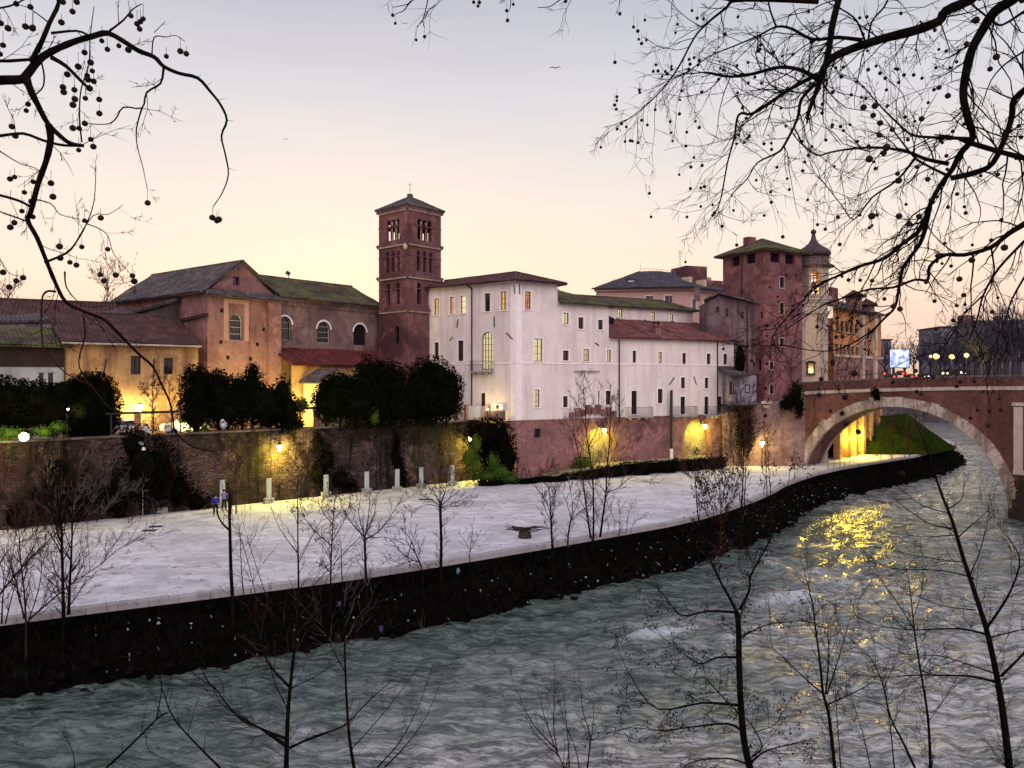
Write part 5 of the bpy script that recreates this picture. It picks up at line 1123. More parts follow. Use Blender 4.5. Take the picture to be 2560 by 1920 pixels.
def mk_garden():
    p = P(62, 1092, 54.3); T = thing('floodlight', 'dazzling white floodlight on the wall top at the left edge', 'lamp', (p.x, p.y, 6.4)); m_ = MB(); m_.tube([(p.x, p.y + .4, 6.4), (p.x, p.y + .1, p.z)], .05, 5); m_.box(p + Vector((0, .2, 0)), (.6, .3, .45)); build('housing', m_, M['iron'], T)
    gl = MB(); gl.ball(p - Vector((0, .1, 0)), .3, 12, 8); build('lamp_glass', gl, M['floodglass'], T); lamp(T, p - Vector((0, .9, .1)), 900, (1, .78, .25), .45)
    for u, v, d, pw, lab in ((622, 1060, 69.5, 5200, 'ground spotlight behind the clipped trees, lighting the transept wall'), (735, 1050, 73.2, 3200, 'ground spotlight near the porch, lighting the aisle wall'), (470, 1062, 66.0, 2600, 'ground spotlight by the ochre building, lighting its wall')):
        q = P(u, v, d); q.z = 6.25; T = thing('spotlight', lab, 'lamp', (q.x, q.y, 6.0), 'garden spotlights'); m_ = MB(); m_.lathe((q.x, q.y, 6.0), [(.2, 0), (.22, .2), (.12, .24)], 8); build('housing', m_, M['iron'], T)
        gl = MB(); gl.lathe((q.x, q.y, 6.245), [(.1, 0), (.1, .02)], 8); build('lamp_glass', gl, M['lampglass'], T); lamp(T, q + Vector((0, 0, .25)), pw, YEL, .15, (q + Vector((-1.2, 4.0, 3.4)), R(125)))
    # timber pergola frames
    for pts, posts, lab in (((282, 1038.5, 462, 1036), ((352, 1), (285, 0), (460, 0)), 'garden pergola beam on an ochre post in front of the ochre wall'), ((715, 1026.5, 822, 1024), ((803, 1), (762, 0), (718, 0)), 'garden pergola beam on posts in front of the church porch')):
        d0 = RW.hit(pts[0], pts[1]); A = RW.P(RW.hit(pts[0], pts[1])[0], 0, -1.0); B = RW.P(RW.hit(pts[2], pts[3])[0], 0, -1.0); zz = 8.15
        T = thing('pergola', lab, 'pergola', (A + B) / 2 + Vector((0, 0, 6)), 'garden pergolas'); b_ = MB(); b_.box((A + B) / 2 + Vector((0, 0, zz)), ((B - A).length + .6, .14, .14), RW.ang); b_.box((A + B) / 2 - RW.n * 1.6 + Vector((0, 0, zz)), ((B - A).length + .6, .12, .12), RW.ang); build('beam', b_, M['darkwood'], T)
        for u, big in posts:
            q = RW.P(RW.hit(u, 1050)[0], 0, -1.0); c = MB(); w = .42 if big else .12; c.box(q + Vector((0, 0, 7.0)), (w, w, 2.05), RW.ang)
            if big: c.box(q + Vector((0, 0, 8.0)), (w + .1, w + .1, .1), RW.ang)
            build('post', c, M['redpaint'] if big else M['darkwood'], T)
    # a wooden slatted gate, a pale vase, small wall top slabs
    q = RW.P(RW.hit(615, 1060)[0], 0, -2.6); T = thing('slatted_gate', 'small lit wooden slatted gate among the clipped trees', 'gate', q + Vector((0, 0, 6))); s = MB()
    for k in range(9): s.box(q + RW.d * (-.95 + k * .24) + Vector((0, 0, 6.95)), (.15, .05, 1.8), RW.ang)
    build('slat', s, M['gatewood'], T); s = MB(); s.box(q + Vector((0, .1, 7.6)), (2.2, .06, .14), RW.ang); s.box(q + Vector((0, .1, 6.3)), (2.2, .06, .14), RW.ang); build('rail', s, M['gatewood'], T)
    q = RW.P(RW.hit(573, 1060)[0], 0, -1.4); T = thing('white_parasol', 'folded white garden parasol among the dark trees', 'parasol', q + Vector((0, 0, 6))); s = MB(); s.lathe(q + Vector((0, 0, 6.5)), [(.12, 0), (.34, .3), (.28, 1.0), (.1, 1.5), (.03, 1.6)], 10); build('canopy', s, M['whitemetal'], T); s = MB(); s.tube([q + Vector((0, 0, 6)), q + Vector((0, 0, 8.15))], .03, 5); build('pole', s, M['greymetal'], T)
    # parked cars behind the wall, a taxi with its roof sign first
    def car(u, v, d, rz, label, taxi):
        p = P(u, v, d); T = thing('parked_car', label, 'car', (p.x, p.y, 6.0), 'cars parked behind the wall'); T.rotation_euler = (0, 0, rz); o = Vector((p.x, p.y, 6.0))
        prof = [(-2.1, .35), (-2.15, .75), (-1.95, .95), (-1.1, 1.0), (-.45, 1.42), (.75, 1.46), (1.5, 1.0), (2.0, .92), (2.1, .6), (2.05, .35)]
        b_ = MB()
        for s_, k in ((-.85, 0), (.85, 0)): pass
        n = len(prof); b_.add([o + Vector((x, -.85 if z < 1.1 else -.68, z)) for x, z in prof] + [o + Vector((x, .85 if z < 1.1 else .68, z)) for x, z in prof], [list(range(n)), list(range(n, 2 * n))] + [[i, (i + 1) % n, n + (i + 1) % n, n + i] for i in range(n)]); build('body', b_, M['carpaint'], T)
        gl = MB()
        for s_ in (-1, 1): gl.poly([o + Vector((x, s_ * y, z)) for x, y, z in ((-1.0, .84, 1.03), (-.4, .72, 1.37), (.7, .72, 1.4), (1.35, .84, 1.03))])
        build('window', gl, M['glass'], T)
        for x in (-1.3, 1.3):
            for s_ in (-1, 1):
                w = MB(); i0 = 0; w.lathe((0, 0, 0), [(.31, -.1), (.31, .1)], 14); w.v = [(o.x + x + a, o.y + s_ * .8 + c, o.z + .31 + b__) for a, b__, c in w.v]; build('wheel', w, M['iron'], T)
        if taxi: s = MB(); s.box(o + Vector((.15, 0, 1.56)), (.2, .5, .18)); build('roof_sign', s, M['whitemetal'], T)
    car(305, 1075, 64.5, .65, 'white taxi with a roof sign parked in the lamp light left of the ochre post', True)
    car(468, 1078, 68, .65, 'white car parked in the shade of the clipped trees', False)
    # things at the white building's garden end
    a, z = WFL.hit(1253, 1017); T = thing('air_conditioner', 'white air conditioning unit on the lit plaster wall', 'air conditioner', WFL.P(a, z - .4, .2)); s = MB(); s.box(WFL.P(a, z, .25), (.95, .38, .65), WFL.ang); build('casing', s, M['whitemetal'], T)
    s = MB(); s.lathe((0, 0, 0), [(.24, 0), (.24, .02)], 14); q = WFL.P(a + .18, z, .44); s.v = [tuple(q + WFL.d * x + Vector((0, 0, y)) + WFL.n * zz) for x, y, zz in s.v]; build('fan_grille', s, M['iron'], T)
    for k, (u, lab) in enumerate(((1189, 'left one of two white metal cabinets against the white building'), (1201, 'right one of two white metal cabinets against the white building'))):
        a, _ = WFL.hit(u, 1040); s = MB(); s.box(WFL.P(a, 6.95, .5), (.95, .5, 1.9), WFL.ang); T = thing('metal_cabinet', lab, 'cabinet', WFL.P(a, 6, .5), 'white metal cabinets'); build('body', s, M['whitemetal'], T); s = MB(); s.box(WFL.P(a, 6.95, .76), (.85, .02, 1.7), WFL.ang); build('door', s, M['whitemetal'], T)
    a, _ = WFL.hit(1228, 1040); s = MB(); s.box(WFL.P(a, 7.0, .9), (.55, .5, 2.0), WFL.ang); tag(build('brick_pillar', s, M['redbase'], origin=WFL.P(a, 6, .9)), 'short dark brick pillar next to the white metal cabinets', 'pillar')
    a, _ = WFL.hit(1250, 1040); s = MB(); s.box(WFL.P(a, 6.95, 1.0), (2.6, .35, 1.0), WFL.ang); tag(build('low_brick_wall', s, M['purple'], origin=WFL.P(a, 6, 1)), 'low brick garden wall ending at the white building corner', 'wall')
    for u, lab in ((1153, 'slim ochre gate post standing left by the dark trees'), (1178, 'slim ochre gate post standing right, nearest the white cabinets')):
        q = RW.P(RW.hit(u, 1045)[0], 0, -.9); s = MB(); s.box(q + Vector((0, 0, 7.0)), (.32, .32, 2.0), RW.ang); s.box(q + Vector((0, 0, 8.05)), (.42, .42, .1), RW.ang); tag(build('gate_post', s, M['redpaint'], origin=q + Vector((0, 0, 6))), lab, 'post', 'ochre gate posts')
    p = WFL.P(WFL.hit(1240, 1030)[0], 7.6, 1.6); T = thing('garden_lamp', 'small lamp lighting the white wall beside the air conditioner', 'lamp', (p.x, p.y, 6)); s = MB(); s.tube([(p.x, p.y, 6), p], .04, 5); build('post', s, M['iron'], T); s = MB(); s.ball(p, .1, 8, 6); build('globe', s, M['lampglass'], T); lamp(T, p + Vector((0, -.1, .25)), 170, (1, .74, .3), .1)
M['floodglass'] = glow('floodlight_glass', (1, .9, .55), 30); M['carpaint'] = plain('white_car_paint', (.7, .7, .7), .25, .5, var=.05); M['gatewood'] = plain('gate_wood', (.40, .25, .1), .8)
mk_garden()

# ------------------------------------------------------------------ things on the quay
def mk_quay_things():
    sm, nt, b = _new('inscribed_marble', .5, .4); g = G(nt)
    rows_, _ = g.brick(g.uv, (0, 0, 0), (0, 0, 0), (1, 1, 1), .22, .09, .035); n_ = g.step(g.noise(g.pos, 9, 3), .45, .6)
    col = g.mix(g.mul(g.mul(rows_, n_), .45), (.42, .46, .45), (.2, .23, .23)); g.L(col, b.inputs['Base Color'])
    labs = ['pale marble panel at the left end of the row, in deep shade', 'pale marble panel half hidden behind the two people', 'pale marble panel below the glowing wall lantern', 'pale marble panel in the dark, next right of the lantern glow', 'pale inscribed panel against the stained rubble wall, left of the black ivy', 'pale panel in front of the pointed black ivy patch', 'pale panel just right of the pointed black ivy patch', 'pale panel at the right end of the row under the second lantern']
    for (u, vb, vt), lab in zip(((405, 1282, 1217), (556, 1269, 1200), (672, 1258, 1196), (815, 1242, 1187), (917, 1233, 1179), (993, 1228, 1173), (1053, 1221, 1168), (1131, 1214, 1163)), labs):
        p = PZ(u, vb, 0); d = p.y; h = (vb - vt) * d / F; T = thing('marble_panel', lab, 'panel', p, 'marble panels along the garden wall'); a = RW.ang - .12 * rnd.random()
        s = MB(); s.box((p.x, p.y, .22), (.78, .6, .46), a); build('base', s, M['greystone'], T); s = MB(); s.box((p.x, p.y, .44 + (h - .44) / 2), (.42, .12, h - .44), a); build('slab', s, sm, T)
        s = MB(); s.box((p.x, p.y + .09, .44 + (h - .44) / 2), (.52, .05, h - .40), a); build('frame', s, M['iron'], T)
    p = PZ(357, 1290, 0); T = thing('sign_post', 'thin grey pole with two small white boxes in front of the retaining wall', 'pole', p); s = MB(); zt = CZ - (1104 - HZ) * p.y / F; s.tube([p, (p.x, p.y, zt)], .035, 5); build('pole', s, M['greymetal'], T)
    for dz_, dx in ((-.1, -.12), (-.55, .1)): s = MB(); s.box((p.x + dx, p.y, zt + dz_), (.26, .2, .26)); build('box', s, M['whitemetal'], T)
    a, zt = WFR.hit(1671.5, 975); s = MB(); q = WFR.P(a, 0, .5); s.tube([(q.x, q.y, 1.2), (q.x, q.y, zt)], .17, 8, True); T = thing('black_mooring_pole', 'tall black pole with a white foot against the white building', 'pole', (q.x, q.y, 1.2)); build('shaft', s, M['iron'], T); s = MB(); s.lathe((q.x, q.y, 1.2), [(.2, 0), (.2, 1.3)], 8); build('foot', s, M['whitemetal'], T)
    # driftwood caught on a mooring stone
    p = PZ(1312, 1344, 0); T = thing('mooring_stone', 'squat stone mooring post with driftwood caught on its top', 'mooring post', p); s = MB(); s.lathe(p, [(.46, 0), (.48, .12), (.42, .25), (.44, .36), (.36, .42)], 12); build('stone', s, M['wetstone'], T)
    s = MB()
    for k in range(22):
        a = rnd.uniform(-.35, .35); L = rnd.uniform(.5, 1.6); c = p + Vector((rnd.uniform(-.5, .5), rnd.uniform(-.25, .25), .46 + .02 * k * .6)); sgn = rnd.choice((-1, 1)); pts = [c + Vector((sgn * L * t * math.cos(a), L * t * math.sin(a), .18 * t * t * rnd.uniform(0, 1.3) + .05 * noise.noise(c * 3 + Vector((t * 3, k, 0))))) for t in (0, .3, .6, 1)]; s.tube(pts, [.045, .04, .03, .015], 5)
    tag(build('driftwood', s, M['darkwood']), 'tangle of dark driftwood lying on the mooring stone', 'driftwood')
    for u, v, w, lab in ((372, 1327, .9, 'dark iron drain cover on the pavement, nearest the river of the two left ones'), (389, 1317, .9, 'dark iron drain cover on the pavement, nearest the wall of the two left ones'), (1065, 1249, 1.3, 'flat dark board lying on the lamp-lit pavement')):
        q = PZ(u, v, 0); s = MB(); s.box((q.x, q.y, .02), (w, .5, .05), .2); tag(build('drain_cover' if w < 1 else 'board', s, M['iron'] if w < 1 else M['darkwood']), lab, 'drain cover' if w < 1 else 'board')
    # chain railing near the arch and iron fence by the hospital wall
    T = thing('quay_railing', 'short thin iron railing at the quay edge under the arch', 'railing', PZ(2112, 1166, 0)); s = MB(); q = [PZ(u, 1172 - (u - 2070) * .11, 0) for u in (2070, 2085, 2100, 2112, 2125)]
    for k in q: s.tube([k, k + Vector((0, 0, 1.1))], .035, 5)
    for h in (.55, 1.05): s.tube([k + Vector((0, 0, h)) for k in q], .02, 4)
    build('rail', s, M['iron'], T)
    T = thing('path_fence', 'dark iron fence along the lit wall beyond the arch', 'fence', PZ(2077, 1147, 0)); s = MB(); q = [P(2077 + k * 10, 1146 - k * 4.3, 104.5 + k * .8) for k in range(9)]
    for k in q: k.z = .0; s.tube([k, k + Vector((0, 0, 1.2))], .04, 5)
    for h in (.6, 1.15): s.tube([k + Vector((0, 0, h)) for k in q], .03, 4)
    build('rail', s, M['iron'], T)
    # litter snagged on the embankment
    s = MB()
    for k in range(190):
        i = int(rnd.uniform(.18, .62) * len(EDGE_R)); a = EDGE_R[i]; c = EDGE_R[i + 1]; d = (c - a).normalized(); n = Vector((d.y, -d.x)); t = rnd.uniform(.25, .8); o = .35 + (t - .3) * 2.6 + .25
        p = Vector((a.x + n.x * o, a.y + n.y * o, -.06 - t * 3.9 + .35)); r = rnd.uniform(.04, .13)
        pts = [p + Vector((rnd.uniform(-1, 1), rnd.uniform(-.5, .5), rnd.uniform(-1, 1))) * r for _ in range(4)]; s.poly(pts)
    tag(build('litter', s, M['litter']), 'scraps of pale flood litter snagged on the dark embankment', 'litter', kind='stuff')
    for u, v, m_, lab in ((1145, 1428, 'bluebag', 'light blue plastic bag caught on the embankment weeds'), (952, 1573, 'purplebag', 'violet plastic bag caught low on the embankment'), (848, 1510, 'purplebag', 'dark violet plastic rag hanging behind the slender bare trunks')):
        d = 43.4 if u > 1100 else (38.5 if v > 1550 else 40); q = P(u, v, d); s = MB(); s.ball(q, .10, 8, 6, 1.5, .9); tag(build('plastic_bag', s, M[m_]), lab, 'bag')
M['litter'] = plain('litter', (.34, .33, .31), .8, var=.5, scale=1.5); M['bluebag'] = plain('blue_plastic', (.12, .22, .32), .5); M['purplebag'] = plain('violet_plastic', (.05, .04, .16), .5)
mk_quay_things()

# ------------------------------------------------------------------ two people
def skinmesh(name, verts, edges, rad, m, parent, sub=2):
    me = bpy.data.meshes.new(name); me.from_pydata(verts, edges, []); me.update(); o = link(name, me, parent); me.materials.append(m)
    md = o.modifiers.new('skin', 'SKIN'); md.use_smooth_shade = True
    lay = me.skin_vertices[0] if me.skin_vertices else None
    if lay is None:
        bpy.context.view_layer.objects.active = o; lay = me.skin_vertices[0]
    for i, r in enumerate(rad): lay.data[i].radius = (r, r) if not isinstance(r, tuple) else r
    lay.data[0].use_root = True
    s = o.modifiers.new('sub', 'SUBSURF'); s.levels = sub; s.render_levels = sub; return o
def person(loc, rz, label, top, legs, hair, shoes, h, pose):
    T = thing('person', label, 'person', loc); T.rotation_euler = (0, 0, rz); k = h / 1.72
    S = lambda *v: tuple(x * k for x in v)
    spread = pose['spread']; el, hr = pose['left'], pose['right']
    V = [(0, 0, .95), (0, 0, 1.12), (0, .01, 1.32), (0, 0, 1.46), (0, -.01, 1.55), (0, -.01, 1.63), (0, 0, 1.70),
         (.10, 0, .90), (.11 + spread * .4, .02, .50), (.11 + spread, -.01, .09), (.12 + spread, .13, .045),
         (-.10, 0, .90), (-.11 - spread * .4, .02, .50), (-.11 - spread, -.01, .09), (-.12 - spread, .13, .045),
         (.19, 0, 1.42), el[0], el[1], (-.19, 0, 1.42), hr[0], hr[1]]
    E = [(0, 1), (1, 2), (2, 3), (3, 4), (4, 5), (5, 6), (0, 7), (7, 8), (8, 9), (9, 10), (0, 11), (11, 12), (12, 13), (13, 14), (3, 15), (15, 16), (16, 17), (3, 18), (18, 19), (19, 20)]
    Rr = [.125, .12, .14, .085, .055, .09, .07, .085, .065, .045, .035, .085, .065, .045, .035, .06, .045, .03, .06, .045, .03]
    for hd, sgn in ((17, 1), (20, -1)):
        b_ = Vector(V[hd]); dirn = (b_ - Vector(V[hd - 1])).normalized(); sd = dirn.orthogonal().normalized()
        for f in range(5):
            i = len(V); q = b_ + dirn * .05 + sd * (f - 2) * .017; V.append(tuple(q)); V.append(tuple(q + dirn * (.06 if f != 4 else .03) + sd * (.012 if f == 4 else 0))); E += [(hd, i), (i, i + 1)]; Rr += [.011, .008]
    V = [S(*v) for v in V]; Rr = [r * k for r in Rr]
    skinmesh('body', V, E, Rr, M['skin'], T)
    tv = [(0, 0, .90), (0, 0, 1.12), (0, .01, 1.32), (0, 0, 1.45), (.19, 0, 1.41), el[0], tuple(Vector(el[0]).lerp(Vector(el[1]), .85)), (-.19, 0, 1.41), hr[0], tuple(Vector(hr[0]).lerp(Vector(hr[1]), .85))]
    skinmesh('jacket', [S(*v) for v in tv], [(0, 1), (1, 2), (2, 3), (3, 4), (4, 5), (5, 6), (3, 7), (7, 8), (8, 9)], [r * k for r in (.165, .155, .165, .10, .085, .07, .055, .085, .07, .055)], top, T)
    skinmesh('trousers', [S(*v) for v in (V0 for V0 in [(0, 0, .96), (.10, 0, .88), (.11 + spread * .4, .02, .5), (.11 + spread, -.01, .10), (-.10, 0, .88), (-.11 - spread * .4, .02, .5), (-.11 - spread, -.01, .10)])], [(0, 1), (1, 2), (2, 3), (0, 4), (4, 5), (5, 6)], [r * k for r in (.14, .105, .08, .07, .105, .08, .07)], legs, T)
    hb = MB(); o = Vector(loc); hb.ball(o + Vector(S(0, -.03, 1.685)), .108 * k, 12, 8, 1.08); build('hair', hb, hair, T, smooth=True)
    fm = MB(); fm.ball(o + Vector(S(0, .085, 1.635)), .016 * k, 6, 4, 1.5)
    for s_ in (-.032, .032): fm.ball(o + Vector(S(s_, .082, 1.665)), .011 * k, 6, 4)
    for s_ in (-.095, .095): fm.ball(o + Vector(S(s_, 0, 1.64)), .02 * k, 6, 4, 1.4)
    build('face_features', fm, M['skin'], T)
    for s_ in (-1, 1):
        sh = MB(); sh.ball(o + Vector(S(s_ * (.115 + spread), .05, .05)), .055 * k, 8, 6, .9); sh.v = [(x, o.y + (y - o.y - .05 * k) * 2.2 + .05 * k, max(o.z + .002, z)) for x, y, z in sh.v]; build('shoe', sh, shoes, T)
M['skin'] = plain('skin', (.42, .25, .19), .6, var=.05); M['bluejacket'] = plain('blue_padded_jacket', (.02, .045, .28), .6); M['purplejumper'] = plain('violet_jumper', (.20, .15, .42), .85); M['darkjeans'] = plain('dark_jeans', (.012, .014, .03), .85); M['hairdark'] = plain('dark_hair', (.012, .009, .008), .6)
person(PZ(539, 1289, 0), 0.35, 'person in a blue padded jacket and black trousers, standing with back to the river', M['bluejacket'], M['darkjeans'], M['hairdark'], M['iron'], 1.66, {'spread': .02, 'left': [(.27, .02, 1.16), (.22, .14, .98)], 'right': [(-.28, 0, 1.16), (-.24, .1, .96)]})
person(PZ(560, 1277, 0), -.25, 'person in a violet jumper and dark jeans, one elbow raised, beside the marble panel', M['purplejumper'], M['darkjeans'], M['hairdark'], M['iron'], 1.72, {'spread': .08, 'left': [(.44, -.02, 1.33), (.33, .1, 1.12)], 'right': [(-.27, .08, 1.2), (-.2, .25, 1.25)]})
# gulls in the evening sky
def gull(u, v, d, sc, label):
    p = P(u, v, d); s = MB(); s.ball(p, .1 * sc, 8, 6, .8)
    for k in (-1, 1): s.add([p + Vector((0, -.12, 0)) * sc, p + Vector((0, .12, 0)) * sc, p + Vector((k * .35, .15, .12)) * sc, p + Vector((k * .35, -.08, .14)) * sc, p + Vector((k * .8, .02, -.02)) * sc, p + Vector((0, 0, .06)) * sc], [[0, 1, 2, 3], [3, 2, 4], [0, 3, 5], [5, 3, 2, 1]])
    tag(build('gull', s, M['greymetal']), label, 'bird', 'gulls flying over the island')
gull(1388, 170, 75, .9, 'grey gull gliding in the open sky above the white building')
gull(1012, 59, 90, .6, 'tiny distant gull just below the hanging twigs at the top')
gull(714, 348, 110, .6, 'tiny distant gull in the sky left of the bell tower')
# ------------------------------------------------------------------ vegetation
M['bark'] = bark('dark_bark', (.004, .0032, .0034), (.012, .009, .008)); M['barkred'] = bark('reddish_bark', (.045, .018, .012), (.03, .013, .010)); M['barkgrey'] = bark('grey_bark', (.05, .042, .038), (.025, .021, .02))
M['twigred'] = bark('reddish_twigs', (.06, .03, .025), (.035, .018, .016)); M['twiggrey'] = bark('pale_twigs', (.12, .105, .10), (.06, .05, .05)); M['fartree'] = bark('hazed_far_twigs', (.085, .073, .092), (.06, .054, .072))  # the far tree colour is lightened and blued as painted haze
M['leafdark'] = leaf('dark_evergreen_leaves', (.0025, .003, .002), (.008, .010, .004)); M['leafgreen'] = leaf('green_leaves', (.03, .055, .008), (.085, .105, .014)); M['leafgreen2'] = leaf('dim_green_leaves', (.025, .055, .01), (.05, .09, .015)); M['ivy'] = leaf('black_ivy_leaves', (.0025, .0025, .002), (.008, .0075, .005))
M['leafbrown'] = leaf('dry_brown_leaves', (.05, .022, .012), (.09, .04, .02)); M['grass'] = leaf('grass_blades', (.011, .023, .004), (.032, .045, .006)); M['ball'] = plain('seed_ball', (.018, .012, .010), .95, .1, var=.5, scale=30)
vr = random.Random(11)
def rv(s=1.0): return Vector((vr.gauss(0, s), vr.gauss(0, s), vr.gauss(0, s)))
RMIN = .0018
def shoot(mb, p, d, L, r, lev, up=0.0, tips=None, kids=3, ang=(.55, 1.0), flat=1.0, wob=.18, sides=4, kl=(.35, .7)):
    n = max(3, min(9, int(L / .075) if L < 1.2 else 7 + int(L / .6))); pts = [p]; rad = [r]; d = d.normalized(); dirs = [d]
    for i in range(n):
        q = rv(wob); q.y *= flat
        d = (d + q + Vector((0, 0, up))).normalized(); p = p + d * (L / n); pts.append(p); rad.append(r * (1 - .6 * (i + 1) / n)); dirs.append(d)
    mb.tube(pts, rad, sides if r > .012 else 3)
    if tips is not None and lev <= 1: tips.append(pts[-1])
    if lev > 0:
        for k in range(kids):
            i = min(n - 1, 1 + int(vr.random() * (n - 1))); t = vr.uniform(*ang); ax = dirs[i].cross(rv()).normalized()
            kd = Matrix.Rotation(t, 3, ax) @ dirs[i]; kd.y *= flat
            if kd.length < .01: continue
            shoot(mb, pts[i], kd, L * vr.uniform(*kl) * (1 - .3 * i / n), max(rad[i] * .62, RMIN), lev - 1, up, tips, kids, ang, flat, wob, sides, kl)
def densify(pts, n=3):
    """Catmull-Rom through the traced points"""
    o = []
    for i in range(len(pts) - 1):
        p0, p1, p2, p3 = pts[max(0, i - 1)], pts[i], pts[i + 1], pts[min(len(pts) - 1, i + 2)]
        for k in range(n):
            t = k / n; o.append(.5 * ((2 * p1) + (p2 - p0) * t + (2 * p0 - 5 * p1 + 4 * p2 - p3) * t * t + (3 * p1 - p0 - 3 * p2 + p3) * t ** 3))
    return o + [pts[-1]]
def trace(l, conv, d0, d1, wob=.0, seed=0):
    """traced outline points -> real 3D path at distances d0..d1"""
    pts = []
    for i, (x, y) in enumerate(l):
        u, v = conv(x, y); t = i / max(1, len(l) - 1); d = d0 + (d1 - d0) * t + wob * noise.noise(Vector((u * .004, v * .004, seed * 3.7))); pts.append(P(u, v, d))
    return densify(pts)
def rads(n, r0, r1): return [r0 + (r1 - r0) * (i / max(1, n - 1)) ** .66 for i in range(n)]
def cR(x, y): return 1500 + x / 2.087, y / 2.087
def cL(x, y): return x / 2.592, y / 2.592
def cL2(x, y): return x / 2.592, 600 + y / 2.592
def cT(x, y): return 900 + x / 3.687, y / 3.687
def c2(x, y): return x / 2.304, 1200 + y / 2.304
def c3(x, y): return 600 + x / 2.155, 1150 + y / 2.155
def c4(x, y): return 1300 + x / 2.023, 1100 + y / 2.023
def c5(x, y): return 1860 + x / 2.023, 1100 + y / 2.023
ball_me = {}
def balls(T, spots, r, cap=100):
    """seed balls hanging on thin stalks; the first 'cap' are parts of their own"""
    if 'm' not in ball_me:
        b = MB(); b.ball((0, 0, 0), 1, 10, 7, .95, .0); me = bpy.data.meshes.new('seed_ball'); me.from_pydata(b.v, [], b.f); me.update(); me.materials.append(M['ball']); me.polygons.foreach_set('use_smooth', [True] * len(me.polygons)); ball_me['m'] = me
    st = MB(); rest = MB()
    for i, (p, top) in enumerate(spots):
        if (top - p).length > 1e-3: st.tube([top, p], .0016, 3)
        rr = r * vr.uniform(.85, 1.15)
        if i < cap:
            o = link('seed_ball', ball_me['m'], T); o.location = p - T.location; o.scale = (rr, rr, rr)
        else: rest.ball(p, rr, 8, 5)
    if st.v: build('stalks', st, M['bark'], T, uv=False)['kind'] = 'stuff'
    if rest.v: o = build('seed_balls', rest, M['ball'], T, smooth=True, uv=False); o['kind'] = 'stuff'

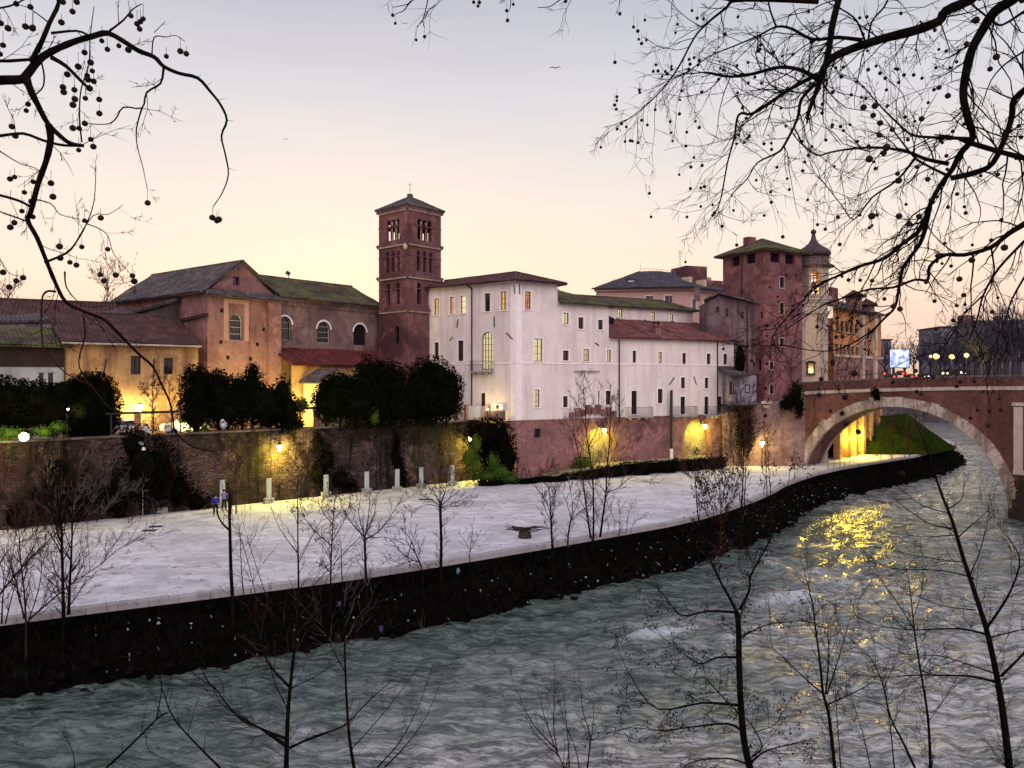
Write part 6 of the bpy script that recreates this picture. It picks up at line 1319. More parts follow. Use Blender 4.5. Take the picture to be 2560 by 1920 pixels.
# ---- plane tree overhanging on the right
def plane_right():
    T = thing('plane_tree', 'large bare plane tree overhanging from the top right, hung with many seed balls', 'tree', (7.6, 3.2, 9.35), 'plane trees along the near street')
    D = 7.4; limbs = [
        ([(1960, -40), (1930, 0), (1800, 60), (1770, 110), (1640, 160), (1500, 195), (1400, 225), (1300, 260), (1215, 300), (1170, 350), (1140, 420)], 7.0, 7.4, .088, .055),
        ([(1255, -40), (1245, 0), (1215, 120), (1195, 250), (1180, 330), (1145, 430)], 7.6, 7.4, .062, .05),
        ([(1140, 420), (1060, 370), (940, 350), (800, 385), (680, 400), (570, 380)], 7.4, 7.6, .03, .014),
        ([(1130, 390), (1000, 460), (880, 540), (790, 595), (740, 590), (715, 620), (700, 720), (665, 850), (630, 1040), (600, 1110)], 7.4, 7.9, .03, .006),
        ([(1120, 440), (1050, 520), (1030, 620), (960, 760), (920, 800), (820, 850), (770, 930), (700, 1000)], 7.4, 7.2, .026, .005),
        ([(1140, 10), (900, 2), (700, 5), (660, 40), (560, 120), (490, 200), (410, 350), (330, 460), (230, 560), (120, 640)], 7.5, 7.9, .028, .005),
        ([(1370, 210), (1240, 195), (1110, 205), (1000, 150), (920, 140), (820, 190), (700, 240), (560, 300), (430, 400)], 7.2, 7.6, .028, .005),
        ([(920, 140), (890, 60), (870, -30)], 7.3, 7.3, .014, .008), ([(1380, 205), (1340, 110), (1280, 60), (1200, 20)], 7.2, 7.0, .015, .006), ([(1400, 200), (1420, 110), (1480, 40), (1510, -20)], 7.2, 7.2, .012, .009),
        ([(2190, -40), (2150, 0), (2060, 60), (2000, 150), (1940, 260), (1910, 380), (1895, 500), (1920, 620), (1945, 720), (1880, 800), (1840, 880), (1780, 960), (1730, 1050), (1700, 1130), (1660, 1210), (1580, 1270), (1480, 1350), (1350, 1390), (1240, 1440)], 6.2, 7.2, .085, .016),
        ([(1720, 1080), (1700, 1180), (1670, 1270), (1620, 1340), (1580, 1400), (1560, 1500), (1540, 1600), (1490, 1655)], 6.9, 7.1, .03, .012),
        ([(1945, 725), (1800, 718), (1700, 715), (1620, 700), (1550, 640), (1450, 540), (1370, 445)], 6.5, 6.6, .022, .006),
        ([(1820, 855), (1700, 830), (1600, 790), (1460, 770), (1320, 775), (1200, 795), (1130, 810), (1050, 750), (1000, 690)], 6.7, 7.6, .026, .005),
        ([(1800, 910), (1700, 860), (1640, 820), (1560, 720), (1500, 640)], 6.7, 6.5, .018, .006),
        ([(2260, 835), (2212, 825), (2080, 790), (1945, 750)], 6.0, 6.5, .03, .024),
        ([(1830, 930), (1960, 900), (2050, 850), (2120, 700), (2150, 600), (2160, 520), (2250, 440)], 6.7, 6.1, .03, .026),
        ([(2260, 1140), (2212, 1170), (2130, 1220), (2040, 1290), (1900, 1330), (1800, 1330), (1720, 1390), (1710, 1460), (1640, 1460), (1530, 1500), (1400, 1510), (1270, 1555), (1150, 1600), (1000, 1700)], 6.0, 7.0, .034, .006),
        ([(2260, 1210), (2212, 1260), (2080, 1400), (2000, 1540), (1970, 1655), (1930, 1760)], 5.9, 6.2, .018, .006),
        ([(1640, 830), (1550, 940), (1420, 1030), (1325, 1145), (1260, 1070), (1150, 930)], 6.8, 7.0, .016, .004),
        ([(1240, 1440), (1130, 1500), (1010, 1620), (900, 1760), (960, 1850)], 7.2, 7.4, .014, .004),
        ([(1490, 1655), (1400, 1740), (1250, 1820), (1120, 1830), (960, 1800)], 7.1, 7.3, .014, .004),
        ([(2000, 1540), (1900, 1640), (1830, 1760), (1760, 1850)], 6.1, 6.2, .010, .004), ([(2230, 1420), (2150, 1560), (2110, 1680), (2060, 1800)], 5.6, 5.8, .012, .004),
        ([(2212, 60), (2100, 130), (2050, 110), (1960, 40), (1900, -10)], 6.0, 6.2, .014, .008), ([(2240, 250), (2120, 330), (2040, 420), (1990, 560)], 6.0, 6.4, .012, .004),
        ([(700, 5), (560, -20), (300, -60), (0, -70), (-400, -60), (-900, -80)], 7.6, 7.0, .016, .008)]
    tips = []; tw = MB(); paths = []
    for k, (l, d0, d1, r0, r1) in enumerate(limbs):
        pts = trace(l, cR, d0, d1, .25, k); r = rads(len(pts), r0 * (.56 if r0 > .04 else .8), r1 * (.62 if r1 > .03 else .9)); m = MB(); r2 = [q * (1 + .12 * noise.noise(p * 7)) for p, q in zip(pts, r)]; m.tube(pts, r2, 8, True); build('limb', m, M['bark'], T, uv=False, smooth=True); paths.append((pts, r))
    for k, (pts, r) in enumerate(paths):
        tot = sum((a - b).length for a, b in zip(pts, pts[1:]))
        acc = 0; nxt = .1
        for i in range(1, len(pts)):
            acc += (pts[i] - pts[i - 1]).length
            while acc > nxt:
                nxt += vr.uniform(.055, .13) if k < 25 else .5
                d = (pts[i] - pts[i - 1]).normalized(); ax = d.cross(rv()).normalized(); kd = Matrix.Rotation(vr.uniform(.6, 1.3), 3, ax) @ d; kd.y *= .6; kd.z -= .12
                if k == 25: continue
                L = vr.uniform(.25, .85); shoot(tw, pts[i], kd, L, min(max(r[i] * .5, .004), .0085), 2, vr.uniform(-.10, .03), tips, 3, (.4, .9), .6, .2, 3)
        shoot(tw, pts[-1], pts[-1] - pts[-2], .4, r[-1] * .8, 2, -.05, tips, 3, (.4, .9), .6, .15, 3) if k != 25 else None
    # dangling twigs along the top edge
    for l in ([(560, -60), (490, 0), (430, 40), (300, 68)], [(470, 10), (430, 60), (400, 100), (328, 130)], [(640, -60), (625, 0), (605, 90), (575, 185), (525, 250)], [(578, 190), (585, 230), (598, 260)], [(1390, -50), (1390, 0), (1385, 60), (1370, 110)], [(1900, -40), (1840, 0), (1750, 60), (1635, 70)], [(1110, -60), (1100, 10)]):
        tw.tube(trace(l, cT, 7.1, 7.1), rads(3 * (len(l) - 1) + 1, .009, .003), 4)
    build('twigs', tw, M['bark'], T, uv=False)
    sp = []
    for x, y in ((302, 140), (325, 215), (518, 368), (595, 338), (1048, 20), (1100, 22), (1088, 56), (1352, 98), (1360, 188), (1413, 40), (1895, 12)):
        u, v = cT(x, y); p = P(u, v, 7.1); sp.append((p, p + Vector((0, 0, .10))))
    for x, y in ((175, 141), (197, 162), (202, 205), (217, 227), (242, 209), (78, 325), (278, 372), (303, 370), (292, 338), (205, 470), (208, 483), (88, 505), (88, 525), (76, 548), (85, 570), (113, 646), (137, 662), (247, 652), (170, 737), (198, 744), (448, 762), (490, 822), (472, 984), (526, 980), (545, 974), (890, 1003), (924, 873), (697, 1098), (588, 1070), (465, 310), (470, 335), (463, 360), (507, 95), (480, 55), (540, 100), (905, 272), (835, 257), (950, 293), (808, 402), (1088, 62), (1270, 350), (1395, 265), (1355, 93), (1392, 88), (1488, 408), (1558, 430), (1680, 408), (1768, 258), (1270, 682), (1160, 543), (1214, 482), (895, 780), (770, 722), (815, 940), (1343, 738), (1364, 508), (1500, 552)):
        u, v = cR(x, y); p = P(u, v, 7.4); sp.append((p, p + Vector((0, 0, vr.uniform(.06, .12)))))
    for x, y in ((1375, 560), (1425, 602), (1462, 642), (1457, 705), (1435, 552), (1525, 676), (1495, 770), (1480, 798), (1405, 830), (1768, 457), (1815, 500), (1912, 228), (1962, 105), (2068, 297), (2035, 360), (1678, 620), (1552, 906), (1558, 942), (1710, 935), (1560, 1128), (1612, 1168), (1665, 1130), (1418, 1128), (1590, 1262), (1940, 1357), (1875, 1456), (1898, 1540), (1530, 1598), (1565, 1612), (1762, 1335), (2110, 1292)):
        u, v = cR(x, y); p = P(u, v, vr.uniform(3.6, 4.6)); sp.append((p, p + Vector((0, 0, .06))))
    for x, y in ((500, 960), (480, 1065), (505, 1130), (690, 1220), (870, 1455), (585, 1185), (330, 945), (560, 805), (420, 730), (345, 842)):   # lower ones against the buildings
        u, v = 1920 + x / 2.592, 700 + (y - 200) / 2.592; p = P(u, v, 4.4); sp.append((p, p + Vector((0, 0, .06))))
    vr.shuffle(tips)
    for p in tips[:250]:
        q = p - Vector((0, 0, vr.uniform(.05, .12))); sp.append((q, p))
    balls(T, sp, .0165, 100)
    tk = MB(); tp = [Vector((7.6, 3.2, 9.35)), Vector((7.5, 3.4, 11)), Vector((7.1, 4.2, 13)), Vector((6.6, 5.0, 14.4)), trace(limbs[10][0], cR, 6.2, 6.2)[0]]; tk.tube(densify(tp), rads(13, .34, .09), 14)
    tk.tube(densify([Vector((7.1, 4.2, 13)), Vector((6.2, 5.6, 15)), trace(limbs[0][0], cR, 7, 7)[0]]), rads(7, .2, .09), 10); tk.tube(densify([Vector((6.6, 5.0, 14.4)), Vector((4.4, 6.6, 16)), trace(limbs[1][0], cR, 7.6, 7.6)[0]]), rads(7, .14, .062), 8)
    for k in (15, 16, 17, 18, 24, 25):
        e = trace(limbs[k][0], cR, limbs[k][1], limbs[k][2]); q = e[0] if k not in (16,) else e[-1]; a = Vector((7.2, 4.0, 12.2)) if q.z < 14 else Vector((6.8, 4.8, 14)); tk.tube([a, a.lerp(q, .5) + Vector((0, 0, .15)), q], [.06, .04, .02], 6) if k != 25 else None
    build('trunk', tk, M['barkgrey'], T, uv=False, smooth=True)
RMIN = .0024
plane_right()
# ---- plane tree at the left edge
def plane_left():
    T = thing('plane_tree', 'bare plane tree reaching in from the left edge, large seed balls on drooping twigs', 'tree', (-6.2, 3.0, 9.35), 'plane trees along the near street')
    limbs = [
        (cL, [(-120, 540), (0, 520), (130, 515), (170, 490), (250, 390), (340, 330), (480, 270), (600, 235), (700, 215), (820, 280), (900, 330), (1000, 370), (1060, 430), (1160, 475), (1280, 505), (1360, 590), (1430, 680), (1470, 780), (1435, 880), (1460, 1000), (1480, 1130), (1440, 1250), (1380, 1340)], 4.6, 5.2, .034, .003),
        (cL, [(165, 490), (200, 590), (250, 690), (310, 800), (400, 890), (460, 930), (545, 945)], 4.65, 4.8, .026, .010),
        (cL, [(314, 806), (328, 900), (300, 1040), (250, 1180), (200, 1370), (180, 1430), (240, 1540), (300, 1690), (360, 1835), (430, 1960), (560, 2025), (680, 2075), (800, 2195), (900, 2295), (990, 2375), (1040, 2475), (1100, 2605), (1120, 2705), (1140, 2805), (1250, 2895), (1380, 2925)], 4.7, 5.3, .0225, .004),
        (cL, [(1060, 440), (1040, 540), (950, 600), (920, 700), (800, 695), (750, 770), (690, 805), (560, 800)], 4.95, 5.0, .009, .003),
        (cL, [(920, 700), (885, 830), (890, 950), (925, 1080), (955, 1230)], 5.0, 5.1, .006, .002),
        (cL, [(330, 370), (430, 430), (540, 540), (590, 580)], 4.7, 4.8, .016, .007), (cL, [(200, 400), (270, 270), (320, 150), (380, 20), (350, -60)], 4.65, 4.7, .016, .011),
        (cL, [(330, 215), (500, 200), (580, 235)], 4.7, 4.75, .009, .006), (cL, [(710, 200), (800, 130), (860, 60), (920, 25)], 4.8, 4.9, .008, .003), (cL, [(985, 350), (1000, 240), (1080, 240), (1140, 230), (1200, 270)], 4.9, 5.0, .005, .002), (cL, [(1000, 210), (1070, 140)], 4.95, 4.95, .003, .002),
        (cL, [(-80, 880), (0, 880), (150, 865), (280, 910), (400, 940), (520, 945)], 4.6, 4.8, .010, .008), (cL, [(-80, 1245), (0, 1265), (120, 1300), (190, 1335)], 4.6, 4.8, .009, .008),
        (cL, [(610, 40), (585, 230), (575, 420), (525, 580), (515, 760), (530, 920)], 4.7, 4.8, .002, .005), (cL, [(290, 1700), (430, 1640), (500, 1560), (560, 1450), (610, 1300), (622, 1070)], 4.9, 5.0, .010, .002),
        (cL, [(220, 1290), (330, 1320), (390, 1390), (520, 1420)], 4.8, 4.9, .005, .002), (cL, [(420, 1760), (430, 1860), (500, 1950), (570, 1990), (690, 1980)], 4.9, 5.0, .006, .002),
        (cL, [(360, 1890), (300, 1890), (270, 1960), (275, 2220), (330, 2320), (430, 2420), (550, 2480), (600, 2490)], 4.9, 5.0, .008, .003), (cL, [(540, 2050), (550, 2180), (510, 2340), (550, 2450), (640, 2560), (720, 2650), (860, 2680)], 5.1, 5.2, .007, .002),
        (cL, [(270, 410), (285, 480), (280, 560), (235, 610)], 4.7, 4.7, .006, .004), (cL, [(0, 1720), (0, 1680), (60, 1770), (150, 1790)], 4.6, 4.7, .004, .002), (cL, [(-60, 360), (0, 395), (200, 385)], 4.6, 4.7, .012, .009),
        (cL, [(190, 1440), (80, 1400), (0, 1370), (-70, 1300)], 4.8, 4.6, .006, .004), (cL, [(560, 1450), (640, 1480), (700, 1530), (740, 1650), (860, 1790)], 4.95, 5.0, .004, .002), (cL, [(480, 1590), (600, 1400), (700, 1390), (795, 1330)], 4.95, 5.0, .004, .002),
        (cL, [(-60, 60), (60, 40), (150, 0), (230, -50)], 4.7, 4.7, .007, .004), (cL, [(320, 150), (200, 60), (120, 30)], 4.7, 4.7, .005, .002), (cL, [(0, 980), (130, 1060), (230, 1090), (310, 1160)], 4.7, 4.8, .004, .002)]
    tips = []; tw = MB(); paths = []
    for k, (c, l, d0, d1, r0, r1) in enumerate(limbs):
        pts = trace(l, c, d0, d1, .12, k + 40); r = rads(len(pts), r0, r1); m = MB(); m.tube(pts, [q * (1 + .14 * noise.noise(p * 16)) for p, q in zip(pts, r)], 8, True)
        lamplit = k in (16, 17, 18)  # reddish bark on these low limbs paints in lamp glow
        build('limb', m, M['barkred'] if lamplit else M['bark'], T, uv=False, smooth=True); paths.append((pts, r))
    for pts, r in paths:
        acc = 0; nxt = .05
        for i in range(1, len(pts)):
            acc += (pts[i] - pts[i - 1]).length
            while acc > nxt:
                nxt += vr.uniform(.05, .13)
                d = (pts[i] - pts[i - 1]).normalized(); ax = d.cross(rv()).normalized(); kd = Matrix.Rotation(vr.uniform(.6, 1.3), 3, ax) @ d; kd.y *= .5
                big = vr.random() < .40 and pts[i].x < -2.2
                shoot(tw, pts[i], kd, vr.uniform(.12, .38) if big else vr.uniform(.02, .06), min(r[i] * .5, .0030 if big else .0022), 2 if big else 0, vr.uniform(-.05, .05), tips if big else None, 3, (.5, 1.0), .5, .2, 3, (.2, .5))
    build('twigs', tw, M['bark'], T, uv=False)
    sp = []
    for x, y in ((105, 25), (197, 45), (52, 183), (165, 172), (215, 175), (210, 183), (398, 145), (470, 75), (497, 12), (407, 12), (848, 102), (928, 122), (888, 155), (910, 140), (905, 188), (1078, 365), (1168, 332), (1207, 348), (696, 320), (832, 323), (770, 297), (660, 265), (548, 340), (587, 405), (507, 432), (598, 460), (565, 490), (436, 482), (607, 527), (570, 515), (408, 565), (413, 597), (482, 582), (580, 572), (485, 642), (553, 637), (473, 680), (643, 645), (644, 735), (472, 830), (513, 832), (550, 800), (588, 903), (605, 950), (510, 973), (182, 675), (170, 717), (77, 820), (99, 880), (65, 1160), (95, 1147), (158, 1247), (330, 1187), (343, 1275), (215, 1178), (203, 1305), (213, 1405), (93, 1443), (67, 1473), (142, 1368), (957, 1315), (1376, 1410), (1418, 1422), (1405, 1432), (653, 1412), (386, 1597), (530, 1600), (698, 1615), (548, 1430), (650, 1780), (673, 1820), (750, 1782), (858, 1787), (870, 1823), (495, 1718), (453, 1700), (390, 1672), (20, 1765), (105, 1820), (150, 1800), (60, 1860), (5, 150), (0, 350), (20, 293)):
        u, v = cL(x, y); p = P(u, v, 4.85); sp.append((p, p + Vector((0, 0, vr.uniform(.05, .10)))))
    balls(T, sp, .0185, 95)
    tk = MB(); a = trace(limbs[0][1], cL, 4.6, 4.6)[0]; tk.tube(densify([Vector((-6.2, 3.0, 9.35)), Vector((-6.0, 3.2, 11)), Vector((-5.4, 3.8, 12.5)), a]), rads(10, .3, .036), 14)
    for k in (11, 12, 21, 22, 20, 25, 27):
        e = trace(limbs[k][1], cL, 4.6, 4.6); q = min(e, key=lambda w: w.x); b_ = Vector((-5.4, 3.8, 12.5)) if q.z > 12 else Vector((-6.0, 3.2, 11)); tk.tube([b_, q], [.03, .009], 6)
    build('trunk', tk, M['barkgrey'], T, uv=False, smooth=True)
RMIN = .0018
plane_left()

# ---- bare saplings: generic builder from traced trunk and boughs
def sapling(label, conv, paths, d, base_z, group, mat='bark', tw_r=.004, dens=.35, tl=(.35, .9), lev=2, up=.06, cones=0, leaves=0, name='sapling', kids=3, ddist=0.0, ang=(.35, .75), tmat=None, dxb=0.0):
    global RMIN
    RMIN = d * .00022; tw_r *= 1.75; dens *= .55
    p0 = P(*conv(*paths[0][0][0]), d); T = thing(name, label, 'tree', (p0.x + dxb, p0.y, base_z), group); tk = MB(); br = MB(); tw = MB(); tips = []
    for k, (l, r0, r1) in enumerate(paths):
        w = d + (ddist * (vr.random() - .5) if k else 0); pts = trace(l, conv, d, w, .25 if k == 0 else .0, k + d)
        if k: pts = [q for q in pts]
        if k == 0: pts = densify([Vector((p0.x + dxb, p0.y, base_z)), Vector((p0.x + dxb * .4, p0.y, (base_z + p0.z) / 2))] + [pts[0]], 2)[:-1] + pts
        r = rads(len(pts), r0, r1); (tk if k == 0 else br).tube(pts, r, 7 if r0 > .02 else 5, True)
        acc = 0; nxt = .3 if k else 1.4
        for i in range(1, len(pts)):
            acc += (pts[i] - pts[i - 1]).length
            if k == 0 and acc < (p0.z - base_z) * 1.0: nxt = acc + .1; continue
            while acc > nxt:
                nxt += dens * vr.uniform(.6, 1.4); dd = (pts[i] - pts[i - 1]).normalized(); ax = dd.cross(rv()).normalized(); kd = Matrix.Rotation(vr.uniform(*ang) + .15, 3, ax) @ dd
                shoot(tw, pts[i], kd, vr.uniform(*tl), min(r[i] * .55, tw_r), lev, up, tips, kids, ang, .8, .10, 4)
        shoot(tw, pts[-1], pts[-1] - pts[-2], tl[1] * .6, min(r1, tw_r), lev, up, tips, kids, ang, .8, .08, 4)
    build('trunk', tk, M[mat], T, uv=False, smooth=True)
    if br.v: build('bough', br, M[mat], T, uv=False, smooth=True)
    if tw.v: build('twigs', tw, M[tmat or mat], T, uv=False)
    if cones:
        c = MB(); vr.shuffle(tips)
        for p in (tips * 3)[:cones]:
            q = p + Vector((vr.gauss(0, .035), vr.gauss(0, .035), -abs(vr.gauss(.03, .04)))); c.ball(q, .0125 * d / 13, 6, 4, 1.3)
        o = build('cones', c, M['ball'], T, smooth=True, uv=False); o['kind'] = 'stuff'
    if leaves:
        c = MB(); vr.shuffle(tips)
        for p in (tips * 3)[:leaves]:
            q = p + rv(.05); a, b_ = rv(.05), rv(.035); c.poly([q, q + a, q + a + b_, q + b_])
        o = build('dry_leaves', c, M['leafbrown'], T, uv=False); o['kind'] = 'stuff'
    return T
GF = 'bare saplings on the near bank'; GQ = 'bare saplings along the quay edge'
sapling('tall bare sapling in the left foreground with long upswept boughs', c3, [([(250, 1660), (255, 1450), (268, 1250), (300, 950), (315, 700), (312, 450), (310, 180)], .075, .008), ([(245, 1500), (120, 1450), (0, 1385), (-120, 1300)], .035, .008), ([(240, 1540), (110, 1450), (-60, 1330)], .02, .006), ([(268, 1550), (400, 1490), (560, 1430), (700, 1290), (830, 1180)], .03, .006), ([(265, 1220), (150, 1090), (90, 900), (20, 720), (0, 400)], .03, .006), ([(250, 1330), (180, 1180), (150, 1020), (30, 500), (-40, 350)], .014, .005), ([(300, 960), (200, 850), (130, 700), (40, 420)], .016, .005), ([(310, 760), (420, 650), (560, 500), (640, 420)], .014, .005), ([(312, 560), (380, 430), (450, 300)], .01, .004), ([(305, 860), (400, 760), (480, 620)], .012, .004), ([(310, 500), (220, 380), (160, 240)], .011, .004), ([(270, 1230), (400, 1170), (560, 1060), (620, 960)], .012, .004)], 15, -1, GF, 'bark', .0045, .4, (.4, 1.0), 1, .05, tmat='twigred')
sapling('slender bare sapling second from the left in the foreground, leaning slightly left', c3, [([(615, 1660), (590, 1500), (575, 1300), (565, 1050), (560, 850), (550, 650), (545, 480)], .055, .008), ([(580, 1420), (450, 1480), (290, 1540)], .016, .006), ([(570, 1150), (500, 1020), (450, 900), (420, 820)], .016, .005), ([(568, 1000), (640, 900), (690, 800)], .012, .004), ([(565, 880), (600, 740), (640, 640)], .012, .004), ([(560, 780), (500, 690), (430, 640)], .010, .004), ([(600, 1560), (760, 1380), (900, 1200), (1000, 1060)], .014, .004), ([(740, 1655), (860, 1520), (960, 1330), (1040, 1100)], .02, .004), ([(780, 1655), (900, 1530), (1010, 1370), (1090, 1170)], .02, .004)], 17, -1, GF, 'bark', .0045, .45, (.4, 1.1), 1, .05, tmat='twiggrey')
sapling('forked alder sapling covered in tiny dark cones, right of centre in the foreground', c4, [([(1165, 1670), (1130, 1500), (1110, 1200), (1105, 950), (1095, 868)], .085, .045), ([(1095, 868), (1060, 800), (1000, 690), (960, 600), (920, 490), (900, 380), (890, 250), (885, 150)], .035, .005), ([(1112, 858), (1160, 760), (1165, 690), (1230, 570), (1300, 430), (1350, 250), (1365, 170)], .032, .005), ([(1090, 872), (950, 865), (820, 888), (740, 800), (650, 700)], .028, .005), ([(1110, 1100), (1000, 1100), (900, 1130), (780, 1040), (700, 985)], .026, .005), ([(1112, 1342), (920, 1330), (700, 1362), (580, 1230), (490, 1050)], .03, .004), ([(1120, 1470), (1050, 1435), (880, 1450), (720, 1470), (560, 1455), (420, 1490)], .03, .004), ([(1150, 1640), (1050, 1610), (900, 1620), (830, 1650)], .022, .008), ([(1170, 1630), (1250, 1570), (1416, 1530)], .026, .008), ([(1175, 1600), (1225, 1550), (1170, 1440), (1130, 1400)], .02, .008), ([(1180, 1480), (1290, 1440), (1330, 1370)], .012, .004), ([(1110, 1000), (1250, 935), (1416, 915)], .018, .005), ([(1112, 1390), (960, 1230), (920, 1200), (860, 1220), (760, 1160)], .016, .004), ([(1165, 690), (1110, 650), (1110, 500), (1115, 380)], .012, .004)], 14, -1, GF, 'bark', .0045, .26, (.25, .65), 2, -.02, cones=1500, ddist=1.6)
sapling('tall bare tree leaning left at the lower right corner, wide horizontal boughs', c5, [([(1345, 1670), (1310, 1380), (1280, 1200), (1230, 970), (1170, 780), (1110, 600), (1060, 430), (1030, 350), (990, 250), (960, 150), (930, 60), (890, -40)], .075, .006), ([(1225, 955), (1330, 800), (1390, 650), (1380, 560), (1300, 450)], .024, .005), ([(1300, 1195), (1416, 1080), (1500, 1000)], .024, .01), ([(1275, 1225), (1150, 1195), (1000, 1190), (850, 1190), (700, 1200), (500, 1180)], .024, .004), ([(1232, 985), (1120, 958), (1000, 955), (830, 960), (650, 930), (540, 870)], .022, .004), ([(1265, 1180), (1120, 1130), (980, 1090), (800, 1080), (620, 1000)], .015, .004), ([(1165, 700), (1000, 660), (750, 650), (640, 590)], .014, .004), ([(1085, 490), (1150, 430), (1210, 380)], .014, .005), ([(1062, 450), (930, 420), (800, 330), (700, 260)], .014, .004), ([(1140, 690), (1190, 570), (1230, 420), (1240, 310)], .012, .004), ([(1170, 860), (1010, 840), (880, 790)], .012, .004), ([(1120, 620), (960, 600), (760, 560), (680, 500)], .010, .004), ([(1040, 370), (900, 330), (770, 230), (690, 190)], .010, .004), ([(1030, 350), (1100, 300), (1110, 230)], .012, .004), ([(1075, 480), (900, 490), (760, 470)], .010, .004), ([(1240, 1000), (1400, 960), (1480, 940)], .012, .005)], 12, -1, GF, 'bark', .0036, .26, (.3, .8), 2, .02, ddist=1.5, dxb=.6)
sapling('straight slim sapling standing just left of the tall leaning tree at lower right', c5, [([(945, 1670), (930, 1400), (890, 1150), (860, 950), (845, 800), (830, 700)], .045, .006), ([(895, 1180), (960, 1080), (1040, 1000)], .010, .004), ([(862, 960), (780, 830), (700, 720), (640, 640)], .014, .004), ([(855, 900), (900, 760), (905, 640)], .010, .004), ([(935, 1420), (1000, 1330), (1080, 1200)], .010, .004), ([(910, 1260), (820, 1180), (700, 1150)], .010, .004)], 16, -1, GF, 'bark', .004, .36, (.35, .9), 2, .05, tmat='bark')
sapling('leaning thin sapling crossing low between two others at lower right', c5, [([(870, 1670), (800, 1520), (740, 1400), (700, 1230), (650, 1120), (600, 1060)], .04, .006), ([(740, 1400), (700, 1340), (600, 1310), (500, 1260)], .013, .004), ([(705, 1260), (760, 1130), (800, 1000)], .010, .004), ([(760, 1660), (740, 1450), (715, 1300)], .018, .006), ([(640, 1660), (600, 1480), (540, 1300)], .014, .005)], 15.5, -1, GF, 'bark', .004, .36, (.35, .9), 2, .05)
sapling('upright sapling with a candelabra of thin boughs, left part of the lower right group', c5, [([(460, 1670), (430, 1400), (400, 1280), (385, 1130), (368, 1000), (350, 850), (325, 740), (310, 680)], .05, .006), ([(400, 1285), (290, 1190), (190, 1090), (140, 1040), (130, 930)], .02, .004), ([(412, 1285), (430, 1100), (425, 950), (470, 850)], .02, .004), ([(420, 1285), (480, 1100), (520, 960), (560, 830)], .018, .004), ([(430, 1335), (550, 1280), (640, 1230), (690, 1180)], .018, .004), ([(370, 1010), (330, 940), (240, 870)], .012, .004), ([(490, 1660), (470, 1400), (460, 1200)], .014, .005)], 15, -1, GF, 'bark', .004, .34, (.35, .9), 2, .05)
sapling('low multi-stemmed bare shrub rising from the bottom edge, centre', c4, [([(230, 1670), (180, 1560), (130, 1420), (100, 1300), (85, 1240)], .02, .004), ([(190, 1580), (170, 1450), (175, 1300), (175, 1195)], .014, .004), ([(180, 1560), (60, 1430), (0, 1300), (-30, 1240)], .014, .004), ([(340, 1660), (355, 1500), (320, 1380), (300, 1210)], .016, .004), ([(250, 1660), (240, 1480), (220, 1300)], .012, .004), ([(300, 1660), (280, 1560), (230, 1440), (195, 1320)], .012, .004), ([(200, 1600), (90, 1500), (30, 1400)], .012, .004), ([(345, 1600), (365, 1480), (375, 1340)], .010, .004)], 14, -1, GF, 'bark', .004, .3, (.25, .6), 1, .10, name='bare_shrub')
sapling('slanting bare bough rising rightwards at the lower left bottom edge', c2, [([(600, 1670), (760, 1520), (900, 1380), (960, 1340)], .03, .012), ([(900, 1385), (920, 1280), (930, 1180), (900, 1040), (885, 930)], .014, .004), ([(1270, 1660), (1130, 1520), (1000, 1370), (940, 1220), (925, 1160)], .022, .006), ([(1660, 1530), (1500, 1430), (1400, 1390), (1290, 1270), (1240, 1200), (1120, 1120), (1050, 1000), (1000, 890)], .022, .004), ([(1240, 1210), (1180, 1130), (1140, 1040), (1120, 940)], .012, .004), ([(430, 1660), (420, 1570), (380, 1490)], .01, .005), ([(840, 1470), (860, 1560), (980, 1620)], .008, .004)], 13, -1, GF, 'bark', .004, .45, (.3, .8), 1, .04)
# saplings rooted in the embankment at the quay edge
def quay_sap(label, conv, paths, mat='bark', tmat=None, **k):
    u, v = conv(*paths[0][0][0]); d = dz(v, -.1) - .45
    return sapling(label, conv, paths, d, -1.6, GQ, mat, tmat=tmat, **k)
quay_sap('dense clump of thin bare stems at the left edge in front of the pavement', c2, [([(150, 830), (140, 650), (120, 480), (110, 300)], 0.069, 0.016), ([(140, 800), (100, 620), (60, 480), (0, 380)], 0.046, 0.010), ([(10, 830), (20, 640), (60, 500), (90, 330)], 0.041, 0.010), ([(30, 830), (100, 560), (170, 420)], 0.032, 0.010), ([(-20, 680), (130, 500), (260, 370), (345, 290)], 0.051, 0.016), ([(170, 800), (300, 690), (420, 590), (560, 500), (680, 400), (800, 330)], 0.046, 0.010), ([(580, 500), (640, 400), (720, 280)], 0.018, 0.010), ([(160, 820), (220, 640), (240, 480), (210, 330)], 0.032, 0.010), ([(200, 780), (330, 600), (300, 480)], 0.023, 0.010), ([(420, 600), (480, 480), (470, 400)], 0.018, 0.008), ([(-20, 520), (60, 390), (200, 320)], 0.028, 0.010)], mat='barkred', tw_r=.011, dens=.4, tl=(.7, 1.9), lev=2, up=.06, tmat='twigred', name='bare_shrub')
quay_sap('twin straight trunks side by side at the quay edge, far left', c2, [([(366, 775), (362, 600), (358, 420), (355, 280), (340, 190), (330, 100)], .11, .03), ([(395, 775), (402, 600), (412, 400), (417, 250), (415, 160)], .08, .02), ([(358, 300), (300, 200), (250, 60), (240, -80)], .05, .012), ([(355, 260), (390, 120), (440, -30)], .04, .01), ([(417, 250), (500, 120), (560, 40)], .03, .01), ([(350, 180), (345, 20), (350, -120)], .04, .01)], tmat='bark', tw_r=.016, dens=.6, tl=(.8, 2.4), lev=2, up=.08)
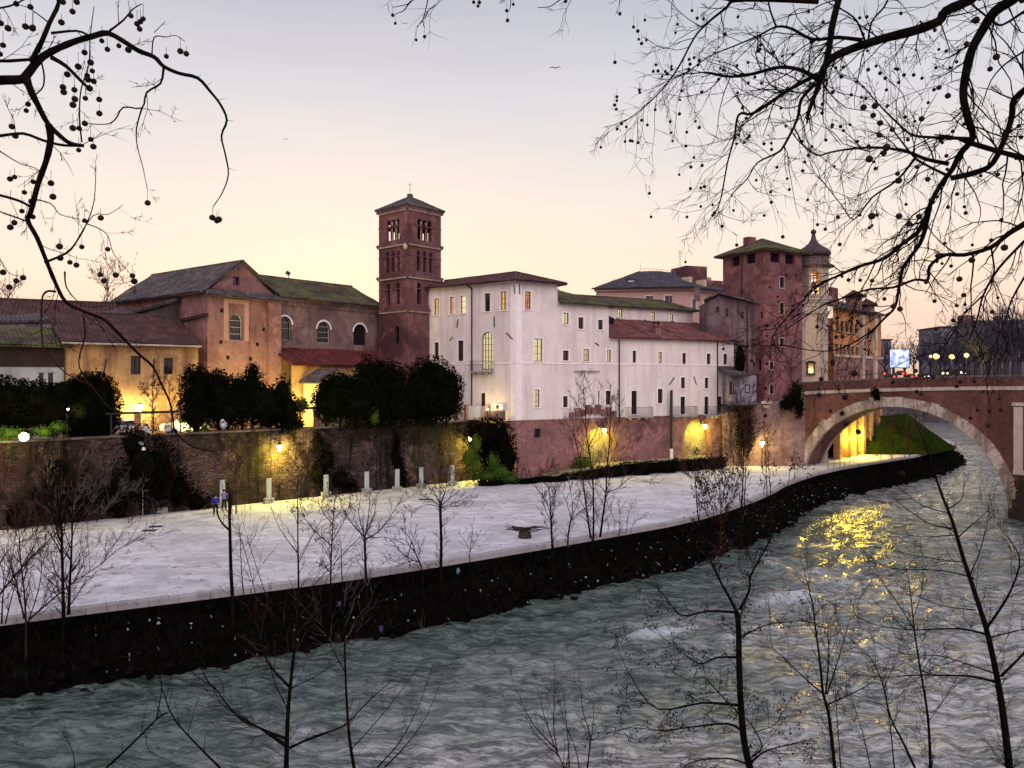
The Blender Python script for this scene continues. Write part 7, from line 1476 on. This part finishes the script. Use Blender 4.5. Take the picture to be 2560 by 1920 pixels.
quay_sap('dark sapling forking low beside the two people', c2, [([(1340, 690), (1330, 500), (1325, 290), (1322, 200), (1322, 80)], .12, .06), ([(1322, 290), (1285, 255), (1258, 210), (1250, 170)], .06, .03), ([(1326, 200), (1330, 100), (1318, 60)], .06, .03)], tw_r=.01, dens=3, tl=(.4, .9), lev=1)
quay_sap('sapling still holding brown dry leaves at the quay edge', c3, [([(488, 690), (490, 560), (495, 450), (502, 330), (510, 220)], .07, .02), ([(492, 460), (420, 400), (360, 330), (320, 280)], .035, .01), ([(495, 440), (560, 330), (590, 240)], .03, .01), ([(500, 350), (440, 270), (420, 210)], .025, .01), ([(490, 560), (450, 580), (440, 560)], .02, .01)], tmat='twigred', tw_r=.011, dens=.35, tl=(.4, 1.1), lev=2, leaves=420)
quay_sap('sapling with a wide fan of pale boughs at the quay edge', c3, [([(682, 690), (676, 560), (672, 415)], .085, .06), ([(672, 415), (610, 350), (570, 290), (550, 250)], .045, .012), ([(674, 412), (690, 320), (700, 200)], .045, .012), ([(678, 425), (740, 390), (800, 320), (850, 240)], .05, .012), ([(672, 412), (640, 290), (650, 200)], .035, .01), ([(674, 412), (720, 300), (735, 220)], .03, .01)], tmat='twiggrey', tw_r=.012, dens=.55, tl=(.5, 1.4), lev=2)
quay_sap('sapling with an umbrella shaped pruned crown at the quay edge', c3, [([(1082, 580), (1084, 440), (1078, 240)], .10, .08), ([(1078, 245), (1020, 210), (965, 185)], .035, .010), ([(1080, 240), (1040, 170), (1010, 140)], .035, .010), ([(1078, 240), (1075, 140), (1060, 80)], .035, .010), ([(1082, 240), (1110, 150), (1115, 90)], .035, .010), ([(1084, 245), (1150, 190), (1215, 140)], .035, .010), ([(1084, 255), (1160, 230), (1240, 190)], .03, .010), ([(1076, 255), (1010, 240), (930, 270)], .03, .010), ([(1086, 260), (1150, 250), (1195, 240)], .025, .008), ([(1082, 240), (1100, 190), (1170, 120)], .025, .008)], tw_r=.011, dens=.45, tl=(.4, 1.2), lev=2, tmat='twigred')
quay_sap('broken bent branches of flood battered shrub at the quay edge', c3, [([(985, 615), (970, 555), (930, 540), (860, 490), (800, 420), (720, 420)], .06, .01), ([(975, 570), (945, 500), (925, 440), (900, 400)], .05, .015), ([(930, 540), (880, 560), (840, 545)], .03, .012), ([(925, 440), (905, 520), (910, 545)], .03, .02), ([(940, 490), (900, 440), (890, 350)], .03, .01)], tw_r=.014, dens=.45, tl=(.4, 1.2), lev=2, name='bare_shrub')
quay_sap('small wispy shrub on the quay edge left of the mooring stone', c3, [([(1237, 545), (1240, 480), (1250, 400), (1255, 350)], .035, .01), ([(1240, 500), (1220, 450), (1200, 420)], .02, .008), ([(1240, 490), (1270, 440), (1290, 400)], .02, .008)], tw_r=.010, dens=.35, tl=(.3, .9), lev=1, name='bare_shrub', tmat='twiggrey')
quay_sap('slim sapling with a broom-like crown just right of the mooring stone', c4, [([(165, 590), (160, 480), (157, 400)], .08, .06), ([(157, 402), (140, 330), (90, 250), (40, 210)], .035, .008), ([(158, 400), (150, 300), (140, 160)], .04, .008), ([(160, 400), (172, 300), (180, 190)], .035, .008), ([(157, 410), (120, 330), (110, 230)], .03, .008), ([(162, 400), (175, 330), (160, 230)], .025, .008)], tw_r=.011, dens=.4, tl=(.4, 1.2), lev=2, up=.1)
quay_sap('pale sapling with a vase shaped crown, second right of the mooring stone', c4, [([(240, 545), (245, 470), (258, 400)], .07, .05), ([(258, 400), (240, 330), (215, 270)], .03, .008), ([(260, 398), (290, 320), (300, 240)], .03, .008), ([(260, 402), (320, 350), (370, 310)], .03, .008), ([(259, 398), (265, 320), (250, 220)], .03, .008)], tw_r=.011, dens=.4, tl=(.4, 1.1), lev=2, up=.08, tmat='twiggrey')
quay_sap('three slender trunks rising from one root in front of the lit niche', c4, [([(370, 495), (372, 380), (368, 200), (350, 60), (335, -40), (330, -160), (320, -260)], .10, .02), ([(358, 495), (340, 380), (320, 220), (300, 90), (280, 0), (270, -60)], .08, .02), ([(405, 490), (420, 380), (435, 260), (440, 140), (450, 40), (455, -60), (458, -200)], .09, .02), ([(436, 270), (400, 230), (340, 215)], .035, .01), ([(440, 265), (500, 240), (560, 190), (640, 210)], .035, .008), ([(442, 140), (500, 90), (560, 40)], .03, .008), ([(350, 70), (300, 20), (250, -60)], .03, .008), ([(345, 40), (390, -60), (400, -180)], .03, .008), ([(452, 40), (490, -60), (500, -160)], .03, .008), ([(335, -50), (300, -160), (295, -250)], .025, .008)], tw_r=.013, dens=.6, tl=(.6, 1.9), lev=2, up=.09, tmat='twigred')
quay_sap('low spiky shrub of thin shoots on the quay edge left of the reddish thicket', c4, [([(500, 478), (505, 400), (500, 340)], .035, .01), ([(470, 478), (480, 420), (455, 350)], .02, .008), ([(535, 475), (545, 400), (565, 340)], .025, .008), ([(560, 470), (575, 420), (620, 390)], .02, .008), ([(440, 480), (450, 430), (430, 410)], .02, .008)], tw_r=.009, dens=.3, tl=(.3, .9), lev=1, up=.08, name='bare_shrub')
quay_sap('reddish thicket of fine upright twigs at the quay edge', c4, [([(1015, 425), (1015, 330), (1005, 200), (1010, 100)], .06, .012), ([(1000, 420), (960, 320), (900, 220), (840, 160)], .04, .01), ([(1020, 420), (1060, 300), (1090, 180)], .04, .01), ([(1010, 420), (1030, 300), (1040, 140)], .035, .01), ([(990, 420), (940, 360), (930, 250), (950, 140)], .035, .01), ([(1030, 425), (1040, 520), (1020, 560)], .03, .01)], mat='barkred', tmat='twigred', tw_r=.012, dens=.22, tl=(.6, 1.8), lev=2, up=.10, name='bare_shrub', cones=160)
quay_sap('straight bare trunk at the quay edge in front of the bridge head', c4, [([(1118, 440), (1120, 330), (1128, 200), (1130, 60), (1125, -60)], .10, .02), ([(1132, 380), (1140, 200), (1145, 40)], .05, .012), ([(1128, 150), (1090, 60), (1070, -30)], .03, .01), ([(1130, 120), (1170, 30), (1190, -60)], .03, .01)], tw_r=.012, dens=.7, tl=(.6, 1.8), lev=2, up=.09, tmat='twigred')
quay_sap('pair of thin bare poles at the quay edge near the lit lamp post', c4, [([(1250, 280), (1245, 160), (1240, 40), (1235, -40)], .06, .012), ([(1268, 275), (1258, 150), (1250, 20)], .05, .012), ([(1240, 60), (1270, 0), (1290, -60)], .02, .008), ([(1232, 280), (1240, 200), (1255, 120)], .03, .01)], tw_r=.012, dens=.7, tl=(.5, 1.5), lev=2, up=.08, tmat='twigred')
for k, (u, h, lab) in enumerate(((2201, 120, 'leftmost of the thin bare stems on the path seen under the arch'), (2228, 135, 'thin bare stem on the path, second from left under the arch'), (2262, 150, 'tallest thin stem on the path under the middle of the arch'), (2275, 110, 'short thin stem just right of the tallest one under the arch'), (2300, 140, 'rightmost thin bare stem on the path under the arch'))):
    v = 1150 - (u - 2200) * .11
    sapling(lab, lambda x, y: (x, y), [([(u, v), (u + 4, v - h * .5), (u - 2 + 3 * k, v - h)], .05, .015), ([(u + 3, v - h * .4), (u + 14, v - h * .8), (u + 20, v - h * 1.1)], .02, .01)], dz(v, 0) - .5, -1.2, 'bare stems under the arch', 'barkgrey', .014, .6, (.5, 1.3), 1, .08, tmat='twigred')
# small trees against the garden wall
def wall_sap(label, paths, d, mat='barkgrey', tmat='twigred', zb=0, **k): return sapling(label, lambda x, y: (x, y), paths, d, zb, 'bare shrubs on the island', mat, tmat=tmat, **k)
wall_sap('bare shrub in front of the lantern lit wall behind the two people', [([(590, 1250), (590, 1190), (592, 1165)], .06, .035), ([(592, 1168), (575, 1130), (565, 1100)], .025, .01), ([(592, 1165), (610, 1120), (625, 1090)], .025, .01), ([(592, 1170), (620, 1145), (640, 1115)], .025, .01), ([(590, 1185), (560, 1160), (540, 1140)], .02, .01)], 61.5, tw_r=.016, dens=.4, tl=(.6, 1.6), lev=2)
wall_sap('leaning bare shrub right of the lantern glow, between two marble panels', [([(735, 1250), (745, 1210), (770, 1160), (790, 1140)], .04, .015), ([(740, 1240), (730, 1190), (745, 1130)], .03, .012), ([(770, 1250), (775, 1200), (765, 1170)], .03, .012)], 64.5, tw_r=.014, dens=.4, tl=(.5, 1.5), lev=2)
wall_sap('small tree with yellowish withered leaves beside the globe lamp', [([(383, 1080), (384, 1050), (382, 1020), (383, 995)], .06, .03), ([(383, 1010), (365, 985), (358, 972)], .03, .01), ([(383, 1005), (395, 980), (402, 965)], .03, .01), ([(383, 1000), (380, 970), (384, 955)], .03, .01)], 63, zb=6, tw_r=.014, dens=.22, tl=(.3, .8), lev=2, leaves=600)
wall_sap('bare young tree standing left of the clipped trees', [([(430, 1082), (428, 1040), (425, 1000), (422, 960)], .05, .02), ([(427, 1020), (445, 990), (450, 970)], .025, .01), ([(426, 1000), (410, 970), (405, 950)], .02, .01)], 63.5, zb=6, tw_r=.014, dens=.5, tl=(.5, 1.3), lev=2)
wall_sap('brownish bare thicket at the foot of the wall, far left', [([(40, 1330), (35, 1250), (20, 1170)], .05, .015), ([(60, 1330), (90, 1240), (110, 1150)], .05, .015), ([(90, 1330), (130, 1250), (190, 1160)], .05, .015), ([(20, 1330), (-10, 1230), (-30, 1150)], .05, .015), ([(110, 1325), (170, 1240), (230, 1190)], .04, .015)], 53, tw_r=.018, dens=.35, tl=(.8, 2.0), lev=2, up=.05, name='bare_shrub')
wall_sap('straggly bare bushes in front of the dark ivy, left of the marble panels', [([(180, 1310), (190, 1230), (200, 1160)], .05, .015), ([(215, 1308), (240, 1230), (260, 1180)], .05, .015), ([(150, 1315), (130, 1240), (120, 1180)], .05, .015), ([(240, 1305), (290, 1240), (330, 1220)], .04, .012)], 55.5, tw_r=.018, dens=.35, tl=(.8, 2.0), lev=2, up=.05, name='bare_shrub', tmat='twiggrey')
wall_sap('bare bush in front of the wall between the last two marble panels', [([(1090, 1225), (1085, 1180), (1075, 1130)], .04, .012), ([(1100, 1222), (1110, 1180), (1120, 1140)], .04, .012), ([(1075, 1225), (1065, 1190), (1060, 1160)], .03, .012)], 73, tw_r=.016, dens=.3, tl=(.6, 1.6), lev=2, up=.05, name='bare_shrub', tmat='twiggrey')
wall_sap('reddish bare climbing shrub at the abutment below the bluish shed', [([(1855, 1150), (1850, 1080), (1852, 1010), (1845, 960)], .08, .02), ([(1870, 1150), (1880, 1080), (1885, 1030)], .06, .02), ([(1835, 1150), (1825, 1090), (1830, 1040)], .06, .02), ([(1850, 1060), (1870, 1020), (1880, 985)], .03, .01)], 92, tw_r=.02, dens=.35, tl=(.8, 2.2), lev=2, up=.04, name='bare_shrub', mat='barkred')
wall_sap('faint bare tree crown rising behind the roofs at the left', [([(265, 800), (268, 740), (270, 715)], .12, .05), ([(270, 730), (250, 700), (240, 690)], .05, .02), ([(270, 725), (285, 695), (300, 680)], .05, .02), ([(270, 718), (268, 690), (272, 672)], .05, .02)], 105, zb=6, tw_r=.035, dens=.5, tl=(1.2, 3.0), lev=2, mat='fartree', tmat='twiggrey', name='bare_tree')
wall_sap('faint bare tree top above the roofs at the very left edge', [([(20, 790), (20, 750), (22, 738)], .1, .05), ([(22, 745), (5, 725), (-5, 718)], .05, .02), ([(22, 742), (35, 722), (44, 715)], .05, .02)], 105, zb=6, tw_r=.035, dens=.5, tl=(1.0, 2.4), lev=2, mat='fartree', tmat='twiggrey', name='bare_tree')

# ---- leafy masses
def leafmass(mb, blobs, per, size, shell=.68):
    size *= 1.25
    for c, r in blobs:
        c = Vector(c); n = int(per * (r[0] * r[1] + r[0] * r[2] + r[1] * r[2]) / 3 / (size * size) * 44)
        for _ in range(n):
            d = rv().normalized(); t = shell + (1 - shell) * vr.random() ** .35; k = 1 + .24 * noise.noise(c + d * 2.1) + .20 * noise.noise(c * 2 + d * 4.2)
            p = c + Vector((d.x * r[0], d.y * r[1], d.z * r[2])) * t * k; a = rv().normalized() * size * vr.uniform(.5, 1.2); b_ = a.cross(rv()).normalized() * size * vr.uniform(.3, .7)
            mb.add([p - a * .5, p + b_ * .5, p + a * .5, p - b_ * .5], [[0, 1, 2, 3]])
        q = MB(); q.ball(c, 1, 12, 8); mb.add([c + Vector(((x - c.x) * r[0], (y - c.y) * r[1], (z - c.z) * r[2])) * (shell * 1.0 * (1 + .2 * noise.noise(Vector((x, y, z)) * 1.5))) for x, y, z in q.v], q.f)
GROW = 1.25
def bush(label, boxes, d, mat='leafdark', size=.2, per=1.0, zb=6.0, group='dark clipped trees in the garden', name='evergreen_tree', trunk=True):
    """boxes: (u, v, half width px, half height px[, depth offset]) ellipses"""
    bl = []
    for b_ in boxes:
        u, v, hw, hh = b_[:4]; dd = d + 2.0 + (b_[4] if len(b_) > 4 else 0); k = dd / F; iv = name == 'ivy_patch'; q_ = 1.0 if iv else GROW; bl.append((P(u, v, dd - (.6 if iv else 0)), (hw * k * q_, .5 if iv else max(hw * k * .8, .6), hh * k * q_)))
    x = sum(c.x for c, r in bl) / len(bl); y = sum(c.y for c, r in bl) / len(bl); T = thing(name, label, 'tree' if trunk else 'bush', (x, y, zb), group); m = MB(); leafmass(m, bl, per, size); build('crown', m, M[mat], T, uv=False)
    if trunk:
        t = MB()
        for c, r in bl[:3]: t.tube([(c.x, c.y, zb), (c.x + .05, c.y, (zb + c.z) / 2), c], [.13, .11, .06], 6)
        build('trunk', t, M['bark'], T, uv=False)
    return T
bush('dark bushy hedge along the wall top at the left edge', [(20, 1010, 70, 55), (95, 1000, 55, 42), (-40, 1010, 60, 60), (60, 1040, 60, 40), (130, 1030, 40, 50), (150, 985, 25, 25)], 56.5, trunk=False, name='hedge')
bush('broad dark evergreen tree on the wall left of the white taxi', [(222, 1020, 62, 70), (190, 1000, 40, 45), (255, 1010, 38, 60), (225, 965, 40, 30), (262, 1055, 30, 35), (200, 1050, 45, 40)], 60)
bush('tall narrow dark clipped tree, first right of the globe lamp', [(488, 990, 36, 62), (492, 955, 30, 34), (485, 1030, 34, 44)], 64)
bush('dark clipped tree in the row, second from the globe lamp', [(548, 995, 36, 56), (545, 965, 30, 32), (562, 1030, 40, 40)], 65)
bush('spiky topped dark evergreen in front of the transept', [(632, 975, 26, 52), (630, 935, 12, 22), (606, 1010, 42, 44), (655, 1012, 44, 42), (596, 975, 24, 34)], 65.5)
bush('loose leafy dark shrub lit from behind right of the transept', [(690, 1010, 36, 40), (705, 980, 20, 34), (720, 1020, 26, 32), (672, 1045, 36, 28)], 66.5, per=.55, size=.24)
bush('small round dark topiary bush on the wall top before the porch', [(732, 1050, 16, 15), (745, 1062, 12, 10), (722, 1064, 18, 12)], 66, trunk=False, name='topiary_bush')
bush('broad dark round tree left of the bell tower foot', [(850, 1000, 52, 50), (815, 1005, 30, 42), (890, 1010, 44, 48), (845, 965, 36, 28), (900, 970, 30, 30)], 69.5)
bush('big dark evergreen mass in front of the bell tower', [(945, 985, 52, 62), (925, 940, 36, 40), (975, 960, 38, 48), (935, 1030, 60, 32), (990, 1010, 40, 45)], 72)
bush('big dark evergreen with a ragged edge beside the white building', [(1060, 980, 58, 60), (1080, 935, 44, 34), (1115, 985, 38, 50), (1040, 1020, 60, 36), (1100, 1020, 44, 28), (1130, 960, 20, 30)], 75)
bush('green lit shrub before the church porch wall', [(745, 1018, 22, 14), (755, 1008, 14, 12)], 70.5, 'leafgreen', .2, .6, trunk=False, name='lit_shrub', group='lamp lit shrubs')
bush('small lit green plant under the dark trees left of the bell tower', [(935, 1040, 12, 18), (830, 1045, 14, 14)], 70, 'leafgreen', .2, .5, trunk=False, name='lit_shrub', group='lamp lit shrubs')
bush('lamp lit yellow-green shrub around the dazzling floodlight', [(20, 1082, 34, 14), (110, 1078, 30, 14), (150, 1066, 20, 12), (10, 1110, 22, 22)], 53.6, 'leafgreen2', .16, .3, 6.2, trunk=False, name='lit_shrub', group='lamp lit shrubs')
bush('bright green climbing shrub under the second wall lantern', [(1178, 1135, 16, 28), (1190, 1112, 12, 22), (1188, 1162, 18, 20), (1166, 1148, 10, 16)], 75.6, 'leafgreen', .24, .45, 0, trunk=False, name='climbing_shrub', group='lamp lit shrubs')
bush('dark green spreading shrub at the foot of the white building corner', [(1215, 1190, 36, 14), (1250, 1184, 28, 18), (1232, 1160, 14, 28), (1275, 1196, 24, 10)], 76.6, 'leafgreen2', .24, .6, 0, trunk=False, name='spreading_shrub', group='lamp lit shrubs') if 'leafgreen2' in M else None
bush('black ivy mass hanging over the wall end at the white building', [(1215, 1085, 50, 34), (1250, 1110, 34, 50), (1270, 1150, 22, 40), (1215, 1130, 24, 40)], 77.3, 'ivy', .24, .9, 0, trunk=False, name='ivy_mass', group='dark ivy on the walls')
bush('green shrub at the foot of the first lit niche', [(1455, 1160, 22, 16), (1440, 1168, 20, 10)], 83.2, 'leafgreen', .22, .8, 1, trunk=False, name='niche_shrub', group='lamp lit shrubs')
def on_wall(bx): return [(u, v, a, b, (lambda q: q.y)(RW.P(RW.hit(u, v)[0], 0, .1)) - 2.0 + .6) for u, v, a, b in bx]
for lab, bx, d in (('black ivy blanket down the retaining wall behind the sign post', [(340, 1170, 66, 110), (390, 1190, 70, 90), (290, 1220, 60, 80), (325, 1105, 30, 40), (440, 1225, 50, 50), (270, 1255, 70, 40), (480, 1255, 50, 30)], 58.6), ('pointed black ivy patch on the wall behind the marble panels', [(993, 1165, 20, 46), (991, 1105, 10, 30), (1000, 1200, 26, 30), (985, 1140, 14, 30)], 72.6), ('long dark ivy streak on the wall right of the lantern glow', [(792, 1115, 18, 40), (815, 1150, 22, 40), (790, 1185, 34, 40), (840, 1200, 44, 30), (870, 1215, 30, 20)], 66.2), ('dark grey ivy at the left end of the wall', [(130, 1200, 50, 60), (180, 1240, 70, 70), (100, 1250, 50, 50), (30, 1290, 60, 36)], 55.2), ('dark ivy cascade where the bridge meets the reddish tower', [(1990, 985, 20, 34), (1975, 1005, 24, 22), (1998, 1020, 14, 30), (1960, 1012, 14, 14)], 92.2), ('small dark tuft of weeds on the bridge cornice', [(2188, 982, 14, 12), (2192, 995, 8, 8)], 86.2), ('dark hanging vines in the gap beside the white building', [(1850, 905, 16, 60), (1858, 1000, 28, 60), (1862, 1080, 26, 60)], 93.2)):
    if d < 73: bx, d = on_wall(bx), 0.0
    bush(lab, bx, d, 'ivy', .22, .8, 0, 'dark ivy on the walls', 'ivy_patch', False)
# low hedge bank along the foot of the white building
def bank():
    T = thing('hedge_bank', 'long low dark hedge bank with a lit earthen top below the white building', 'hedge', WFR.P(13, 0, 2.2), None); m = MB(); tm = MB(); bl = []
    for k in range(60):
        a = -5 + 32 * k / 59; off = 2.7 + .4 * math.sin(k * .9) - (0 if a > 2 else (2 - a) * .12); h = .55 + (.85 * min(1, max(0, (a - 3) / 9))); p = WFR.P(a, h * .5, off); bl.append((p, (.55, .5, h * .62)))
    leafmass(m, bl, .8, .2); build('foliage', m, M['ivy'], T, uv=False)
    for k in range(30):
        a0, a1 = 3 + 24 * k / 30, 3 + 24 * (k + 1) / 30
        def hh(a, w): return .5 + .85 * min(1, (a - 3) / 9) + .12 * noise.noise(Vector((a * .5, w, 0)))
        for w0, w1 in ((-.5, .8), (.8, 1.8), (1.8, 2.7)): tm.poly([WFR.P(a0, hh(a0, w0), w0), WFR.P(a1, hh(a1, w0), w0), WFR.P(a1, hh(a1, w1), w1), WFR.P(a0, hh(a0, w1), w1)])
    build('earth', tm, M['earthtop'], T)
M['earthtop'] = plaster('sandy_earth', (.30, .25, .18), (.22, .18, .12), (.06, .07, .03), .5, .6)
bank()
# grass slope under the hospital beyond the arch
def slope():
    m = MB(); H0 = Vector((43.6, 103.2)); hd = Vector((.70, .714)); hn = Vector((hd.y, -hd.x)); n = 26; w = 10
    for i in range(n + 1):
        t = 8.5 + 21 * i / n; k = min(1, (t - 8.5) / 7)
        for j in range(w + 1):
            s = j / w; hgt = 5.2 * k * (1 - s) ** 1.1; p = H0 + hd * t + hn * (.2 + s * 7.5 * k); z = max(.02, hgt) + .12 * noise.noise(Vector((p.x, p.y, 0)) * .6) * (1 - s); m.v.append((p.x, p.y, z))
    for i in range(n):
        for j in range(w): a = i * (w + 1) + j; m.f.append([a, a + w + 1, a + w + 2, a + 1])
    base = list(m.v); struct('grass_slope', m, M['grass'], uv=False)
    g_ = MB()
    for _ in range(5200):
        i = vr.randrange(n); j = vr.randrange(w); a, b_, c = (Vector(base[q]) for q in (i * (w + 1) + j, (i + 1) * (w + 1) + j, i * (w + 1) + j + 1)); p = a + (b_ - a) * vr.random() + (c - a) * vr.random(); q = Vector((vr.gauss(0, .1), vr.gauss(0, .1), vr.uniform(.12, .3))); s = Vector((vr.gauss(0, 1), vr.gauss(0, 1), 0)).normalized() * .04; g_.poly([p - s, p + s, p + q])
    tag(build('grass', g_, M['grass'], uv=False), 'short green grass on the lit slope beyond the arch', 'grass', kind='stuff')
slope()
# weeds on the embankment
def weeds():
    g_ = MB()
    for _ in range(2600):
        i = vr.randrange(len(EDGE_R) - 3); a = EDGE_R[i]; c = EDGE_R[i + 1]; d = (c - a).normalized(); n = Vector((d.y, -d.x)); t = vr.random() ** .7 * .85; o = .1 + (0 if t < .3 else (t - .3) * 2.6) + .2; p = Vector((a.x + n.x * o, a.y + n.y * o, -.06 - t * 3.9 + .2)); L = vr.uniform(.2, .9); e = p + Vector((vr.gauss(0, .3), vr.gauss(0, .3), vr.uniform(.1, .9))) * L; g_.tube([p, p.lerp(e, .5) + Vector((0, 0, .1 * L)), e], [.012, .009, .004], 3)
    tag(build('weeds', g_, M['deadweed'], uv=False), 'dark dead weeds and twigs covering the embankment', 'weeds', kind='stuff')
    s = MB()
    for _ in range(420):
        i = vr.randrange(len(EDGE_R) - 3); a = EDGE_R[i]; c = EDGE_R[i + 1]; d = (c - a).normalized(); n = Vector((d.y, -d.x)); t = vr.uniform(.55, .95); o = .3 + (t - .3) * 2.6 + .1; r = vr.uniform(.08, .28); s.ball((a.x + n.x * o, a.y + n.y * o, -.06 - t * 3.9 + .15), r, 7, 5, .7, .5)
    tag(build('boulders', s, M['darkrock'], uv=False), 'dark boulders of the embankment at the waterline', 'boulders', kind='stuff')
M['deadweed'] = bark('dead_weeds', (.004, .0035, .003), (.04, .032, .026), 1.5); M['darkrock'] = plain('dark_rock', (.006, .0055, .005), 1, 0, var=.7)
weeds()
def debris():
    s = MB()
    for _ in range(320):
        u = vr.uniform(-100, 1900); a = EDGE_R[int(vr.uniform(.05, .6) * len(EDGE_R))]; t = vr.random() ** 1.6 * 18; p = Vector((a.x - .52 * t, a.y + .85 * t, .025)); L = vr.uniform(.05, .45); an = vr.uniform(0, 6.3); e = p + Vector((math.cos(an), math.sin(an), .02)) * L; s.tube([p, p.lerp(e, .5) + Vector((.02, .03, .02)), e], [.012, .014, .006], 4)
    tag(build('flood_debris', s, M['deadweed'], uv=False), 'scattered twigs and flood debris on the quay paving', 'debris', kind='stuff')
debris()
# ---- bare trees on the far bank: three kinds, copied
def far_trees():
    protos = []
    for k in range(3):
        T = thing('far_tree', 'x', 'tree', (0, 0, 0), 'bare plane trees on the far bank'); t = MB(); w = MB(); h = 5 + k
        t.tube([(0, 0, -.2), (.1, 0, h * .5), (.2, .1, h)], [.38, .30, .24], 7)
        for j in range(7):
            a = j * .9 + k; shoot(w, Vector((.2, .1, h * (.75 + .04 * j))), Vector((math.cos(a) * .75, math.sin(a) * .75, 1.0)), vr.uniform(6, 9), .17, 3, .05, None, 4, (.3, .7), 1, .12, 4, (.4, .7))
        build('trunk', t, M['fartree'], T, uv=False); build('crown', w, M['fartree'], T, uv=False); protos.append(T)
    spots = []
    for i, u in enumerate((2190, 2212, 2236, 2262, 2285, 2303, 2326, 2350, 2372, 2398, 2420, 2440, 2458, 2476, 2492, 2508, 2522, 2538, 2552, 2566, 2590, 2360, 2412, 2430, 2450, 2466, 2484, 2500, 2516, 2530, 2546)):
        d = 262 - max(0, (u - 2300)) * .30 + vr.uniform(-14, 14); spots.append((u, d))
    names = ['bare tree left of the bright screen, against the far grey block', 'bare tree whose boughs cross the left part of the bright screen', 'bare tree right in front of the bright screen', 'bare tree crossing the right edge of the bright screen', 'bare tree just right of the bright screen', 'bare tree midway between the screen and the lamps', 'bare tree directly left of the brightest far lamp', 'bare tree behind the brightest far lamp', 'bare tree behind the middle far lamp', 'bare tree between middle and right far lamps', 'bare tree behind the right-hand far lamp']
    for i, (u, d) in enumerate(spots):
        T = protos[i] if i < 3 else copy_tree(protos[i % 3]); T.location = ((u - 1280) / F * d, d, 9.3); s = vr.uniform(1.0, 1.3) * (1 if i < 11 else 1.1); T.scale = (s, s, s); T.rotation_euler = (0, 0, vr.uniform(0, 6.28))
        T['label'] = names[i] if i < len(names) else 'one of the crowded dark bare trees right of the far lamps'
far_trees()
